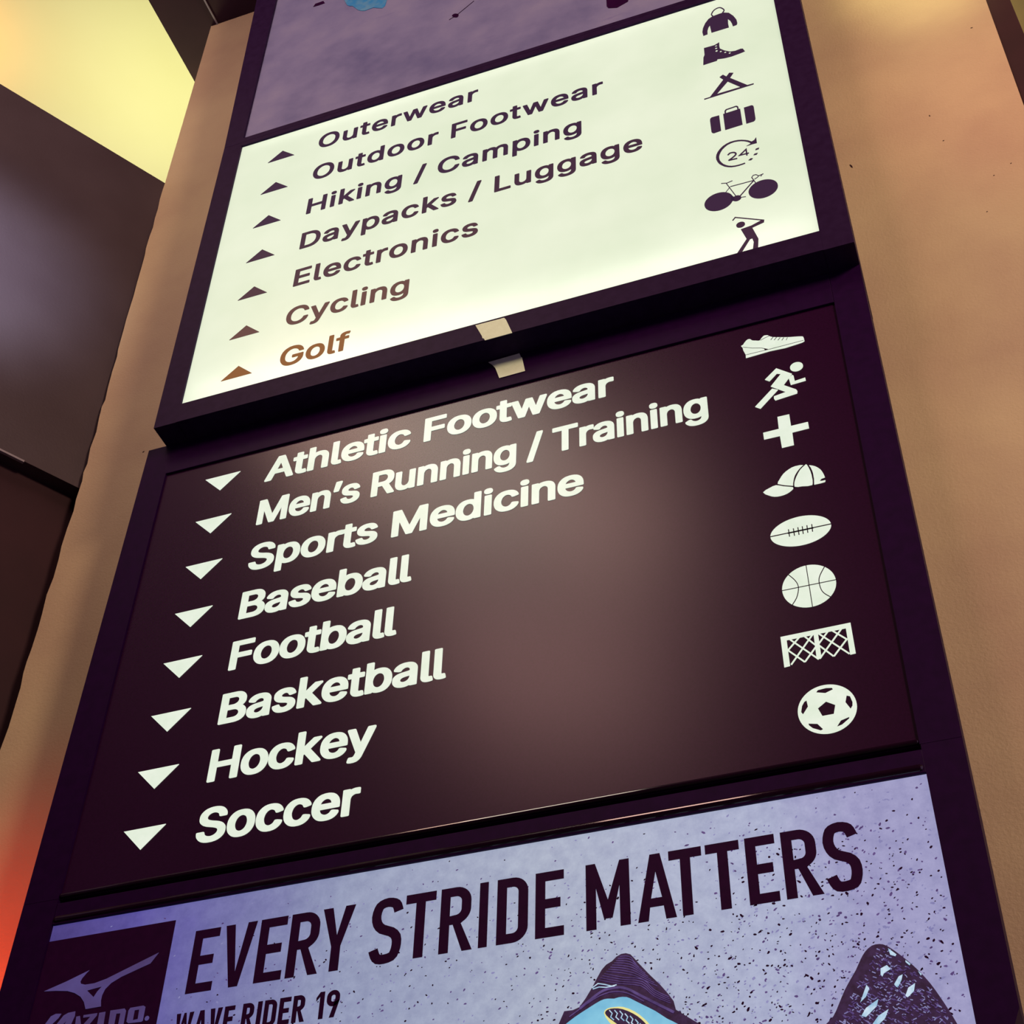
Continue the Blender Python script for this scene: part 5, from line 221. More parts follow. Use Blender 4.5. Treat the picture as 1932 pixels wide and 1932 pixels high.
DAT = json.loads(r'''{"IC":{"jacket":{"c":"k","s":[[[[-0.19153,2.70514],[-0.17875,2.70663],[-0.16996,2.70677],[-0.15999,2.69963],[-0.15252,2.68375],[-0.14782,2.66662],[-0.14726,2.65446],[-0.14876,2.64864],[-0.15628,2.64746],[-0.15744,2.65892],[-0.15966,2.6704],[-0.16338,2.67843],[-0.16423,2.66301],[-0.16383,2.64797],[-0.19727,2.64819],[-0.19798,2.66305],[-0.19849,2.67587],[-0.2015,2.67023],[-0.20412,2.65999],[-0.20484,2.647],[-0.2131,2.64588],[-0.21397,2.65914],[-0.21182,2.67304],[-0.2064,2.68847],[-0.19948,2.69967]]],[[[-0.19167,2.70656],[-0.19246,2.70818],[-0.19351,2.71069],[-0.1938,2.71387],[-0.19273,2.7177],[-0.19095,2.72188],[-0.18892,2.72541],[-0.18672,2.7279],[-0.18429,2.7297],[-0.18184,2.73083],[-0.17936,2.7314],[-0.17679,2.73128],[-0.17432,2.73016],[-0.17214,2.72773],[-0.17024,2.72459],[-0.16877,2.72163],[-0.16769,2.71913],[-0.16696,2.71665],[-0.1669,2.71401],[-0.16797,2.71111],[-0.1696,2.7084],[-0.17077,2.70656],[-0.17261,2.70772],[-0.17146,2.70954],[-0.16995,2.71205],[-0.1691,2.71437],[-0.16914,2.71631],[-0.16975,2.71839],[-0.17075,2.72071],[-0.17216,2.72353],[-0.1739,2.72643],[-0.17564,2.72836],[-0.17731,2.72912],[-0.17916,2.7292],[-0.18112,2.72875],[-0.18317,2.7278],[-0.18524,2.72628],[-0.18714,2.72413],[-0.18899,2.7209],[-0.19067,2.71698],[-0.19158,2.71367],[-0.19137,2.71123],[-0.19046,2.70908],[-0.18971,2.70752]]]]},"boot":{"c":"k","s":[[[[-0.21482,2.60161],[-0.1951,2.60058],[-0.18888,2.60349],[-0.18562,2.60584],[-0.18621,2.5931],[-0.18575,2.58307],[-0.17838,2.57231],[-0.16813,2.56218],[-0.15905,2.55949],[-0.1488,2.56093],[-0.14473,2.55921],[-0.14177,2.54851],[-0.14997,2.54686],[-0.16696,2.54486],[-0.18036,2.54618],[-0.19276,2.5501],[-0.19427,2.54555],[-0.21979,2.54482],[-0.21783,2.56929],[-0.21523,2.57747]],[[-0.18976,2.59608],[-0.19058,2.59445],[-0.19231,2.59405],[-0.19393,2.59511],[-0.1945,2.59702],[-0.19368,2.59866],[-0.19195,2.59906],[-0.19033,2.59799]],[[-0.19019,2.58786],[-0.19102,2.58601],[-0.19275,2.58552],[-0.19436,2.58667],[-0.19491,2.58879],[-0.19408,2.59064],[-0.19235,2.59114],[-0.19074,2.58998]],[[-0.19002,2.57835],[-0.19089,2.57607],[-0.19263,2.5754],[-0.19422,2.57672],[-0.19474,2.57928],[-0.19387,2.58156],[-0.19213,2.58224],[-0.19054,2.58091]],[[-0.18281,2.57217],[-0.1836,2.57032],[-0.1852,2.56981],[-0.18668,2.57092],[-0.18718,2.57302],[-0.18639,2.57487],[-0.18479,2.57538],[-0.1833,2.57426]],[[-0.17488,2.56468],[-0.17567,2.56284],[-0.17727,2.56232],[-0.17874,2.56343],[-0.17923,2.56552],[-0.17845,2.56736],[-0.17685,2.56787],[-0.17537,2.56676]],[[-0.16714,2.55762],[-0.16792,2.55579],[-0.16952,2.55528],[-0.17098,2.55638],[-0.17147,2.55846],[-0.17068,2.56029],[-0.16909,2.5608],[-0.16762,2.5597]]]]},"tent":{"c":"k","s":[[[[-0.19346,2.48763],[-0.18693,2.49235],[-0.18131,2.48301],[-0.17527,2.49232],[-0.1681,2.48829],[-0.17545,2.47511],[-0.14698,2.43522],[-0.13561,2.43468],[-0.13584,2.43209],[-0.22575,2.4298],[-0.22558,2.43241],[-0.215,2.43238],[-0.18734,2.47589]],[[-0.18031,2.46584],[-0.1592,2.43562],[-0.20272,2.43564]]]]},"suitcase":{"c":"k",
"s":[[[[-0.22012,2.35841],[-0.21926,2.36375],[-0.21662,2.36672],[-0.20319,2.36631],[-0.20321,2.31806],[-0.21611,2.31679],[-0.21868,2.31897],[-0.22004,2.32251]]],[[[-0.19604,2.3666],[-0.16562,2.36789],[-0.16548,2.31775],[-0.19612,2.31666]]],[[[-0.15905,2.36759],[-0.14554,2.36794],[-0.14299,2.36599],[-0.14206,2.362],[-0.14222,2.32462],[-0.14341,2.32012],[-0.14601,2.31751],[-0.15902,2.31721]]],[[[-0.19335,2.36543],[-0.19296,2.37493],[-0.19023,2.37895],[-0.17137,2.38049],[-0.16837,2.37662],[-0.16787,2.36633],[-0.17039,2.36621],[-0.17085,2.3757],[-0.17253,2.37787],[-0.18883,2.37653],[-0.19048,2.37411],[-0.19083,2.36533]]]]},"clock":{"c":"k","s":[[[[-0.1706,2.20179],[-0.17532,2.20112],[-0.18168,2.20064],[-0.18803,2.20128],[-0.19442,2.20283],[-0.20016,2.206],[-0.20546,2.21023],[-0.20994,2.21604],[-0.21391,2.22244],[-0.21621,2.22937],[-0.21771,2.2364],[-0.21768,2.24336],[-0.21644,2.25037],[-0.21364,2.25764],[-0.2093,2.26431],[-0.20385,2.27019],[-0.19724,2.27429],[-0.19039,2.27646],[-0.18344,2.27648],[-0.17679,2.27526],[-0.1706,2.27265],[-0.16483,2.26918],[-0.15974,2.26529],[-0.15599,2.2608],[-0.15335,2.25755],[-0.15669,2.25529],[-0.15863,2.25882],[-0.16206,2.26293],[-0.16651,2.26678],[-0.1719,2.27001],[-0.17769,2.27208],[-0.18364,2.27316],[-0.18965,2.27246],[-0.19542,2.27063],[-0.20057,2.26645],[-0.20532,2.26133],[-0.20868,2.25522],[-0.21114,2.24885],[-0.21238,2.24286],[-0.21239,2.23682],[-0.21175,2.23045],[-0.20969,2.22426],[-0.20686,2.21804],[-0.20278,2.21275],[-0.19836,2.20856],[-0.19324,2.20573],[-0.18753,2.20398],[-0.18162,2.2034],[-0.17558,2.20368],[-0.17096,2.20433]]],[[[-0.15751,2.25824],[-0.15021,2.26141],[-0.14618,2.26819],[-0.14646,2.25124],[-0.1542,2.25161],[-0.16439,2.25074],[-0.1574,2.25406]]],[[[-0.14976,2.23516],[-0.14399,2.23578],[-0.1451,2.23199],[-0.15085,2.23163]]],[[[-0.15296,2.22186],[-0.14757,2.22185],[-0.1501,2.21772],[-0.15522,2.21894]]],[[[-0.1603,2.21206],[-0.15691,2.21037],[-0.16031,2.2067],[-0.16478,2.20838]]],[[[-0.19837,2.24074],[-0.1968,2.24301],[-0.194,2.24544],[-0.18992,2.24543],[-0.18612,2.24411],[-0.18361,2.24147],[-0.1823,2.23825],[-0.18267,2.23529],[-0.18421,2.23262],[-0.18656,2.23021],[-0.18951,2.22784],[-0.1934,2.22496],[-0.19665,2.22268],[-0.19821,2.22488],[-0.19498,2.22716],[-0.19115,2.22998],[-0.18838,2.23221],[-0.18639,2.23426],[-0.18529,2.23617],[-0.18506,2.23789],[-0.18591,2.23997],[-0.18762,2.24177],[-0.19038,2.24273],[-0.193,2.24274],[-0.19478,2.24119],[-0.19615,2.2392]]],[[[-0.19725,2.22564],[-0.18245,2.22422],[-0.18271,2.22154],[-0.19751,2.22296]]],[[[-0.1672,2.22375],[-0.16712,2.23899],[-0.17495,2.23082],[-0.16201,2.23013],[-0.16215,2.22759],[-0.18069,2.22858],[-0.16472,2.24489],[-0.16464,2.22375]]]]},"bicycle":{"c":"k","s":[[[[-0.19843,2.11695],[-0.19863,2.12007],[-0.19924,2.12313],[-0.20025,2.12609],[-0.20163,2.12889],[-0.20337,2.13149],[-0.20543,2.13384],[-0.20777,2.1359],[-0.21037,2.13764],[-0.21318,2.13902],[-0.21614,2.14003],[-0.2192,2.14063],[-0.22232,2.14084],[-0.22544,2.14063],[-0.2285,2.14003],
[-0.23146,2.13902],[-0.23426,2.13764],[-0.23686,2.1359],[-0.23921,2.13384],[-0.24127,2.13149],[-0.24301,2.12889],[-0.24439,2.12609],[-0.24539,2.12313],[-0.246,2.12007],[-0.24621,2.11695],[-0.246,2.11383],[-0.24539,2.11077],[-0.24439,2.10781],[-0.24301,2.105],[-0.24127,2.10241],[-0.23921,2.10006],[-0.23686,2.098],[-0.23426,2.09626],[-0.23146,2.09488],[-0.2285,2.09387],[-0.22544,2.09326],[-0.22232,2.09306],[-0.2192,2.09326],[-0.21614,2.09387],[-0.21318,2.09488],[-0.21037,2.09626],[-0.20777,2.098],[-0.20543,2.10006],[-0.20337,2.10241],[-0.20163,2.105],[-0.20025,2.10781],[-0.19924,2.11077],[-0.19863,2.11383]]],[[[-0.12391,2.11781],[-0.12412,2.12096],[-0.12473,2.12407],[-0.12575,2.12706],[-0.12715,2.1299],[-0.12891,2.13253],[-0.13099,2.13491],[-0.13337,2.13699],[-0.136,2.13875],[-0.13884,2.14015],[-0.14183,2.14116],[-0.14493,2.14178],[-0.14809,2.14199],[-0.15125,2.14178],[-0.15435,2.14116],[-0.15734,2.14015],[-0.16018,2.13875],[-0.16281,2.13699],[-0.16519,2.13491],[-0.16727,2.13253],[-0.16903,2.1299],[-0.17043,2.12706],[-0.17145,2.12407],[-0.17206,2.12096],[-0.17227,2.11781],[-0.17206,2.11465],[-0.17145,2.11155],[-0.17043,2.10855],[-0.16903,2.10572],[-0.16727,2.10309],[-0.16519,2.10071],[-0.16281,2.09862],[-0.16018,2.09687],[-0.15734,2.09547],[-0.15435,2.09445],[-0.15125,2.09383],[-0.14809,2.09363],[-0.14493,2.09383],[-0.14183,2.09445],[-0.13884,2.09547],[-0.136,2.09687],[-0.13337,2.09862],[-0.13099,2.10071],[-0.12891,2.10309],[-0.12715,2.10572],[-0.12575,2.10855],[-0.12473,2.11155],[-0.12412,2.11465]]],[[[-0.18494,2.11223],[-0.1853,2.1145],[-0.18634,2.11655],[-0.18797,2.11818],[-0.19002,2.11923],[-0.19229,2.11959],[-0.19457,2.11923],[-0.19662,2.11818],[-0.19825,2.11655],[-0.19929,2.1145],[-0.19965,2.11223],[-0.19929,2.10995],[-0.19825,2.1079],[-0.19662,2.10628],[-0.19457,2.10523],[-0.19229,2.10487],[-0.19002,2.10523],[-0.18797,2.10628],[-0.18634,2.1079],[-0.1853,2.10995]]],[[[-0.20143,2.12712],[-0.19618,2.11697],[-0.19687,2.1084],[-0.20215,2.10834]]],[[[-0.20572,2.16199],[-0.19243,2.11825],[-0.19373,2.11785],[-0.20702,2.16159]]],[[[-0.2144,2.16546],[-0.20482,2.16214],[-0.19561,2.16437],[-0.19537,2.16335],[-0.20488,2.16104],[-0.21474,2.16446]]],[[[-0.20046,2.14968],[-0.16179,2.14872],[-0.16181,2.14752],[-0.20048,2.14848]]],[[[-0.20068,2.14808],[-0.20875,2.13643],[-0.20937,2.13685],[-0.2013,2.1485]]],[[[-0.16038,2.14721],[-0.18574,2.11563],[-0.18714,2.11675],[-0.16178,2.14833]]],[[[-0.16293,2.15832],[-0.15722,2.13741],[-0.15866,2.13701],[-0.16437,2.15792]]],[[[-0.16408,2.15842],[-0.16078,2.16316],[-0.15572,2.16274],[-0.15127,2.15686],[-0.15415,2.15328],[-0.15935,2.15025],[-0.15987,2.15115],[-0.15485,2.15408],[-0.15261,2.15688],[-0.15628,2.16174],[-0.16026,2.16206],[-0.16322,2.15782]]],[[[-0.15286,2.1573],[-0.14403,2.15953],[-0.14373,2.15837],[-0.15256,2.15614]]],[[[-0.14577,2.15773],[-0.14859,2.15337],[-0.14923,2.15377],[-0.14641,2.15813]]],[[[-0.18597,2.11213],[-0.1774,2.11037],[-0.17758,2.10949],[-0.18615,2.11125]]]]},"golfer":{"c":"k",
"s":[[[[-0.18493,2.0394],[-0.18511,2.04099],[-0.18564,2.04251],[-0.18649,2.04386],[-0.18762,2.045],[-0.18898,2.04585],[-0.19049,2.04638],[-0.19208,2.04656],[-0.19368,2.04638],[-0.19519,2.04585],[-0.19655,2.045],[-0.19768,2.04386],[-0.19853,2.04251],[-0.19906,2.04099],[-0.19924,2.0394],[-0.19906,2.03781],[-0.19853,2.03629],[-0.19768,2.03494],[-0.19655,2.0338],[-0.19519,2.03295],[-0.19368,2.03242],[-0.19208,2.03224],[-0.19049,2.03242],[-0.18898,2.03295],[-0.18762,2.0338],[-0.18649,2.03494],[-0.18564,2.03629],[-0.18511,2.03781]]],[[[-0.20445,2.05665],[-0.1993,2.06356],[-0.15381,2.03526],[-0.15477,2.03374],[-0.19884,2.06116],[-0.20301,2.05557]]],[[[-0.19277,2.02719],[-0.17525,2.02945],[-0.15929,2.03581],[-0.15418,2.03567],[-0.15504,2.02949],[-0.17457,2.02381],[-0.16743,1.99136],[-0.17069,1.96334],[-0.17926,1.96242],[-0.17544,1.98591],[-0.17697,1.99656],[-0.18035,1.99616],[-0.19876,1.96369],[-0.20759,1.96193],[-0.18569,1.9983]]]]},"sneaker":{"c":"w","s":[[[[-0.21995,1.79672],[-0.22195,1.80075],[-0.21849,1.80251],[-0.21702,1.80519],[-0.21525,1.80763],[-0.21339,1.80988],[-0.21142,1.81147],[-0.20929,1.81192],[-0.20724,1.81134],[-0.20576,1.80929],[-0.20413,1.80695],[-0.20159,1.80556],[-0.19877,1.80445],[-0.19594,1.80299],[-0.19339,1.80236],[-0.19172,1.80401],[-0.19023,1.80645],[-0.18832,1.80882],[-0.18636,1.81069],[-0.18458,1.81111],[-0.18286,1.81082],[-0.18117,1.81032],[-0.17953,1.80931],[-0.17819,1.80748],[-0.17644,1.80534],[-0.17414,1.80353],[-0.1699,1.80131],[-0.16071,1.79759],[-0.15133,1.79409],[-0.14692,1.79273],[-0.14333,1.79182],[-0.13706,1.79005],[-0.1314,1.78823],[-0.12913,1.78714],[-0.12828,1.78555],[-0.12776,1.78175],[-0.12775,1.77801],[-0.12757,1.77659],[-0.12867,1.77586],[-0.13103,1.7747],[-0.13842,1.77378],[-0.15704,1.77205],[-0.1795,1.77348],[-0.21694,1.77146],[-0.2166,1.77863],[-0.21952,1.79023]]]],"d":[[[[-0.19214,1.80209],[-0.18418,1.80538],[-0.17775,1.80714],[-0.17761,1.80662],[-0.184,1.80488],[-0.19194,1.80159]]],[[[-0.17199,1.80199],[-0.17609,1.79681],[-0.17671,1.79731],[-0.17261,1.80249]]],[[[-0.16699,1.79941],[-0.17122,1.79429],[-0.17184,1.79479],[-0.16761,1.79991]]],[[[-0.16173,1.79674],[-0.16581,1.79177],[-0.16643,1.79227],[-0.16235,1.79724]]],[[[-0.15641,1.7947],[-0.15996,1.78954],[-0.16062,1.79],[-0.15707,1.79516]]],[[[-0.15115,1.79273],[-0.15361,1.78758],[-0.15421,1.78786],[-0.15175,1.79301]]],[[[-0.21928,1.79674],[-0.20558,1.78939],[-0.19216,1.78446],[-0.18304,1.77824],[-0.18334,1.7778],[-0.1924,1.78398],[-0.2058,1.78891],[-0.21954,1.79628]]],[[[-0.21642,1.77779],[-0.17917,1.77717],[-0.12847,1.77793],[-0.12847,1.77739],[-0.17917,1.77663],[-0.21642,1.77725]]],[[[-0.19119,1.78402],[-0.18251,1.77797],[-0.18736,1.77773],[-0.18842,1.78107]]]]},"runner":{"c":"w","s":[[[[-0.13569,1.72477],[-0.13593,1.72689],[-0.13663,1.7289],[-0.13776,1.73071],[-0.13927,1.73221],[-0.14108,1.73335],[-0.14309,1.73405],[-0.14521,1.73429],[-0.14733,1.73405],[-0.14935,1.73335],[-0.15115,1.73221],[-0.15266,1.73071],[-0.1538,1.7289],[-0.1545,1.72689],
[-0.15474,1.72477],[-0.1545,1.72265],[-0.1538,1.72063],[-0.15266,1.71883],[-0.15115,1.71732],[-0.14935,1.71618],[-0.14733,1.71548],[-0.14521,1.71524],[-0.14309,1.71548],[-0.14108,1.71618],[-0.13927,1.71732],[-0.13776,1.71883],[-0.13663,1.72063],[-0.13593,1.72265]]],[[[-0.17467,1.73194],[-0.1534,1.71193],[-0.16788,1.6923],[-0.1509,1.67666],[-0.14959,1.67285],[-0.15035,1.66823],[-0.18265,1.66458],[-0.18424,1.66867],[-0.18378,1.67339],[-0.16549,1.67663],[-0.18627,1.69601],[-0.16906,1.71772],[-0.17512,1.72057],[-0.18715,1.7079],[-0.19336,1.71359]]],[[[-0.15341,1.70932],[-0.15149,1.70721],[-0.15092,1.69504],[-0.13542,1.6969],[-0.13519,1.69066],[-0.15754,1.68913],[-0.15893,1.70395]]],[[[-0.18479,1.69051],[-0.17687,1.68527],[-0.20553,1.65481],[-0.21268,1.66122]]]]},"medical_cross":{"c":"w","s":[[[[-0.18311,1.62907],[-0.16609,1.62885],[-0.16605,1.60443],[-0.14183,1.60452],[-0.14173,1.59177],[-0.16563,1.5912],[-0.166,1.56585],[-0.18297,1.56567],[-0.18347,1.5902],[-0.2062,1.59046],[-0.20626,1.60394],[-0.18362,1.60427]]]]},"baseball_cap":{"c":"w","s":[[[[-0.19579,1.49778],[-0.19491,1.5016],[-0.19222,1.50578],[-0.18954,1.51024],[-0.18628,1.51447],[-0.18237,1.51792],[-0.17805,1.52069],[-0.17367,1.5228],[-0.16885,1.52393],[-0.16188,1.52381],[-0.15705,1.52223],[-0.15986,1.51849],[-0.1649,1.51377],[-0.16819,1.50917],[-0.17096,1.50425],[-0.17313,1.49847],[-0.17465,1.49315],[-0.17457,1.48925],[-0.17551,1.48732],[-0.18094,1.4889],[-0.18732,1.49194],[-0.19252,1.49465]]],[[[-0.15517,1.52215],[-0.15364,1.52292],[-0.15249,1.52127],[-0.15075,1.51527],[-0.14924,1.50782],[-0.14855,1.50152],[-0.14843,1.49526],[-0.14817,1.48777],[-0.14969,1.48208],[-0.15585,1.48203],[-0.16315,1.48393],[-0.16927,1.48456],[-0.17349,1.48634],[-0.17354,1.49138],[-0.17168,1.49746],[-0.16944,1.50301],[-0.16676,1.50818],[-0.16421,1.51249],[-0.16149,1.51621],[-0.15817,1.51974]]],[[[-0.14976,1.51985],[-0.14774,1.51879],[-0.14488,1.51721],[-0.14214,1.51523],[-0.13976,1.51279],[-0.1375,1.50994],[-0.13561,1.50693],[-0.13422,1.50365],[-0.1332,1.5002],[-0.13242,1.49712],[-0.13186,1.49448],[-0.13153,1.4922],[-0.13133,1.49065],[-0.1364,1.48967],[-0.13958,1.48581],[-0.13573,1.48493],[-0.1314,1.48493],[-0.1321,1.48221],[-0.13859,1.48168],[-0.147,1.48175],[-0.14598,1.49273],[-0.14642,1.50515],[-0.14813,1.51541]]],[[[-0.19821,1.49627],[-0.19368,1.49422],[-0.18866,1.49114],[-0.18143,1.4882],[-0.17573,1.4853],[-0.17589,1.48276],[-0.17849,1.48045],[-0.18144,1.47826],[-0.18515,1.47649],[-0.18948,1.47539],[-0.19405,1.47495],[-0.19848,1.47523],[-0.20269,1.47627],[-0.20634,1.47811],[-0.2098,1.48075],[-0.21439,1.48458],[-0.21689,1.48853],[-0.2131,1.49155],[-0.20728,1.49389],[-0.20274,1.49574]]]],"d":[[[[-0.15432,1.52233],[-0.15664,1.52038],[-0.1599,1.51759],[-0.16291,1.51457],[-0.16538,1.51145],[-0.16766,1.50805],[-0.16955,1.50457],[-0.17096,1.50088],[-0.17201,1.49706],[-0.17282,1.49353],[-0.17339,1.49027],[-0.17374,1.4873],[-0.17395,1.48525],[-0.17551,1.48541],[-0.1753,1.48748],[-0.17495,1.49049],[-0.17436,1.49385],
[-0.17353,1.49744],[-0.17246,1.50138],[-0.17097,1.50523],[-0.169,1.50887],[-0.16666,1.51237],[-0.16409,1.51561],[-0.16096,1.51875],[-0.15766,1.52158],[-0.15534,1.52353]]],[[[-0.15156,1.52327],[-0.15041,1.52019],[-0.1488,1.51576],[-0.14749,1.51121],[-0.1467,1.50714],[-0.14622,1.50298],[-0.14605,1.49825],[-0.14638,1.49197],[-0.14701,1.48515],[-0.14749,1.48034],[-0.14905,1.4805],[-0.14857,1.48531],[-0.14794,1.49209],[-0.14763,1.49827],[-0.14778,1.50286],[-0.14826,1.5069],[-0.14901,1.51085],[-0.1503,1.51528],[-0.15189,1.51965],[-0.15304,1.52271]]],[[[-0.19645,1.49774],[-0.19412,1.49628],[-0.19076,1.49419],[-0.18702,1.49213],[-0.18245,1.49008],[-0.17743,1.48802],[-0.17388,1.48658],[-0.17446,1.48512],[-0.17803,1.48656],[-0.18307,1.48864],[-0.18772,1.49073],[-0.19156,1.49283],[-0.19496,1.49494],[-0.19729,1.4964]]]]},"football":{"c":"w","s":[[[[-0.13362,1.40379],[-0.13387,1.40628],[-0.13464,1.40895],[-0.1359,1.41164],[-0.13765,1.41427],[-0.13986,1.4168],[-0.1425,1.41918],[-0.14554,1.42138],[-0.14894,1.42336],[-0.15266,1.42508],[-0.15666,1.42653],[-0.16087,1.42768],[-0.16526,1.42852],[-0.16976,1.42902],[-0.17431,1.42919],[-0.17887,1.42902],[-0.18337,1.42852],[-0.18776,1.42768],[-0.19197,1.42653],[-0.19597,1.42508],[-0.19969,1.42336],[-0.20309,1.42138],[-0.20613,1.41918],[-0.20877,1.4168],[-0.21098,1.41427],[-0.21273,1.41164],[-0.21399,1.40895],[-0.21476,1.40628],[-0.21501,1.40379],[-0.21476,1.40129],[-0.21399,1.39862],[-0.21273,1.39593],[-0.21098,1.3933],[-0.20877,1.39077],[-0.20613,1.38839],[-0.20309,1.38619],[-0.19969,1.38421],[-0.19597,1.38249],[-0.19197,1.38104],[-0.18776,1.37989],[-0.18337,1.37905],[-0.17887,1.37855],[-0.17431,1.37838],[-0.16976,1.37855],[-0.16526,1.37905],[-0.16087,1.37989],[-0.15666,1.38104],[-0.15266,1.38249],[-0.14894,1.38421],[-0.14554,1.38619],[-0.1425,1.38839],[-0.13986,1.39077],[-0.13765,1.3933],[-0.1359,1.39593],[-0.13464,1.39862],[-0.13387,1.40129]]]],"d":[[[[-0.18913,1.41027],[-0.18904,1.39708],[-0.19036,1.39708],[-0.19045,1.41027]]],[[[-0.18257,1.40998],[-0.18239,1.39676],[-0.18371,1.39674],[-0.18389,1.40996]]],[[[-0.17646,1.41014],[-0.17634,1.39661],[-0.17766,1.39659],[-0.17778,1.41012]]],[[[-0.17061,1.41019],[-0.17066,1.39655],[-0.17198,1.39655],[-0.17193,1.41019]]],[[[-0.16428,1.41027],[-0.16457,1.39686],[-0.16589,1.39688],[-0.1656,1.41029]]],[[[-0.15784,1.41031],[-0.15816,1.39692],[-0.15948,1.39696],[-0.15916,1.41035]]],[[[-0.19144,1.40476],[-0.15686,1.4045],[-0.15688,1.40232],[-0.19146,1.40258]]],[[[-0.21587,1.40488],[-0.13276,1.40415],[-0.13278,1.40269],[-0.21589,1.40342]]]]},"basketball":{"c":"w","s":[[[[-0.13928,1.30683],[-0.1395,1.31072],[-0.14015,1.31457],[-0.14123,1.31831],[-0.14272,1.32191],[-0.14461,1.32532],[-0.14687,1.3285],[-0.14946,1.33141],[-0.15237,1.33401],[-0.15555,1.33626],[-0.15896,1.33815],[-0.16256,1.33964],[-0.16631,1.34072],[-0.17015,1.34137],[-0.17404,1.34159],[-0.17793,1.34137],[-0.18177,1.34072],[-0.18552,1.33964],[-0.18912,1.33815],[-0.19253,1.33626],[-0.19571,1.33401],[-0.19862,1.33141],
[-0.20121,1.3285],[-0.20347,1.32532],[-0.20535,1.32191],[-0.20684,1.31831],[-0.20792,1.31457],[-0.20858,1.31072],[-0.2088,1.30683],[-0.20858,1.30294],[-0.20792,1.2991],[-0.20684,1.29535],[-0.20535,1.29175],[-0.20347,1.28834],[-0.20121,1.28516],[-0.19862,1.28226],[-0.19571,1.27966],[-0.19253,1.2774],[-0.18912,1.27552],[-0.18552,1.27403],[-0.18177,1.27295],[-0.17793,1.2723],[-0.17404,1.27208],[-0.17015,1.2723],[-0.16631,1.27295],[-0.16256,1.27403],[-0.15896,1.27552],[-0.15555,1.2774],[-0.15237,1.27966],[-0.14946,1.28226],[-0.14687,1.28516],[-0.14461,1.28834],[-0.14272,1.29175],[-0.14123,1.29535],[-0.14015,1.2991],[-0.1395,1.30294]]]],"d":[[[[-0.20958,1.30798],[-0.13783,1.3075],[-0.13783,1.30646],[-0.20958,1.30694]]],[[[-0.17333,1.3426],[-0.17289,1.27111],[-0.17393,1.27111],[-0.17437,1.3426]]],[[[-0.19936,1.33411],[-0.19901,1.33384],[-0.19841,1.33328],[-0.19731,1.33184],[-0.19536,1.32901],[-0.19291,1.32529],[-0.19078,1.32164],[-0.18925,1.3184],[-0.18807,1.31522],[-0.18729,1.31206],[-0.18697,1.30898],[-0.18705,1.30593],[-0.18751,1.30259],[-0.18836,1.2987],[-0.1896,1.29451],[-0.1912,1.29046],[-0.19356,1.28639],[-0.19627,1.28251],[-0.19819,1.27983],[-0.19909,1.28047],[-0.19717,1.28315],[-0.1945,1.28699],[-0.1922,1.29094],[-0.19064,1.29487],[-0.18944,1.29898],[-0.18861,1.30279],[-0.18815,1.30603],[-0.18807,1.30894],[-0.18839,1.31186],[-0.18913,1.3149],[-0.19027,1.31796],[-0.19176,1.32112],[-0.19385,1.32471],[-0.19628,1.32839],[-0.19821,1.3312],[-0.19923,1.33254],[-0.19973,1.333],[-0.20004,1.33325]]],[[[-0.14989,1.33286],[-0.14981,1.33285],[-0.14977,1.33288],[-0.15045,1.33189],[-0.15217,1.32911],[-0.15444,1.32536],[-0.15638,1.32188],[-0.15768,1.31922],[-0.15866,1.31684],[-0.15936,1.31441],[-0.1598,1.31184],[-0.15999,1.3092],[-0.15997,1.3063],[-0.15978,1.30286],[-0.15938,1.29918],[-0.15875,1.29586],[-0.15793,1.29323],[-0.15688,1.29094],[-0.15549,1.28867],[-0.15335,1.28601],[-0.15086,1.28334],[-0.14906,1.28146],[-0.14986,1.2807],[-0.15166,1.28258],[-0.15419,1.28529],[-0.15639,1.28803],[-0.15786,1.29042],[-0.15897,1.29283],[-0.15983,1.2956],[-0.16048,1.29902],[-0.16088,1.30278],[-0.16107,1.30626],[-0.16109,1.30924],[-0.1609,1.31198],[-0.16044,1.31465],[-0.1597,1.3172],[-0.1587,1.31968],[-0.15736,1.3224],[-0.1554,1.32592],[-0.15311,1.32969],[-0.15137,1.33249],[-0.15053,1.33372],[-0.15005,1.33399],[-0.14977,1.33396]]]]},"hockey_goal":{"c":"w","s":[[[[-0.21859,1.23353],[-0.13017,1.234],[-0.12998,1.18563],[-0.13688,1.18531],[-0.13689,1.22702],[-0.21144,1.22683],[-0.21131,1.18616],[-0.21859,1.18555]]],[[[-0.17728,1.22821],[-0.17172,1.22855],[-0.17179,1.18898],[-0.17405,1.18825],[-0.17776,1.18849]]],[[[-0.20621,1.22715],[-0.17474,1.18834],[-0.1762,1.18716],[-0.20767,1.22597]]],[[[-0.18862,1.22878],[-0.17557,1.2101],[-0.17711,1.20902],[-0.19016,1.2277]]],[[[-0.21064,1.21133],[-0.19212,1.18837],[-0.19358,1.18719],[-0.2121,1.21015]]],[[[-0.21207,1.21121],[-0.19566,1.22855],[-0.1943,1.22727],[-0.21071,1.20993]]],[[[-0.21039,1.18821],[-0.1787,1.22896],[-0.17722,
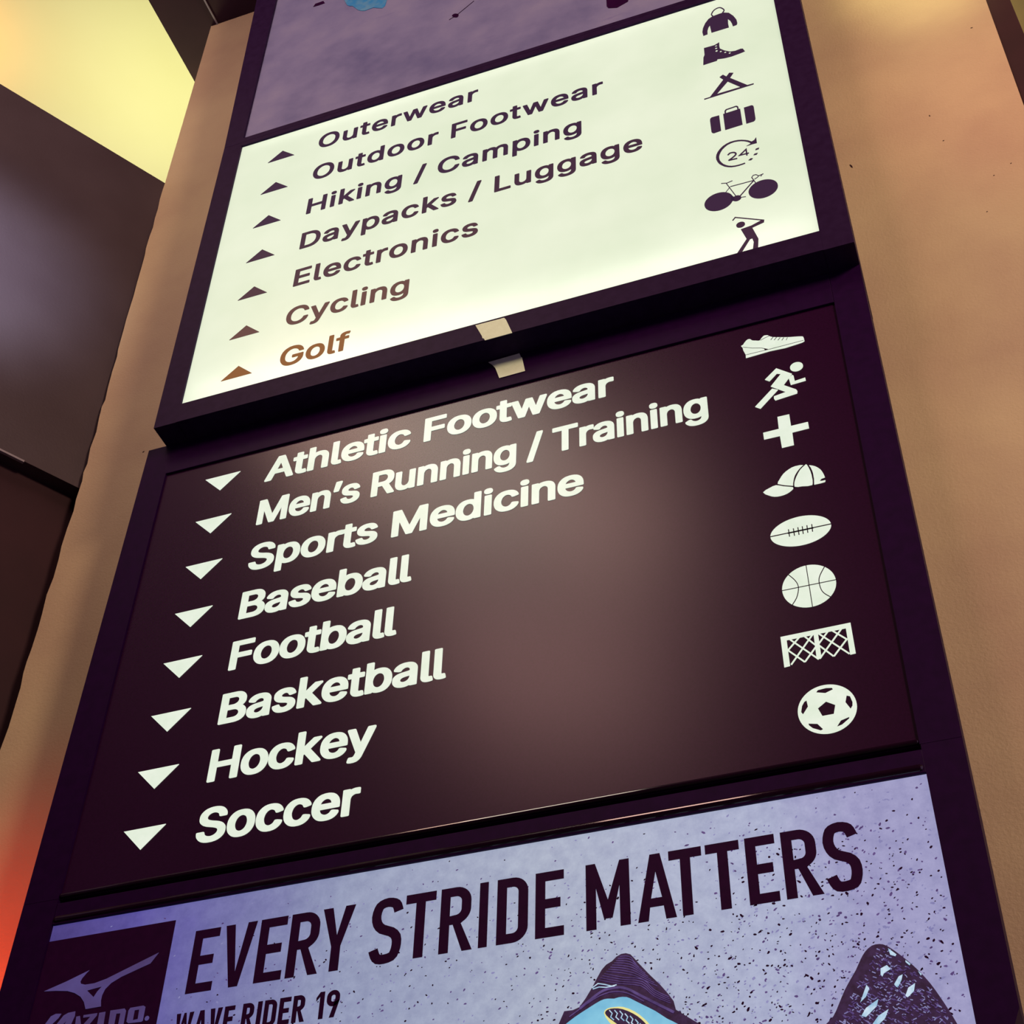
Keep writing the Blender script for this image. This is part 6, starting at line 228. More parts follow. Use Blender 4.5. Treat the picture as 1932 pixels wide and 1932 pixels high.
1.22782],[-0.20891,1.18707]]],[[[-0.19325,1.18828],[-0.1765,1.20914],[-0.17504,1.20796],[-0.19179,1.1871]]],[[[-0.17015,1.2276],[-0.13696,1.18748],[-0.1384,1.18628],[-0.17159,1.2264]]],[[[-0.15353,1.22861],[-0.13739,1.21045],[-0.13879,1.20921],[-0.15493,1.22737]]],[[[-0.17131,1.2086],[-0.15638,1.18845],[-0.15788,1.18733],[-0.17281,1.20748]]],[[[-0.17343,1.21185],[-0.15977,1.22851],[-0.15833,1.22733],[-0.17199,1.21067]]],[[[-0.17478,1.18884],[-0.1422,1.22924],[-0.14074,1.22806],[-0.17332,1.18766]]],[[[-0.15719,1.18833],[-0.13804,1.2111],[-0.1366,1.2099],[-0.15575,1.18713]]]]},"soccer_ball":{"c":"w","s":[[[[-0.13875,1.1118],[-0.13897,1.11575],[-0.13964,1.11966],[-0.14074,1.12347],[-0.14225,1.12714],[-0.14417,1.13061],[-0.14647,1.13384],[-0.14911,1.1368],[-0.15206,1.13944],[-0.1553,1.14173],[-0.15877,1.14365],[-0.16243,1.14517],[-0.16624,1.14626],[-0.17015,1.14693],[-0.17411,1.14715],[-0.17807,1.14693],[-0.18198,1.14626],[-0.18579,1.14517],[-0.18945,1.14365],[-0.19292,1.14173],[-0.19615,1.13944],[-0.19911,1.1368],[-0.20175,1.13384],[-0.20405,1.13061],[-0.20596,1.12714],[-0.20748,1.12347],[-0.20858,1.11966],[-0.20924,1.11575],[-0.20946,1.1118],[-0.20924,1.10784],[-0.20858,1.10393],[-0.20748,1.10012],[-0.20596,1.09646],[-0.20405,1.09299],[-0.20175,1.08975],[-0.19911,1.0868],[-0.19615,1.08415],[-0.19292,1.08186],[-0.18945,1.07994],[-0.18579,1.07842],[-0.18198,1.07733],[-0.17807,1.07666],[-0.17411,1.07644],[-0.17015,1.07666],[-0.16624,1.07733],[-0.16243,1.07842],[-0.15877,1.07994],[-0.1553,1.08186],[-0.15206,1.08415],[-0.14911,1.0868],[-0.14647,1.08975],[-0.14417,1.09299],[-0.14225,1.09646],[-0.14074,1.10012],[-0.13964,1.10393],[-0.13897,1.10784]],[[-0.17431,1.12303],[-0.16378,1.11546],[-0.16721,1.10266],[-0.18088,1.10274],[-0.18507,1.11532]],[[-0.18478,1.13865],[-0.18195,1.14207],[-0.17193,1.14283],[-0.16494,1.14144],[-0.16367,1.13841],[-0.17342,1.135]],[[-0.14905,1.12613],[-0.14526,1.12429],[-0.14327,1.1147],[-0.14395,1.10952],[-0.14664,1.10548],[-0.15168,1.11666]],[[-0.14963,1.09493],[-0.15021,1.09216],[-0.15946,1.08534],[-0.16634,1.08363],[-0.16022,1.09208]],[[-0.19873,1.09621],[-0.18817,1.09342],[-0.18204,1.08389],[-0.18511,1.08261],[-0.19423,1.08794],[-0.19803,1.09275]],[[-0.19714,1.13],[-0.19637,1.12009],[-0.20341,1.11017],[-0.20548,1.1144],[-0.20339,1.12334],[-0.20005,1.12864]]]]},"slogan":{"c":"p","s":[[[[-0.99633,0.86965],[-0.96068,0.86965],[-0.96068,0.88181],[-0.98418,0.88181],[-0.98418,0.90666],[-0.96496,0.90666],[-0.96496,0.91882],[-0.98418,0.91882],[-0.98418,0.94246],[-0.96068,0.94246],[-0.96068,0.95461],[-0.99633,0.95461]]],[[[-0.9371,0.86965],[-0.92495,0.86965],[-0.90913,0.95461],[-0.92189,0.95461],[-0.93102,0.8891],[-0.94016,0.95461],[-0.95292,0.95461]]],[[[-0.9034,0.86965],[-0.86673,0.86965],[-0.86673,0.88181],[-0.89125,0.88181],[-0.89125,0.90666],[-0.87113,0.90666],[-0.87113,0.91882],[-0.89125,0.91882],[-0.89125,0.94246],[-0.86673,0.94246],[-0.86673,0.95461],[-0.9034,0.95461]]],[[[-0.86099,0.86965],[-0.84884,0.86965],[-0.84884,
0.90534],[-0.84424,0.90534],[-0.83086,0.86965],[-0.8181,0.86965],[-0.83383,0.90594],[-0.83107,0.90801],[-0.82891,0.90946],[-0.82694,0.91118],[-0.82522,0.91314],[-0.82377,0.91531],[-0.82262,0.91765],[-0.82178,0.92012],[-0.82127,0.92268],[-0.8211,0.92528],[-0.8211,0.93467],[-0.82149,0.93856],[-0.82262,0.9423],[-0.82446,0.94575],[-0.82694,0.94877],[-0.82997,0.95125],[-0.83341,0.95309],[-0.83716,0.95423],[-0.84105,0.95461],[-0.86099,0.95461]],[[-0.84884,0.91688],[-0.84105,0.91749],[-0.83953,0.91764],[-0.83806,0.91808],[-0.83672,0.9188],[-0.83554,0.91977],[-0.83457,0.92095],[-0.83385,0.9223],[-0.8334,0.92376],[-0.83325,0.92528],[-0.83325,0.93467],[-0.8334,0.93619],[-0.83385,0.93765],[-0.83457,0.939],[-0.83554,0.94018],[-0.83672,0.94115],[-0.83806,0.94187],[-0.83953,0.94231],[-0.84105,0.94246],[-0.84884,0.94246]]],[[[-0.80278,0.86965],[-0.79062,0.86965],[-0.79062,0.90194],[-0.77494,0.95461],[-0.78806,0.95461],[-0.7967,0.91638],[-0.80534,0.95461],[-0.81846,0.95461],[-0.80278,0.90194]]],[[[-0.74061,0.89016],[-0.73958,0.88686],[-0.73822,0.88342],[-0.73724,0.88181],[-0.73662,0.88129],[-0.73483,0.88084],[-0.7315,0.88079],[-0.72768,0.88126],[-0.72538,0.88204],[-0.72489,0.88254],[-0.7241,0.88441],[-0.72311,0.88798],[-0.72261,0.89207],[-0.72267,0.89624],[-0.7234,0.89944],[-0.72494,0.90167],[-0.72773,0.90392],[-0.73325,0.90634],[-0.74036,0.90954],[-0.74553,0.9143],[-0.74892,0.91975],[-0.75095,0.92601],[-0.75161,0.9326],[-0.75077,0.93923],[-0.74901,0.94507],[-0.74655,0.94959],[-0.7425,0.95287],[-0.73706,0.95489],[-0.73114,0.95568],[-0.72527,0.95484],[-0.72007,0.95297],[-0.71616,0.95025],[-0.7135,0.94635],[-0.7117,0.94132],[-0.71067,0.93751],[-0.72239,0.93433],[-0.7233,0.93768],[-0.72442,0.94079],[-0.72494,0.94155],[-0.72569,0.94207],[-0.72823,0.94298],[-0.7312,0.94342],[-0.7341,0.94303],[-0.7364,0.94217],[-0.73703,0.94167],[-0.73773,0.94037],[-0.73885,0.93669],[-0.73939,0.93244],[-0.73899,0.92853],[-0.73782,0.92491],[-0.73609,0.92212],[-0.73358,0.91982],[-0.72831,0.91744],[-0.72135,0.9144],[-0.71594,0.91001],[-0.71208,0.90444],[-0.71053,0.8977],[-0.71045,0.89141],[-0.71115,0.8856],[-0.7126,0.88039],[-0.71459,0.8757],[-0.71872,0.87146],[-0.72496,0.86936],[-0.73084,0.86863],[-0.73641,0.86872],[-0.74228,0.87017],[-0.74658,0.87379],[-0.74914,0.87798],[-0.75104,0.8828],[-0.75221,0.88652]]],[[[-0.69389,0.86965],[-0.68173,0.86965],[-0.68173,0.94246],[-0.66821,0.94246],[-0.66821,0.95461],[-0.70741,0.95461],[-0.70741,0.94246],[-0.69389,0.94246]]],[[[-0.66169,0.86965],[-0.64954,0.86965],[-0.64954,0.90534],[-0.64524,0.90534],[-0.63234,0.86965],[-0.61958,0.86965],[-0.63498,0.90594],[-0.63232,0.90796],[-0.63019,0.90938],[-0.62826,0.91107],[-0.62657,0.913],[-0.62515,0.91513],[-0.62402,0.91742],[-0.62319,0.91985],[-0.6227,0.92236],[-0.62253,0.92492],[-0.62253,0.93503],[-0.6229,0.93885],[-0.62402,0.94252],[-0.62583,0.94591],[-0.62826,0.94888],[-0.63123,0.95131],[-0.63462,0.95312],[-0.63829,0.95423],[-0.64211,0.95461],[-0.66169,0.95461]],[[-0.64954,0.91688],[-0.64211,0.91749],
[-0.64066,0.91763],[-0.63927,0.91805],[-0.63798,0.91874],[-0.63686,0.91966],[-0.63593,0.92079],[-0.63524,0.92207],[-0.63482,0.92347],[-0.63468,0.92492],[-0.63468,0.93503],[-0.63482,0.93648],[-0.63524,0.93787],[-0.63593,0.93916],[-0.63686,0.94028],[-0.63798,0.94121],[-0.63927,0.94189],[-0.64066,0.94232],[-0.64211,0.94246],[-0.64954,0.94246]]],[[[-0.61196,0.86965],[-0.60101,0.86965],[-0.60101,0.95461],[-0.61196,0.95461]]],[[[-0.58961,0.86965],[-0.57017,0.86965],[-0.56637,0.87003],[-0.56272,0.87113],[-0.55936,0.87293],[-0.55642,0.87535],[-0.554,0.8783],[-0.5522,0.88166],[-0.55109,0.88531],[-0.55072,0.8891],[-0.55072,0.93517],[-0.55109,0.93896],[-0.5522,0.94261],[-0.554,0.94597],[-0.55642,0.94892],[-0.55936,0.95133],[-0.56272,0.95313],[-0.56637,0.95424],[-0.57017,0.95461],[-0.58961,0.95461]],[[-0.57746,0.88181],[-0.57017,0.88181],[-0.56874,0.88195],[-0.56737,0.88236],[-0.56611,0.88303],[-0.56501,0.88394],[-0.5641,0.88505],[-0.56343,0.88631],[-0.56301,0.88768],[-0.56287,0.8891],[-0.56287,0.93517],[-0.56301,0.93659],[-0.56343,0.93796],[-0.5641,0.93922],[-0.56501,0.94032],[-0.56611,0.94123],[-0.56737,0.9419],[-0.56874,0.94232],[-0.57017,0.94246],[-0.57746,0.94246]]],[[[-0.5416,0.86965],[-0.5065,0.86965],[-0.5065,0.88181],[-0.52945,0.88181],[-0.52945,0.90666],[-0.51071,0.90666],[-0.51071,0.91882],[-0.52945,0.91882],[-0.52945,0.94246],[-0.5065,0.94246],[-0.5065,0.95461],[-0.5416,0.95461]]],[[[-0.47953,0.86965],[-0.46738,0.86965],[-0.46738,0.92233],[-0.45823,0.88155],[-0.44803,0.88155],[-0.43888,0.92233],[-0.43888,0.86965],[-0.42673,0.86965],[-0.42673,0.95461],[-0.43827,0.95461],[-0.45313,0.90534],[-0.46799,0.95461],[-0.47953,0.95461]]],[[[-0.4181,0.86965],[-0.40571,0.86965],[-0.40345,0.88665],[-0.38747,0.88665],[-0.38521,0.86965],[-0.37282,0.86965],[-0.38938,0.95461],[-0.40154,0.95461]],[[-0.40196,0.89758],[-0.38896,0.89758],[-0.39546,0.93152]]],[[[-0.36577,0.86965],[-0.35361,0.86965],[-0.35361,0.94246],[-0.34022,0.94246],[-0.34022,0.95461],[-0.37916,0.95461],[-0.37916,0.94246],[-0.36577,0.94246]]],[[[-0.32187,0.86965],[-0.30971,0.86965],[-0.30971,0.94246],[-0.296,0.94246],[-0.296,0.95461],[-0.33558,0.95461],[-0.33558,0.94246],[-0.32187,0.94246]]],[[[-0.28914,0.86965],[-0.25486,0.86965],[-0.25486,0.88181],[-0.27699,0.88181],[-0.27699,0.90666],[-0.25897,0.90666],[-0.25897,0.91882],[-0.27699,0.91882],[-0.27699,0.94246],[-0.25486,0.94246],[-0.25486,0.95461],[-0.28914,0.95461]]],[[[-0.24763,0.86965],[-0.23548,0.86965],[-0.23548,0.90534],[-0.23142,0.90534],[-0.21889,0.86965],[-0.20613,0.86965],[-0.22127,0.90594],[-0.21868,0.90792],[-0.21658,0.90932],[-0.21469,0.91099],[-0.21302,0.91289],[-0.21162,0.91498],[-0.2105,0.91725],[-0.20969,0.91964],[-0.2092,0.92211],[-0.20903,0.92463],[-0.20903,0.93531],[-0.20941,0.93908],[-0.2105,0.9427],[-0.21229,0.94603],[-0.21469,0.94896],[-0.21761,0.95136],[-0.22095,0.95314],[-0.22457,0.95424],[-0.22833,0.95461],[-0.24763,0.95461]],[[-0.23548,0.91688],[-0.22833,0.91749],[-0.22694,0.91762],[-0.2256,0.91803],[-0.22436,0.91869],
[-0.22328,0.91958],[-0.22239,0.92066],[-0.22173,0.9219],[-0.22132,0.92324],[-0.22119,0.92463],[-0.22119,0.93531],[-0.22132,0.93671],[-0.22173,0.93805],[-0.22239,0.93928],[-0.22328,0.94037],[-0.22436,0.94126],[-0.2256,0.94192],[-0.22694,0.94232],[-0.22833,0.94246],[-0.23548,0.94246]]],[[[-0.19015,0.8902],[-0.18907,0.88686],[-0.18767,0.88324],[-0.18676,0.88154],[-0.18642,0.88122],[-0.18495,0.88084],[-0.18181,0.88079],[-0.17821,0.88125],[-0.17624,0.88195],[-0.17597,0.88226],[-0.17525,0.88424],[-0.17423,0.88797],[-0.17371,0.89207],[-0.17379,0.89624],[-0.17454,0.89959],[-0.17597,0.90185],[-0.17843,0.904],[-0.18365,0.90637],[-0.19059,0.90963],[-0.19547,0.91451],[-0.1985,0.9199],[-0.20043,0.92602],[-0.20114,0.93259],[-0.20026,0.93923],[-0.19859,0.94487],[-0.19653,0.94931],[-0.19269,0.95278],[-0.18728,0.95488],[-0.18143,0.95569],[-0.17566,0.95482],[-0.17049,0.95288],[-0.16678,0.94997],[-0.16452,0.94614],[-0.16283,0.94133],[-0.16178,0.93755],[-0.17348,0.93429],[-0.17443,0.93767],[-0.1756,0.941],[-0.17608,0.94183],[-0.17651,0.94216],[-0.17874,0.943],[-0.18151,0.94341],[-0.1842,0.94304],[-0.18621,0.94226],[-0.18655,0.94195],[-0.18719,0.94057],[-0.18834,0.93669],[-0.1889,0.93245],[-0.18847,0.92852],[-0.18728,0.92476],[-0.18569,0.92191],[-0.18351,0.91973],[-0.17855,0.91741],[-0.17177,0.91432],[-0.16663,0.90983],[-0.16314,0.90429],[-0.16167,0.8977],[-0.16155,0.89141],[-0.16229,0.88561],[-0.16365,0.88056],[-0.16533,0.87598],[-0.16918,0.87155],[-0.17539,0.86937],[-0.18113,0.86863],[-0.18659,0.86872],[-0.19248,0.87024],[-0.19654,0.87406],[-0.19873,0.87816],[-0.20053,0.8828],[-0.20171,0.88648]]]]},"subtitle":{"c":"p","s":[[[[-0.99747,0.81076],[-0.99416,0.81076],[-0.99038,0.83319],[-0.9866,0.81076],[-0.98329,0.81076],[-0.97856,0.84474],[-0.98433,0.84474],[-0.98482,0.8196],[-0.98896,0.84474],[-0.9918,0.84474],[-0.99593,0.8196],[-0.99643,0.84474],[-1.0022,0.84474]]],[[[-0.97536,0.81076],[-0.96947,0.81076],[-0.96898,0.81756],[-0.96544,0.81756],[-0.96494,0.81076],[-0.95905,0.81076],[-0.96432,0.84474],[-0.97009,0.84474]],[[-0.96868,0.82275],[-0.96573,0.82275],[-0.96721,0.83379]]],[[[-0.95059,0.81076],[-0.94482,0.81076],[-0.93955,0.84474],[-0.94561,0.84474],[-0.9477,0.81999],[-0.9498,0.84474],[-0.95585,0.84474]]],[[[-0.93635,0.81076],[-0.92249,0.81076],[-0.92249,0.81653],[-0.93058,0.81653],[-0.93058,0.82516],[-0.92415,0.82516],[-0.92415,0.83093],[-0.93058,0.83093],[-0.93058,0.83898],[-0.92249,0.83898],[-0.92249,0.84474],[-0.93635,0.84474]]],[[[-0.91189,0.81076],[-0.90612,0.81076],[-0.90612,0.82503],[-0.90534,0.82503],[-0.90119,0.81076],[-0.89513,0.81076],[-0.90107,0.82532],[-0.9002,0.82608],[-0.89935,0.82664],[-0.89859,0.82732],[-0.89791,0.82808],[-0.89735,0.82893],[-0.8969,0.82985],[-0.89657,0.83081],[-0.89637,0.83181],[-0.8963,0.83283],[-0.8963,0.83695],[-0.89645,0.83847],[-0.8969,0.83993],[-0.89762,0.84128],[-0.89859,0.84246],[-0.89977,0.84343],[-0.90111,0.84415],[-0.90258,0.8446],[-0.9041,0.84474],[-0.91189,0.84474]],[[-0.90612,0.83051],[-0.9041,0.8308],[-0.9037,
0.83084],[-0.90332,0.83096],[-0.90297,0.83114],[-0.90267,0.8314],[-0.90241,0.8317],[-0.90223,0.83205],[-0.90211,0.83243],[-0.90207,0.83283],[-0.90207,0.83695],[-0.90211,0.83735],[-0.90223,0.83773],[-0.90241,0.83808],[-0.90267,0.83838],[-0.90297,0.83864],[-0.90332,0.83882],[-0.9037,0.83894],[-0.9041,0.83898],[-0.90612,0.83898]]],[[[-0.89193,0.81076],[-0.88593,0.81076],[-0.88593,0.84474],[-0.89193,0.84474]]],[[[-0.88273,0.81076],[-0.87435,0.81076],[-0.87272,0.81092],[-0.87115,0.8114],[-0.8697,0.81217],[-0.86843,0.81322],[-0.86739,0.81449],[-0.86661,0.81593],[-0.86613,0.81751],[-0.86597,0.81914],[-0.86597,0.83637],[-0.86613,0.838],[-0.86661,0.83957],[-0.86739,0.84102],[-0.86843,0.84229],[-0.8697,0.84333],[-0.87115,0.84411],[-0.87272,0.84458],[-0.87435,0.84474],[-0.88273,0.84474]],[[-0.87696,0.81653],[-0.87435,0.81653],[-0.87384,0.81658],[-0.87335,0.81673],[-0.8729,0.81697],[-0.87251,0.81729],[-0.87218,0.81769],[-0.87194,0.81814],[-0.87179,0.81863],[-0.87174,0.81914],[-0.87174,0.83637],[-0.87179,0.83687],[-0.87194,0.83736],[-0.87218,0.83782],[-0.87251,0.83821],[-0.8729,0.83854],[-0.87335,0.83878],[-0.87384,0.83893],[-0.87435,0.83898],[-0.87696,0.83898]]],[[[-0.86277,0.81076],[-0.84778,0.81076],[-0.84778,0.81653],[-0.85701,0.81653],[-0.85701,0.82516],[-0.84958,0.82516],[-0.84958,0.83093],[-0.85701,0.83093],[-0.85701,0.83898],[-0.84778,0.83898],[-0.84778,0.84474],[-0.86277,0.84474]]],[[[-0.84458,0.81076],[-0.83881,0.81076],[-0.83881,0.82503],[-0.83803,0.82503],[-0.83388,0.81076],[-0.82782,0.81076],[-0.83376,0.82532],[-0.83289,0.82608],[-0.83204,0.82664],[-0.83128,0.82732],[-0.8306,0.82808],[-0.83004,0.82893],[-0.82959,0.82985],[-0.82926,0.83081],[-0.82906,0.83181],[-0.82899,0.83283],[-0.82899,0.83695],[-0.82914,0.83847],[-0.82959,0.83993],[-0.83031,0.84128],[-0.83128,0.84246],[-0.83246,0.84343],[-0.8338,0.84415],[-0.83527,0.8446],[-0.83679,0.84474],[-0.84458,0.84474]],[[-0.83881,0.83051],[-0.83679,0.8308],[-0.83639,0.83084],[-0.83601,0.83096],[-0.83566,0.83114],[-0.83535,0.8314],[-0.8351,0.8317],[-0.83492,0.83205],[-0.8348,0.83243],[-0.83476,0.83283],[-0.83476,0.83695],[-0.8348,0.83735],[-0.83492,0.83773],[-0.8351,0.83808],[-0.83535,0.83838],[-0.83566,0.83864],[-0.83601,0.83882],[-0.83639,0.83894],[-0.83679,0.83898],[-0.83881,0.83898]]],[[[-0.80966,0.81076],[-0.80389,0.81076],[-0.80389,0.84474],[-0.80966,0.84474],[-0.81443,0.83795],[-0.81443,0.83353],[-0.80966,0.83897]]],[[[-0.78957,0.83606],[-0.78965,0.83686],[-0.7898,0.83735],[-0.79004,0.8378],[-0.79036,0.83819],[-0.79076,0.83852],[-0.79122,0.83876],[-0.79171,0.83891],[-0.79222,0.83896],[-0.79273,0.83891],[-0.79322,0.83876],[-0.79368,0.83852],[-0.79408,0.83819],[-0.7944,0.8378],[-0.79464,0.83735],[-0.79479,0.83686],[-0.79486,0.8362],[-0.79486,0.8331],[-0.79479,0.83244],[-0.79464,0.83194],[-0.7944,0.8315],[-0.79408,0.8311],[-0.79367,0.83077],[-0.79322,0.83053],[-0.79273,0.83038],[-0.79222,0.83033],[-0.79171,0.83038],[-0.79122,0.83053],[-0.79077,0.83077],[-0.79036,0.8311],[-0.79004,0.8315],[-0.7898,
0.83194],[-0.78965,0.83244],[-0.78958,0.8331],[-0.78958,0.83635],[-0.78382,0.83635],[-0.78382,0.8328],[-0.78397,0.8313],[-0.78444,0.82974],[-0.78522,0.82826],[-0.78628,0.827],[-0.78755,0.82595],[-0.789,0.82517],[-0.79057,0.8247],[-0.79222,0.82453],[-0.79387,0.8247],[-0.79544,0.82517],[-0.79689,0.82595],[-0.79816,0.827],[-0.79922,0.82826],[-0.8,0.82974],[-0.80047,0.8313],[-0.80062,0.8328],[-0.80062,0.8365],[-0.80047,0.83798],[-0.8,0.83957],[-0.79922,0.84102],[-0.79816,0.84231],[-0.79688,0.84334],[-0.79544,0.84412],[-0.79387,0.84459],[-0.79222,0.84476],[-0.79057,0.84459],[-0.789,0.84412],[-0.78756,0.84334],[-0.78628,0.84231],[-0.78522,0.84102],[-0.78444,0.83957],[-0.78397,0.83798],[-0.78383,0.83664]]],[[[-0.79558,0.81076],[-0.78952,0.81076],[-0.78382,0.83227],[-0.79016,0.82955]]]]},"logo_box":{"c":"p","s":[[[[-1.2175,0.45],[-1.0293,0.45],[-1.0293,0.97555],[-1.2175,0.97555]]]]},"logo_bird":{"c":"l","s":[[[[-1.20561,0.90435],[-1.1745,0.91329],[-1.14384,0.92386],[-1.147,0.92066],[-1.15213,0.91409],[-1.15357,0.90991],[-1.152,0.90675],[-1.14524,0.90437],[-1.1318,0.90421],[-1.11485,0.90789],[-1.09535,0.9148],[-1.04508,0.93263],[-1.05443,0.91942],[-1.06579,0.91597],[-1.09365,0.90725],[-1.10658,0.90092],[-1.11375,0.89374],[-1.11633,0.8859],[-1.11629,0.87874],[-1.11441,0.87084],[-1.13635,0.87047],[-1.14099,0.88032],[-1.14803,0.88854],[-1.15866,0.89527],[-1.16984,0.89953],[-1.18753,0.90249]],[[-1.14036,0.89586],[-1.11923,0.89817],[-1.12448,0.89225],[-1.1283,0.88511]]]]},"logo_name":{"c":"l","s":[[[[-1.19531,0.84754],[-1.19235,0.8572],[-1.18571,0.86792],[-1.17906,0.87022],[-1.17097,0.86916],[-1.174,0.86371],[-1.1825,0.85581],[-1.18607,0.84626]]],[[[-1.17801,0.84514],[-1.175,0.85475],[-1.16687,0.86624],[-1.1609,0.86893],[-1.15083,0.86952],[-1.15005,0.86332],[-1.15318,0.85168],[-1.15624,0.84211],[-1.16653,0.84354],[-1.16051,0.85875],[-1.16579,0.85346],[-1.16882,0.84386]]],[[[-1.14749,0.86195],[-1.14237,0.86223],[-1.13786,0.84983],[-1.13465,0.83912],[-1.14713,0.84085],[-1.1464,0.85103]]],[[[-1.13714,0.86249],[-1.11756,0.8624],[-1.11767,0.85919],[-1.1285,0.84522],[-1.11758,0.84518],[-1.11685,0.83763],[-1.13666,0.8384],[-1.13582,0.84824],[-1.12643,0.85914],[-1.13689,0.85922]]],[[[-1.11457,0.86227],[-1.10588,0.86253],[-1.10476,0.84387],[-1.09771,0.84387],[-1.0989,0.86304],[-1.07873,0.86284],[-1.0762,0.85976],[-1.07569,0.83486],[-1.08323,0.83492],[-1.08345,0.8573],[-1.0895,0.85767],[-1.08903,0.83672],[-1.09146,0.83558],[-1.11211,0.83598],[-1.11408,0.84648]]],[[[-1.07052,0.86245],[-1.05225,0.8628],[-1.04914,0.86085],[-1.04908,0.84294],[-1.05095,0.84173],[-1.06931,0.84235],[-1.07221,0.84474],[-1.07251,0.85923]],[[-1.0637,0.85846],[-1.05725,0.85852],[-1.05669,0.846],[-1.06356,0.84549]]],[[[-1.04065,0.84512],[-1.04095,0.84646],[-1.04181,0.84754],[-1.04305,0.84813],[-1.04442,0.84813],[-1.04566,0.84754],[-1.04652,0.84646],[-1.04683,0.84512],[-1.04652,0.84378],[-1.04566,0.84271],[-1.04442,0.84211],[-1.04305,0.84211],[-1.04181,0.84271],[-1.04095,0.84378]]]]},
"shoe_a_collar":{"c":"1","s":[[[[-0.53821,0.68687],[-0.51501,0.75831],[-0.51036,0.76827],[-0.50634,0.77705],[-0.49633,0.77695],[-0.48899,0.77923],[-0.48158,0.78824],[-0.4734,0.80059],[-0.46927,0.80817],[-0.46237,0.8195],[-0.45689,0.82488],[-0.45011,0.82799],[-0.44462,0.8327],[-0.43919,0.83505],[-0.43383,0.83517],[-0.42855,0.83294],[-0.42471,0.82816],[-0.42092,0.82272],[-0.4071,0.80482],[-0.39593,0.79163],[-0.38745,0.77967],[-0.38211,0.77094],[-0.38009,0.7608],[-0.36732,0.7505],[-0.3529,0.73932],[-0.33657,0.72319],[-0.316,0.65924]]]]},"shoe_a_lining":{"c":"2","s":[[[[-0.5304,0.6859],[-0.52775,0.71664],[-0.52295,0.74888],[-0.51461,0.75831],[-0.50571,0.76084],[-0.49973,0.76489],[-0.49373,0.76856],[-0.48507,0.77311],[-0.4764,0.7774],[-0.46981,0.78068],[-0.4644,0.78302],[-0.46016,0.78407],[-0.45644,0.78427],[-0.45233,0.78372],[-0.44856,0.78311],[-0.446,0.78352],[-0.44328,0.78394],[-0.43893,0.7838],[-0.43412,0.78285],[-0.4297,0.78041],[-0.42516,0.77726],[-0.42031,0.77404],[-0.41501,0.77047],[-0.40887,0.76648],[-0.40245,0.76206],[-0.39635,0.75698],[-0.39013,0.75181],[-0.38402,0.7479],[-0.37663,0.74266],[-0.36576,0.73544],[-0.35405,0.72181],[-0.34252,0.69033],[-0.33382,0.66146]]]]},"shoe_a_loop_trim":{"c":"3","s":[[[[-0.46048,0.76778],[-0.45946,0.77084],[-0.4567,0.77255],[-0.45317,0.77322],[-0.44881,0.77313],[-0.4439,0.77299],[-0.43838,0.77188],[-0.43196,0.76881],[-0.4256,0.76474],[-0.42026,0.76024],[-0.4156,0.75544],[-0.41206,0.75126],[-0.40828,0.74595],[-0.40138,0.73667],[-0.39639,0.72761],[-0.39806,0.72179],[-0.40433,0.7198],[-0.41653,0.72471],[-0.4293,0.73211],[-0.43631,0.73814],[-0.44178,0.74416],[-0.44852,0.75031],[-0.45445,0.75637],[-0.45849,0.76254]]]]},"shoe_a_loop":{"c":"1","s":[[[[-0.45917,0.76759],[-0.45838,0.76974],[-0.45608,0.77113],[-0.45288,0.77177],[-0.44885,0.77167],[-0.44429,0.77098],[-0.43911,0.76934],[-0.43298,0.76617],[-0.42698,0.76231],[-0.42226,0.75852],[-0.41821,0.75451],[-0.41501,0.75074],[-0.41149,0.74575],[-0.40499,0.73673],[-0.40016,0.72812],[-0.40134,0.72346],[-0.40674,0.72266],[-0.41759,0.72813],[-0.42917,0.73595],[-0.43601,0.74275],[-0.44164,0.74934],[-0.44847,0.75557],[-0.45434,0.76096],[-0.45774,0.76478]]]]},"shoe_a_loop_rib":{"c":"4","s":[[[[-0.45367,0.77053],[-0.4503,0.76609],[-0.45207,0.76216],[-0.44877,0.75864],[-0.44961,0.75786],[-0.45343,0.76194],[-0.45162,0.76593],[-0.45459,0.76983]]],[[[-0.4478,0.76968],[-0.44443,0.76524],[-0.44622,0.76132],[-0.44294,0.75781],[-0.44378,0.75703],[-0.44758,0.7611],[-0.44577,0.7651],[-0.44872,0.76898]]],[[[-0.44196,0.76791],[-0.43861,0.76349],[-0.44041,0.75957],[-0.43714,0.75607],[-0.43798,0.75529],[-0.44177,0.75935],[-0.43995,0.76335],[-0.44288,0.76721]]],[[[-0.43621,0.76405],[-0.43288,0.75964],[-0.43468,0.75574],[-0.43144,0.75226],[-0.43228,0.75148],[-0.43604,0.75552],[-0.43422,0.7595],[-0.43713,0.76335]]],[[[-0.43048,0.7606],[-0.42717,0.7562],[-0.42897,0.75232],[-0.42574,0.74885],[-0.42658,0.74807],[-0.43033,0.7521],[-0.42851,0.75606],[-0.4314,0.7599]]],[[[-0.42481,0.75586],
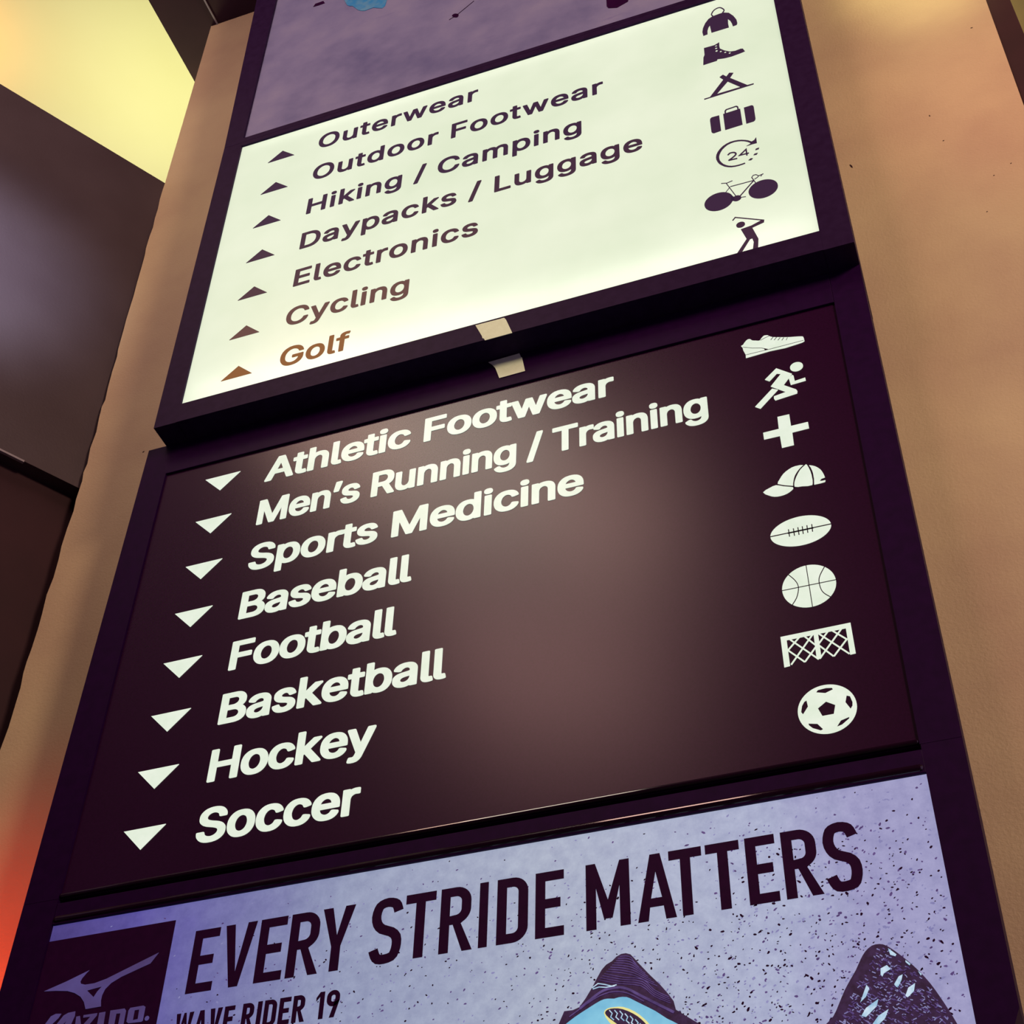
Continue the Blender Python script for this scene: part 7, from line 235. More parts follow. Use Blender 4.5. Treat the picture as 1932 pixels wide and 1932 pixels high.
[-0.42152,0.75149],[-0.42333,0.74762],[-0.42013,0.74418],[-0.42097,0.7434],[-0.42469,0.7474],[-0.42286,0.75135],[-0.42573,0.75516]]],[[[-0.41985,0.75059],[-0.41658,0.74624],[-0.41838,0.7424],[-0.4152,0.73897],[-0.41604,0.73819],[-0.41974,0.74218],[-0.41792,0.7461],[-0.42077,0.74989]]],[[[-0.4169,0.74369],[-0.41364,0.73937],[-0.41544,0.73555],[-0.41228,0.73215],[-0.41312,0.73137],[-0.41682,0.73533],[-0.41498,0.73923],[-0.41782,0.74299]]]]},"shoe_a_stitch":{"c":"4","s":[[[[-0.47373,0.79972],[-0.46677,0.80402],[-0.45854,0.80165],[-0.45077,0.79847],[-0.44534,0.79937],[-0.44516,0.79823],[-0.45091,0.79729],[-0.45892,0.80057],[-0.46659,0.80278],[-0.47313,0.79874]]],[[[-0.47288,0.79835],[-0.46542,0.79971],[-0.45743,0.7981],[-0.44755,0.79836],[-0.44751,0.79722],[-0.45753,0.79694],[-0.46544,0.79853],[-0.47268,0.79721]]]]},"shoe_a_knit":{"c":"5","s":[[[[-0.46582,0.80802],[-0.45994,0.80602],[-0.4515,0.80317],[-0.44283,0.80045],[-0.4342,0.79847],[-0.42528,0.79662],[-0.41752,0.79391],[-0.41204,0.78965],[-0.40785,0.78461],[-0.40327,0.77996],[-0.39691,0.77574],[-0.39007,0.77183],[-0.38524,0.76912],[-0.38562,0.76846],[-0.39045,0.77117],[-0.39731,0.77508],[-0.40377,0.77936],[-0.40841,0.78409],[-0.41258,0.78909],[-0.4179,0.79323],[-0.42548,0.79588],[-0.43436,0.79773],[-0.44303,0.79971],[-0.45174,0.80245],[-0.46018,0.8053],[-0.46606,0.8073]]],[[[-0.46352,0.81023],[-0.45783,0.80824],[-0.44967,0.80542],[-0.44128,0.80273],[-0.43289,0.80078],[-0.42421,0.79895],[-0.41668,0.79627],[-0.41144,0.79202],[-0.40748,0.787],[-0.40315,0.78237],[-0.39704,0.77817],[-0.39047,0.77429],[-0.38581,0.7716],[-0.38619,0.77094],[-0.39085,0.77363],[-0.39746,0.77753],[-0.40365,0.78179],[-0.40806,0.7865],[-0.41198,0.79148],[-0.41706,0.79559],[-0.42441,0.79821],[-0.43305,0.80004],[-0.44148,0.80199],[-0.44991,0.8047],[-0.45809,0.80752],[-0.46378,0.80951]]],[[[-0.46123,0.81244],[-0.45573,0.81047],[-0.44785,0.80768],[-0.43973,0.80502],[-0.43158,0.8031],[-0.42313,0.80129],[-0.41584,0.79863],[-0.41084,0.79439],[-0.40712,0.78939],[-0.40302,0.78479],[-0.39718,0.78062],[-0.39086,0.77676],[-0.38638,0.77409],[-0.38678,0.77343],[-0.39126,0.7761],[-0.3976,0.77998],[-0.40354,0.78421],[-0.40772,0.78891],[-0.4114,0.79387],[-0.41624,0.79795],[-0.42335,0.80055],[-0.43174,0.80236],[-0.43993,0.80428],[-0.44809,0.80696],[-0.45599,0.80975],[-0.46149,0.81172]]],[[[-0.45893,0.81465],[-0.45362,0.8127],[-0.44601,0.80994],[-0.43816,0.80731],[-0.43025,0.80541],[-0.42205,0.80364],[-0.415,0.80099],[-0.41022,0.79678],[-0.40675,0.79179],[-0.40289,0.78721],[-0.3973,0.78307],[-0.39124,0.77923],[-0.38695,0.77658],[-0.38735,0.77592],[-0.39164,0.77859],[-0.39774,0.78243],[-0.40341,0.78665],[-0.40735,0.79133],[-0.4108,0.79626],[-0.4154,0.80033],[-0.42227,0.8029],[-0.43043,0.80467],[-0.43838,0.80657],[-0.44627,0.80922],[-0.45388,0.81198],[-0.45919,0.81393]]],[[[-0.45668,0.81687],[-0.4522,0.81585],[-0.44583,0.81436],[-0.43962,0.81268],[-0.43424,0.81089],[-0.42905,0.8089],[-0.42418,0.80669],[-0.41976,0.80417],[-0.41568,0.80144],
[-0.41161,0.79873],[-0.40698,0.79586],[-0.40234,0.793],[-0.39909,0.791],[-0.39949,0.79034],[-0.40274,0.79234],[-0.40738,0.7952],[-0.41203,0.79809],[-0.4161,0.8008],[-0.42016,0.80351],[-0.42452,0.80601],[-0.42935,0.8082],[-0.4345,0.81017],[-0.43984,0.81194],[-0.44601,0.81362],[-0.45238,0.81511],[-0.45686,0.81613]]],[[[-0.45439,0.81909],[-0.45028,0.8182],[-0.44442,0.8169],[-0.43874,0.8154],[-0.43383,0.81377],[-0.42911,0.81195],[-0.42469,0.8099],[-0.42073,0.80753],[-0.41711,0.80496],[-0.4135,0.80242],[-0.40937,0.79971],[-0.40523,0.79703],[-0.40233,0.79515],[-0.40275,0.79451],[-0.40565,0.79639],[-0.40979,0.79907],[-0.41394,0.80178],[-0.41755,0.80434],[-0.42115,0.80689],[-0.42505,0.80922],[-0.42941,0.81125],[-0.43409,0.81305],[-0.43896,0.81466],[-0.4446,0.81616],[-0.45044,0.81746],[-0.45455,0.81835]]],[[[-0.45208,0.82132],[-0.44834,0.82056],[-0.44302,0.81944],[-0.43786,0.81813],[-0.43342,0.81667],[-0.42917,0.815],[-0.4252,0.81312],[-0.42171,0.81091],[-0.41855,0.8085],[-0.4154,0.80612],[-0.41177,0.80359],[-0.40813,0.80109],[-0.40558,0.79933],[-0.40602,0.79869],[-0.40857,0.80045],[-0.41221,0.80297],[-0.41584,0.8055],[-0.41901,0.80788],[-0.42215,0.81029],[-0.42558,0.81244],[-0.42947,0.8143],[-0.43368,0.81595],[-0.43808,0.81739],[-0.4432,0.8187],[-0.4485,0.8198],[-0.45224,0.82056]]],[[[-0.44979,0.82354],[-0.44642,0.82291],[-0.44162,0.82198],[-0.43699,0.82086],[-0.43301,0.81956],[-0.42921,0.81807],[-0.42572,0.81634],[-0.42268,0.8143],[-0.41998,0.81205],[-0.41729,0.80983],[-0.41418,0.80749],[-0.41104,0.80515],[-0.40885,0.80352],[-0.40931,0.8029],[-0.4115,0.80453],[-0.41464,0.80687],[-0.41777,0.80923],[-0.42046,0.81145],[-0.42314,0.81368],[-0.4261,0.81568],[-0.42953,0.81737],[-0.43327,0.81884],[-0.43719,0.82012],[-0.44178,0.82124],[-0.44656,0.82215],[-0.44993,0.82278]]],[[[-0.44749,0.82576],[-0.44449,0.82527],[-0.44022,0.82454],[-0.4361,0.8236],[-0.43259,0.82247],[-0.42926,0.82114],[-0.42623,0.81958],[-0.42365,0.8177],[-0.42142,0.8156],[-0.4192,0.81355],[-0.4166,0.81139],[-0.41397,0.80923],[-0.41213,0.80772],[-0.41261,0.80712],[-0.41445,0.80863],[-0.41708,0.81079],[-0.4197,0.81297],[-0.42194,0.81504],[-0.42415,0.8171],[-0.42663,0.81892],[-0.42958,0.82044],[-0.43285,0.82175],[-0.4363,0.82286],[-0.44036,0.82378],[-0.44461,0.82451],[-0.44761,0.825]]],[[[-0.44519,0.82799],[-0.44256,0.82763],[-0.43881,0.82709],[-0.43522,0.82634],[-0.43219,0.82538],[-0.42932,0.82422],[-0.42675,0.82282],[-0.42464,0.82109],[-0.42286,0.81916],[-0.4211,0.81727],[-0.41901,0.81529],[-0.41689,0.81332],[-0.41541,0.81194],[-0.41593,0.81138],[-0.41741,0.81276],[-0.41953,0.81473],[-0.42164,0.81673],[-0.42342,0.81864],[-0.42516,0.82053],[-0.42717,0.82218],[-0.42964,0.82352],[-0.43245,0.82466],[-0.43542,0.8256],[-0.43895,0.82633],[-0.44266,0.82687],[-0.44529,0.82723]]],[[[-0.44289,0.83021],[-0.44063,0.82999],[-0.43741,0.82965],[-0.43434,0.82909],[-0.43177,0.82831],[-0.42937,0.82731],[-0.42726,0.82607],[-0.4256,0.82449],[-0.42429,0.82272],[-0.423,0.821],[-0.42143,0.8192],[-0.41983,0.81742],
[-0.41871,0.81617],[-0.41929,0.81565],[-0.42041,0.8169],[-0.42201,0.8187],[-0.4236,0.82052],[-0.42491,0.82226],[-0.42618,0.82399],[-0.42772,0.82545],[-0.42971,0.82663],[-0.43203,0.82759],[-0.43452,0.82835],[-0.43751,0.82889],[-0.44071,0.82923],[-0.44297,0.82945]]],[[[-0.4406,0.83244],[-0.43871,0.83236],[-0.43601,0.83221],[-0.43346,0.83185],[-0.43135,0.83123],[-0.42941,0.8304],[-0.42775,0.82932],[-0.42656,0.82789],[-0.42572,0.82628],[-0.4249,0.82474],[-0.42384,0.82313],[-0.42277,0.82152],[-0.42201,0.82039],[-0.42265,0.81997],[-0.42341,0.8211],[-0.42448,0.82271],[-0.42556,0.82434],[-0.4264,0.82592],[-0.4272,0.82747],[-0.42827,0.82874],[-0.42977,0.82972],[-0.43161,0.83051],[-0.43362,0.83109],[-0.43609,0.83145],[-0.43875,0.8316],[-0.44064,0.83168]]]]},"shoe_a_band":{"c":"5","s":[[[[-0.48916,0.77828],[-0.48484,0.78133],[-0.47871,0.78563],[-0.47302,0.7894],[-0.46876,0.79208],[-0.46486,0.79427],[-0.46059,0.7959],[-0.45561,0.79688],[-0.45038,0.79726],[-0.4455,0.79714],[-0.44129,0.79664],[-0.43736,0.79563],[-0.43319,0.79388],[-0.42866,0.7912],[-0.42397,0.78786],[-0.41893,0.78429],[-0.41339,0.78056],[-0.40745,0.77656],[-0.40126,0.77239],[-0.39407,0.76754],[-0.38662,0.76253],[-0.38137,0.759],[-0.38295,0.75666],[-0.38818,0.76019],[-0.39563,0.7652],[-0.40284,0.77005],[-0.40903,0.77422],[-0.41497,0.77822],[-0.42053,0.78197],[-0.42559,0.78556],[-0.4302,0.78884],[-0.43445,0.79136],[-0.43826,0.79295],[-0.44181,0.79388],[-0.4457,0.79434],[-0.45032,0.79444],[-0.45523,0.79408],[-0.45981,0.79318],[-0.46366,0.79171],[-0.46732,0.78966],[-0.4715,0.78704],[-0.47713,0.78331],[-0.48322,0.77903],[-0.48754,0.77598]]],[[[-0.50063,0.76995],[-0.49529,0.77317],[-0.48772,0.7777],[-0.48058,0.78178],[-0.47492,0.78486],[-0.46968,0.7875],[-0.46444,0.78955],[-0.45906,0.79099],[-0.45368,0.79184],[-0.44832,0.79193],[-0.44309,0.79125],[-0.43789,0.78981],[-0.43245,0.78752],[-0.42595,0.78362],[-0.41924,0.77889],[-0.41453,0.77549],[-0.41513,0.77467],[-0.41984,0.77805],[-0.42651,0.78276],[-0.43291,0.7866],[-0.43823,0.78885],[-0.44329,0.79025],[-0.44838,0.79091],[-0.4536,0.79082],[-0.45884,0.78999],[-0.46412,0.78857],[-0.46926,0.78656],[-0.47444,0.78396],[-0.48008,0.78088],[-0.4872,0.77682],[-0.49477,0.77229],[-0.50011,0.76907]]]]},"shoe_b":{"c":"1","s":[[[[-0.26645,0.66714],[-0.24993,0.68934],[-0.23233,0.71261],[-0.22651,0.71919],[-0.22372,0.72114],[-0.21875,0.72509],[-0.21392,0.72954],[-0.21007,0.73545],[-0.20649,0.74205],[-0.20275,0.74897],[-0.19885,0.7559],[-0.19437,0.76255],[-0.19013,0.76846],[-0.18708,0.77259],[-0.18434,0.77647],[-0.18126,0.78175],[-0.17817,0.78704],[-0.17535,0.79138],[-0.17231,0.79514],[-0.16849,0.79854],[-0.16436,0.80101],[-0.16008,0.80186],[-0.15595,0.8016],[-0.15261,0.80061],[-0.14928,0.79858],[-0.1454,0.79528],[-0.14099,0.79079],[-0.1356,0.78481],[-0.13004,0.77819],[-0.12513,0.77192],[-0.12046,0.76533],[-0.11576,0.75788],[-0.11143,0.75023],[-0.10792,0.74299],[-0.10474,0.7357],[-0.10153,0.72815],[-0.09836,0.72021],[-0.0952,0.71195],[-0.09194,0.70258],[-0.08821,
0.69144],[-0.08472,0.67816],[-0.08203,0.65925],[-0.08025,0.6434]]]]},"shoe_b_fleck":{"c":"4","s":[[[[-0.14801,0.79514],[-0.14041,0.78685],[-0.14187,0.7849],[-0.14678,0.78747]]],[[[-0.13222,0.77917],[-0.12778,0.77403],[-0.12914,0.77273],[-0.13254,0.77706]]],[[[-0.12159,0.7655],[-0.11824,0.76123],[-0.1196,0.75994]]],[[[-0.15876,0.77378],[-0.15191,0.77653],[-0.14877,0.7716],[-0.15604,0.76829],[-0.15833,0.76461],[-0.15974,0.76697]]],[[[-0.1476,0.75446],[-0.14177,0.76233],[-0.13747,0.76393],[-0.1395,0.75822],[-0.14335,0.75195],[-0.14579,0.75107]]],[[[-0.13816,0.74065],[-0.13404,0.74868],[-0.12654,0.75252],[-0.129,0.74422],[-0.1362,0.73852]]],[[[-0.18452,0.74008],[-0.17886,0.75166],[-0.17564,0.75806],[-0.17328,0.75395],[-0.17798,0.74531]]],[[[-0.18533,0.72546],[-0.17964,0.73321],[-0.16579,0.74103],[-0.16861,0.73344],[-0.18096,0.72361]]],[[[-0.17517,0.71551],[-0.16836,0.72303],[-0.15719,0.72873],[-0.16195,0.71968],[-0.16972,0.71353]]]]},"blue_paint":{"c":"b","s":[[[[-1.01811,3.31874],[-0.96758,3.30434],[-0.915,3.27413],[-0.90448,3.24013],[-0.90781,3.20882],[-0.90974,3.19209],[-0.91543,3.18567],[-0.92605,3.19291],[-0.93838,3.20283],[-0.94939,3.20209],[-0.95973,3.20106],[-0.96887,3.20661],[-0.97739,3.21591],[-0.98577,3.23012],[-0.99383,3.24415],[-1.00182,3.24879],[-1.0089,3.25754],[-1.02089,3.29177]]]]},"dark_drips":{"c":"k","s":[[[[-1.1004,3.30602],[-1.09624,3.31789],[-1.07555,3.31847],[-1.07062,3.30507],[-1.0862,3.30444]]],[[[-0.7467,3.03255],[-0.72965,3.04278],[-0.69209,3.08036],[-0.69131,3.07958],[-0.72897,3.0419],[-0.74614,3.03161]]],[[[-0.74067,3.0474],[-0.73801,3.05025],[-0.73377,3.05073],[-0.72893,3.04705],[-0.72526,3.04174],[-0.72544,3.03598],[-0.72779,3.03201],[-0.73211,3.03347],[-0.73662,3.03739],[-0.73963,3.04252]]],[[[-0.39782,2.94572],[-0.34762,2.91385],[-0.3537,2.86725],[-0.37684,2.85675],[-0.39402,2.86559],[-0.3975,2.87486]]]]}},"AR":{"up":[[-1.12422,2.67388,0.0595,0.0295],[-1.12404,2.56201,0.0595,0.0295],[-1.12374,2.44942,0.0595,0.0295],[-1.12106,2.33794,0.0595,0.0295],[-1.12036,2.22464,0.0595,0.0295],[-1.11893,2.11142,0.0595,0.0295],[-1.11659,1.99981,0.0595,0.0295]],"dn":[[-1.13514,1.80533,0.065,0.034],[-1.13593,1.7087,0.065,0.034],[-1.13569,1.61072,0.065,0.034],[-1.13588,1.51398,0.065,0.034],[-1.13638,1.41726,0.065,0.034],[-1.13717,1.32072,0.065,0.034],[-1.13808,1.22402,0.065,0.034],[-1.13941,1.12732,0.065,0.034]]},"TX":{"up":[["Outerwear",-1.01174,-0.66655,2.6695,0.0485],["Outdoor Footwear",-1.01111,-0.41122,2.5558,0.0485],["Hiking / Camping",-1.00979,-0.45491,2.4421,0.0485],["Daypacks / Luggage",-1.00939,-0.34332,2.3284,0.0485],["Electronics",-1.00763,-0.64857,2.2147,0.0485],["Cycling",-1.00851,-0.77245,2.101,0.0485],["Golf",-1.00485,-0.87448,1.9873,0.0485]],"lo":[["Athletic Footwear",-1.02023,-0.42372,1.7625,0.0525],["Men’s Running / Training",-1.02072,-0.28179,1.6659,0.0525],["Sports Medicine",-1.02088,-0.47474,1.5693,0.0525],["Baseball",-1.02124,-0.73957,1.4727,0.0525],["Football",-1.02182,-0.75567,1.3761,0.0525],["Basketball",
-1.02224,-0.67491,1.2795,0.0525],["Hockey",-1.02263,-0.77194,1.1829,0.0525],["Soccer",-1.02344,-0.78541,1.0863,0.0525]]}}''')
IC, AR, TX = DAT['IC'], DAT['AR'], DAT['TX']

def lettering(s, x0, x1, zb, cap, font, yf, th, off, widen=1.0):
    """one line of sans-serif lettering cut from a sheet; x0..x1 ink extent, zb baseline, cap = capital height"""
    f = FONT[font]; ry = .010 if font == 'up' else .0165
    sz = cap / (.5087 + 2 * ry); sx = sz * widen
    ink = lambda ch, k: k(v for g in f[ch]['l'] for v in g[0][0::2])
    l0 = ink(s[0], min); nat = sum(f[ch]['a'] for ch in s[:-1]) + ink(s[-1], max) - l0
    track = ((x1 - x0) - nat * sx) / (len(s) - 1)
    x = x0 - l0 * sx; out = []
    for ch in s:
        for g in f[ch]['l']:
            out.append([[(x + l[i] * sx, zb + (l[i + 1] + ry) * sz) for i in range(0, len(l), 2)] for l in g])
        x += f[ch]['a'] * sx + track
    return plates(out, yf, th, off)

# ================================================================== the setting
YC = .16                                        # front face of the pillar
XL, XR = -1.505, .3011                          # its left and right edges
TOP = 3.7375
def ragged_wall():
    """pillar face with a slightly uneven painted left edge"""
    random.seed(7); L = []
    z = -EYE
    pts = [(1.4094, -1.4949), (2.028, -1.4961), (2.999, -1.5165), (TOP, -1.5246)]
    def xa(z):
        if z < pts[0][0]: return pts[0][1]
        for (a, b), (c, d) in zip(pts, pts[1:]):
            if z <= c: return b + (d - b) * (z - a) / (c - a)
        return pts[-1][1]
    while z < TOP:
        jit = random.uniform(-.0022, .0022) if z < 3.0 else 0
        step = -.010 if z < 1.995 else 0        # the joint shifts at the foot of the bulkhead
        L.append([xa(z) + jit + step * 0, z]); z += random.uniform(.018, .05)
    L.append([xa(TOP), TOP])
    Rr = [[.3034, TOP], [.3034, 2.74], [.2987, 2.37], [.2960, 1.0], [.2960, -EYE]]
    return [L[::-1] + [[L[0][0], -EYE]] + Rr[::-1]]
wall = struct('wall_pillar', plates([ragged_wall()], YC, .9), M_tan)
def scar(x, z, w, h, ang=0):
    pts = [(math.cos(a) * w * random.uniform(.6, 1), math.sin(a) * h * random.uniform(.6, 1)) for a in [k * math.pi / 4 for k in range(8)]]
    c, s = math.cos(ang), math.sin(ang); return [[[x + p[0] * c - p[1] * s, z + p[0] * s + p[1] * c] for p in pts]]
random.seed(11)
for sx, sz, w, h, a in ((-1.372, 2.062, .0028, .0016, .5), (.145, 2.42, .0012, .003, .2), (.155, 2.335, .002, .001, .4), (.215, 2.2, .0015, .001, 0), (.187, 2.11, .002, .001, .5), (.262, 2.66, .0025, .0014, 0), (.247, 2.22, .002, .001, .6), (-.006, 2.336, .002, .007, .3)):
    d = link('paint_chip', plates([scar(sx * 1.0, sz, w, h, a)], YC - .0006, .0005), M_recess, wall)
struct('floor', boxes([(-4.5, 3.2, -4.5, 2.2, -EYE - .05, -EYE)], 0), M_floor)
# dark soffit over the pillar, its edge running towards the camera; brighter raised ceiling beyond
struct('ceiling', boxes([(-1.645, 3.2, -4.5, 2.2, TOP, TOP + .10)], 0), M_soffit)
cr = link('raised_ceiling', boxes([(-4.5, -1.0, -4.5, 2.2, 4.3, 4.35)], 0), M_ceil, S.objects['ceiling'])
hairline = link('ceiling_joint', boxes([(-1.5065, -1.5030, -2.0, .16, TOP - .004, TOP + .001)], 0), M_grey, S.objects['ceiling'])
# bulkhead wall on the left, running from the pillar towards the viewer at an angle
dx, dy = -.5299, -.8480; nx, ny = .8480, -.5299
def slab(x0, y0, length, th, z0, z1):
    a = (x0, y0); b = (x0 + dx * length, y0 + dy * length)
    return extrude_xy([a, b, (b[0] - nx * th, b[1] - ny * th), (a[0] - nx * th, a[1] - ny * th)], z0, z1)
wl = struct('wall_left', slab(-1.505 - dx * .08, YC + .02 - dy * .08, 3.0, .05, 2.022, 3.010), M_dark)
link('lower_wall', slab(-1.505 - .03 * nx - dx * .1, YC + .02 - .03 * ny - dy * .1, 3.0, .06, -EYE, 2.035), M_recess, wl)
random.seed(3)
tb = [[-1.0, 0]]
link('edge_bead', slab(-1.505 + .001 * nx + dx * .12, YC + .02 + .001 * ny + dy * .12, 2.5, .006, 2.019, 2.0235), M_grey, wl)
# right of the pillar: dark trim strip and an olive wall beyond
struct('trim_1', boxes([(.300, .345, .165, .235, -EYE, TOP)], .002), M_recess)
struct('wall_right', boxes([(.33, 3.2, .24, .30, -EYE, TOP)], 0), M_olive)
# far side walls of the shop, out of view, that close the room
struct('wall_back', boxes([(-4.5, 3.2, -4.55, -4.5, -EYE, 4.3)], 0), M_recess)

# ================================================================== sign cabinets
K = (DIST + .044) / DIST
YL = .044
def bar(name, b, parent, off, m=None, bev=.0015, label=None):
    return link(name, boxes([b], bev, off), m or M_frame, parent, label)

# ---- upper directory light box (white face, dark vinyl)
off = (-.63, 0, 1.916 + EYE)
up = thing('directory_light_box', 'backlit white directory sign with seven upward arrows, above the dark directory sign', 'sign', off)
pf = lambda *a: None
link('frame_stile', prism([[-1.2300, 1.916], [-1.1860, 1.916], [-1.1975, 2.781], [-1.2400, 2.781]], 0, .158, off), M_frame_lit, up)
link('frame_stile', prism([[-.0735, 1.916], [-.0260, 1.916], [-.0280, 2.781], [-.0740, 2.781]], 0, .158, off), M_frame_lit, up)
link('frame_rail', prism([[-1.187, 1.916], [-.0730, 1.916], [-.0730, 1.9645], [-1.187, 1.9620]], -.0006, .158, off), M_frame_lit, up, 'lower rail of the black frame')
link('frame_rail', prism([[-1.199, 2.768], [-.0730, 2.762], [-.0730, 2.781], [-1.199, 2.781]], -.0006, .158, off), M_frame_lit, up)
link('backing', boxes([(-1.20, -.06, .10, .15, 1.93, 2.775)], 0, off), M_frame_lit, up)
link('sheet_edge', prism([[-1.1925, 1.960], [-1.1878, 1.960], [-1.1990, 2.770], [-1.2030, 2.770]], .003, .010, off), M_grey, up, 'grey left edge of the white sheet')
sheet = link('white_panel', prism([[-1.1885, 1.960], [-.0700, 1.960], [-.0700, 2.772], [-1.1995, 2.772]], .004, .008, off), M_sheet, up)
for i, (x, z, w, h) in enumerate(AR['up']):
    link('arrow', plates([[[[x, z], [x + w, z], [x + w / 2, z + h]]]], .0030, .001, off), M_vinyl_glow[i], up)
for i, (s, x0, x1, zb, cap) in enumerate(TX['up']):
    link('lettering', lettering(s, x0, x1, AR['up'][i][1] - .0060, .0495, 'up', .0030, .001, off, widen=1.0), M_vinyl_glow[i], up)
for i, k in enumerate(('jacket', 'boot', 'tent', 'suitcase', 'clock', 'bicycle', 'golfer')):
    link(k + '_pictogram', plates(IC[k]['s'], .0030, .001, off), M_vinyl_glow[(0, 0, 0, 0, 0, 1, 3)[i]], up)

# ---- masking tape
tp = lambda pts: [[[p[0], p[1]] for p in pts]]
ta = link('masking_tape', plates([tp([(-.6405, 1.9590), (-.5905, 1.9585), (-.5870, 1.9520), (-.5755, 1.9145), (-.6225, 1.9140), (-.6240, 1.9190), (-.6270, 1.9215), (-.6280, 1.9270)])], -.0013, .0006), M_tape)
ta['label'] = 'cream masking tape scrap on the bottom rail of the white sign'; ta['category'] = 'tape'
tb_ = link('masking_tape', plates([tp([(-.6330, 1.9125), (-.5790, 1.9145), (-.5760, 1.9040), (-.5745, 1.9030), (-.5685, 1.8670), (-.6125, 1.8660), (-.6200, 1.8930), (-.6255, 1.9030)])], YL - .0013, .0006), M_tape)
tb_['label'] = 'cream masking tape scrap on the top rail of the dark sign, under the other scrap'; tb_['category'] = 'tape'

# ---- unlit advertisement above
off = (-.63, 0, 2.781 + EYE)
ad = thing('advertisement_light_box', 'unlit mauve poster box with blue paint splash, above the white sign', 'sign', off)
link('frame_stile', prism([[-1.2400, 2.7815], [-1.1985, 2.7815], [-1.2100, 3.70], [-1.2720, 3.70]], 0, .158, off), M_frame_lit, ad)
link('frame_stile', prism([[-.0740, 2.7815], [-.0280, 2.7815], [-.0280, 3.70], [-.0740, 3.70]], 0, .158, off), M_frame_lit, ad)
link('frame_rail', prism([[-1.199, 2.7815], [-.0730, 2.7815], [-.0730, 2.7900], [-1.199, 2.7975]], -.0006, .158, off), M_frame_lit, ad)
link('frame_rail', prism([[-1.215, 3.66], [-.0730, 3.66], [-.0730, 3.70], [-1.215, 3.70]], -.0006, .158, off), M_frame_lit, ad)
link('backing', boxes([(-1.21, -.06, .10, .15, 2.79, 3.69)], 0, off), M_frame_lit, ad)
link('poster', prism([[-1.205, 2.784], [-.0700, 2.784], [-.0700, 3.665], [-1.215, 3.665]], .006, .010, off), M_purple, ad)
link('blue_splash', plates(IC['blue_paint']['s'], .0050, .0008, off), M_blue, ad)
for q in IC['dark_drips']['s']: link('ink_splatter', plates([q], .0050, .0008, off), M_ink, ad)

# ---- dark directory sign
off = (-.64, YL, 1.0555 + EYE)
dk = thing('dark_directory_sign', 'dark directory sign with eight downward arrows and white sports names', 'sign', off)
Z0, Z1 = 1.037, 1.9155
link('frame_stile', prism([[-1.2715, Z0], [-1.2175, Z0], [-1.2165, Z1], [-1.2640, Z1]], YL, .158, off), M_frame, dk)
link('frame_stile', prism([[-.0760, Z0], [-.0280, Z0], [-.0265, Z1], [-.0740, Z1]], YL, .158, off), M_frame, dk)
link('frame_rail', boxes([(-1.2172, -.0745, YL, .158, 1.8435, Z1)], .0008, off), M_frame, dk)
link('backing', boxes([(-1.22, -.07, .10, .15, Z0 + .01, Z1 - .01)], 0, off), M_frame, dk)
link('dark_panel', boxes([(-1.2178, -.0740, YL + .004, YL + .012, Z0, 1.845)], 0, off), M_panel, dk)
link('bottom_moulding', boxes([(-1.2172, -.0762, YL - .001, YL + .02, 1.0385, 1.0450)], .003, off, 4), M_gloss, dk, 'glossy black moulding under the dark panel')
for x, z, w, h in AR['dn']:
    link('arrow', plates([[[[x, z], [x + w * .5, z - h], [x + w, z]]]], YL + .0030, .0012, off), M_back, dk)
for i, (s, x0, x1, zb, cap) in enumerate(TX['lo']):
    link('lettering', lettering(s, x0, x1, AR['dn'][i][1] - .0412, .0535, 'lo', YL + .0030, .0012, off, widen=.955 if i == 1 else 1.05), M_back, dk)
for k in ('sneaker', 'runner', 'medical_cross', 'baseball_cap', 'football', 'basketball', 'hockey_goal', 'soccer_ball'):
    o = link(k + '_pictogram', plates(IC[k]['s'], YL + .0030, .0012, off), M_back, dk)
    if 'd' in IC[k]: link('seam_line', plates(IC[k]['d'], YL + .0024, .0005, off), M_panel, o)

# ---- lower advertisement
off = (-.64, YL, .10 + EYE)
lo = thing('advertisement_light_box', 'backlit blue running shoe poster box below the dark directory sign', 'sign', off)
z0 = .10
link('frame_stile', prism([[-1.2790, z0], [-1.2175, z0], [-1.2175, 1.0365], [-1.2715, 1.0365]], YL, .158, off), M_frame, lo)
link('frame_stile', prism([[-.0735, z0], [-.040, z0], [-.040, .690], [-.0300, .712], [-.0280, 1.0365], [-.0750, 1.0365]], YL, .158, off), M_frame, lo)
link('frame_rail', boxes([(-1.2172, -.0745, YL, .158, .9985, 1.0298)], .0008, off), M_frame, lo)
link('frame_rail', boxes([(-1.2172, -.0745, YL, .158, z0, z0 + .05)], .0008, off), M_frame, lo)
link('top_moulding', boxes([(-1.2172, -.0762, YL - .003, YL + .02, 1.0005, 1.0110)], .005, off, 5), M_gloss, lo, 'glossy black rounded moulding over the poster')
link('backing', boxes([(-1.22, -.07, .10, .15, z0 + .01, 1.03)], 0, off), M_frame, lo)
pr = (-1.2175, -.0735, YL + .004, YL + .010, z0 + .04, .9990)
poff = (-.645, YL, .55 + EYE)
po = link('printed_poster', boxes([(pr[0] - (-.645) + off[0], pr[1] - (-.645) + off[0], pr[2], pr[3], pr[4] - .55 + .10, pr[5] - .55 + .10)], 0, off), M_blueprint, lo)
po.location = (-.645 - off[0], 0, .45)

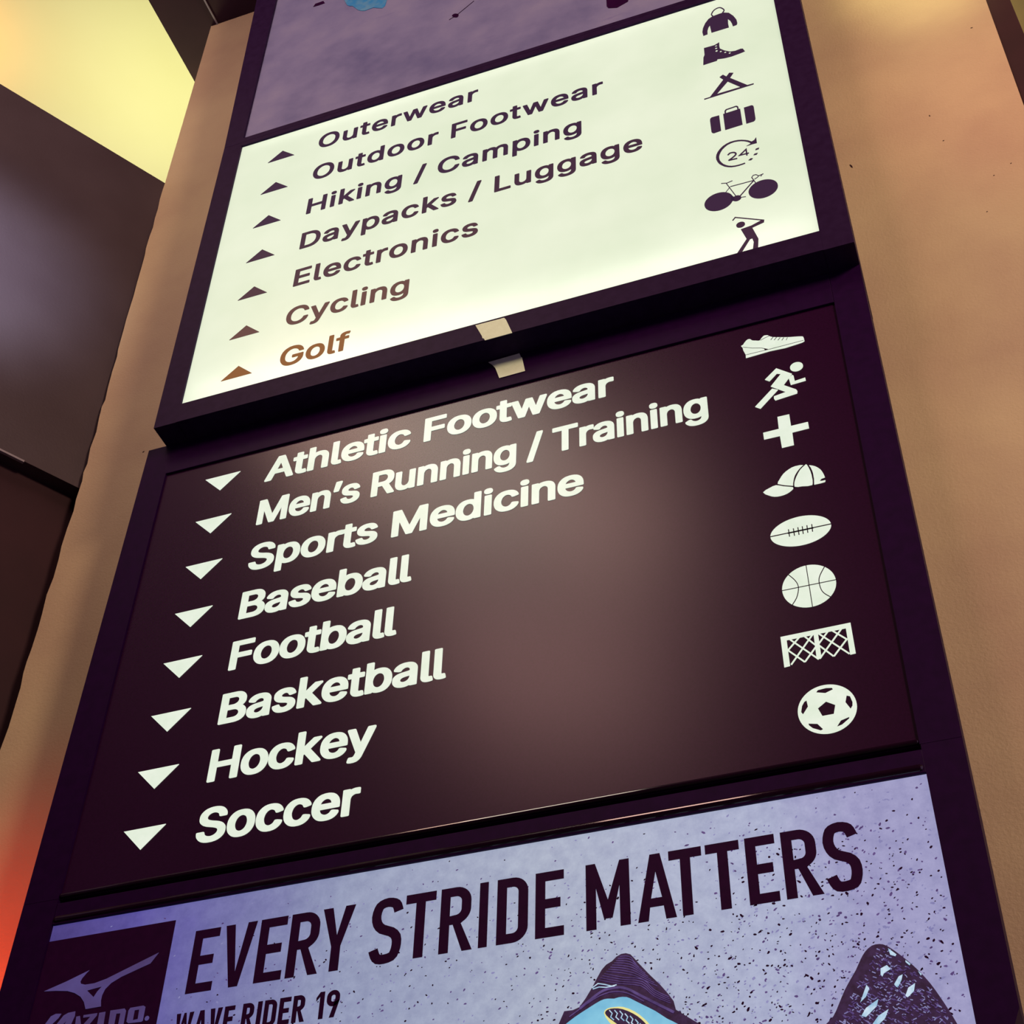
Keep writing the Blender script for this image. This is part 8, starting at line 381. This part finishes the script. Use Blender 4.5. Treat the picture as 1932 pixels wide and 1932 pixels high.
def specks():
    random.seed(21); A, B, Cc = [], [], []
    for k in range(9000):
        u = random.random(); v = random.random() ** .8
        x = -1.21 + u * 1.13; z = .995 - v * .42
        d = .12 + .42 * u + (.5 if (u > .80) else 0) + (.35 if (u > .6 and .3 < v < .55) else 0)
        if v < .12: d *= .45
        if v > .50 and .60 < u < .82: d += .9
        if u < .22: d *= .45
        if random.random() > d: continue
        s = random.uniform(.0007, .0017) * (1.35 if u > .75 and random.random() < .4 else 1); st = random.uniform(1, 1.6); a = random.choice((.9, .6, -.5, .2)) + random.uniform(-.5, .5)
        n = 6; c, q = math.cos(a), math.sin(a); pts = []
        for i in range(n):
            t = 2 * math.pi * i / n; r = s * random.uniform(.55, 1.1)
            px_, pz_ = math.cos(t) * r * st, math.sin(t) * r * .8
            pts.append([x + px_ * c - pz_ * q, z + px_ * q + pz_ * c])
        (A if random.random() < (.12 + .33 * u) * (1 if v > .15 else .3) else (B if random.random() < .45 else Cc)).append([pts])
    return A, B, Cc
A, B, Cc = specks()
for shp, m, yy in ((A, M_ink, .0036), (B, M_knit, .0038), (Cc, M_mid, .0039)):
    o = link('printed_speckle', plates(shp, YL + yy, .0002, off), m, lo); o['kind'] = 'stuff'
link('slogan_lettering', plates(IC['slogan']['s'], YL + .0030, .0005, off), M_ink, lo)
link('subtitle_lettering', plates(IC['subtitle']['s'], YL + .0030, .0005, off), M_ink, lo)
lb = link('logo_panel', plates(IC['logo_box']['s'], YL + .0030, .0006, off), M_ink, lo)
link('logo_emblem', plates(IC['logo_bird']['s'], YL + .0024, .0005, off), M_logo, lb)
link('logo_lettering', plates(IC['logo_name']['s'], YL + .0024, .0005, off), M_logo, lb)
sa = link('shoe_picture', plates(IC['shoe_a_collar']['s'], YL + .0030, .0005, off), M_shoe, lo, 'printed dark shoe collar with aqua lining')
for k, nm, yy in (('shoe_a_lining', 'lining', .0026), ('shoe_a_knit', 'knit_line', .0025), ('shoe_a_band', 'collar_band', .0024), ('shoe_a_stitch', 'stitching', .0021), ('shoe_a_loop_trim', 'loop_trim', .0022), ('shoe_a_loop', 'heel_loop', .0019), ('shoe_a_loop_rib', 'loop_rib', .0016)):
    link(nm, plates(IC[k]['s'], YL + yy, .0002, off), MC[IC[k]['c']], sa)
sb = link('shoe_picture', plates(IC['shoe_b']['s'], YL + .0030, .0005, off), M_shoe, lo, 'printed dark knit shoe heel with pale blue flecks')
def knit_marks(outline, n, top):
    random.seed(4); out = []; zt = max(p[1] for p in outline); x_ = [p[0] for p in outline]
    while len(out) < n:
        x = random.uniform(min(x_), max(x_)); z = zt - random.uniform(.006, .13)
        def ins(px, pz):
            r = False; j = len(outline) - 1
            for i in range(len(outline)):
                (xi, zi), (xj, zj) = outline[i], outline[j]
                if (zi > pz) != (zj > pz) and px < (xj - xi) * (pz - zi) / (zj - zi) + xi: r = not r
                j = i
            return r
        if not (ins(x - .011, z) and ins(x + .004, z) and ins(x, z + .004)): continue
        a = random.choice((-.9, -.5, -.7, .5)) + random.uniform(-.25, .25); l = random.uniform(.0009, .0022); w = random.uniform(.00035, .0006)
        c, s = math.cos(a), math.sin(a); b_ = random.uniform(-.0004, .0004)
        out.append([[[x - c * l - s * w, z - s * l + c * w], [x - c * l + s * w, z - s * l - c * w], [x + b_ + s * w, z - c * w], [x + c * l + s * w, z + s * l - c * w], [x + c * l - s * w, z + s * l + c * w], [x + b_ - s * w, z + c * w]]])
    return out
kb = knit_marks(IC['shoe_b']['s'][0][0], 900, 0)
for q, m in ((kb[:560], M_knit), (kb[560:], M_mid)):
    o = link('knit_line', plates(q, YL + .0025, .0003, off), m, sb); o['kind'] = 'stuff'
link('fleck', plates(IC['shoe_b_fleck']['s'], YL + .0021, .0003, off), M_fleck, sb)
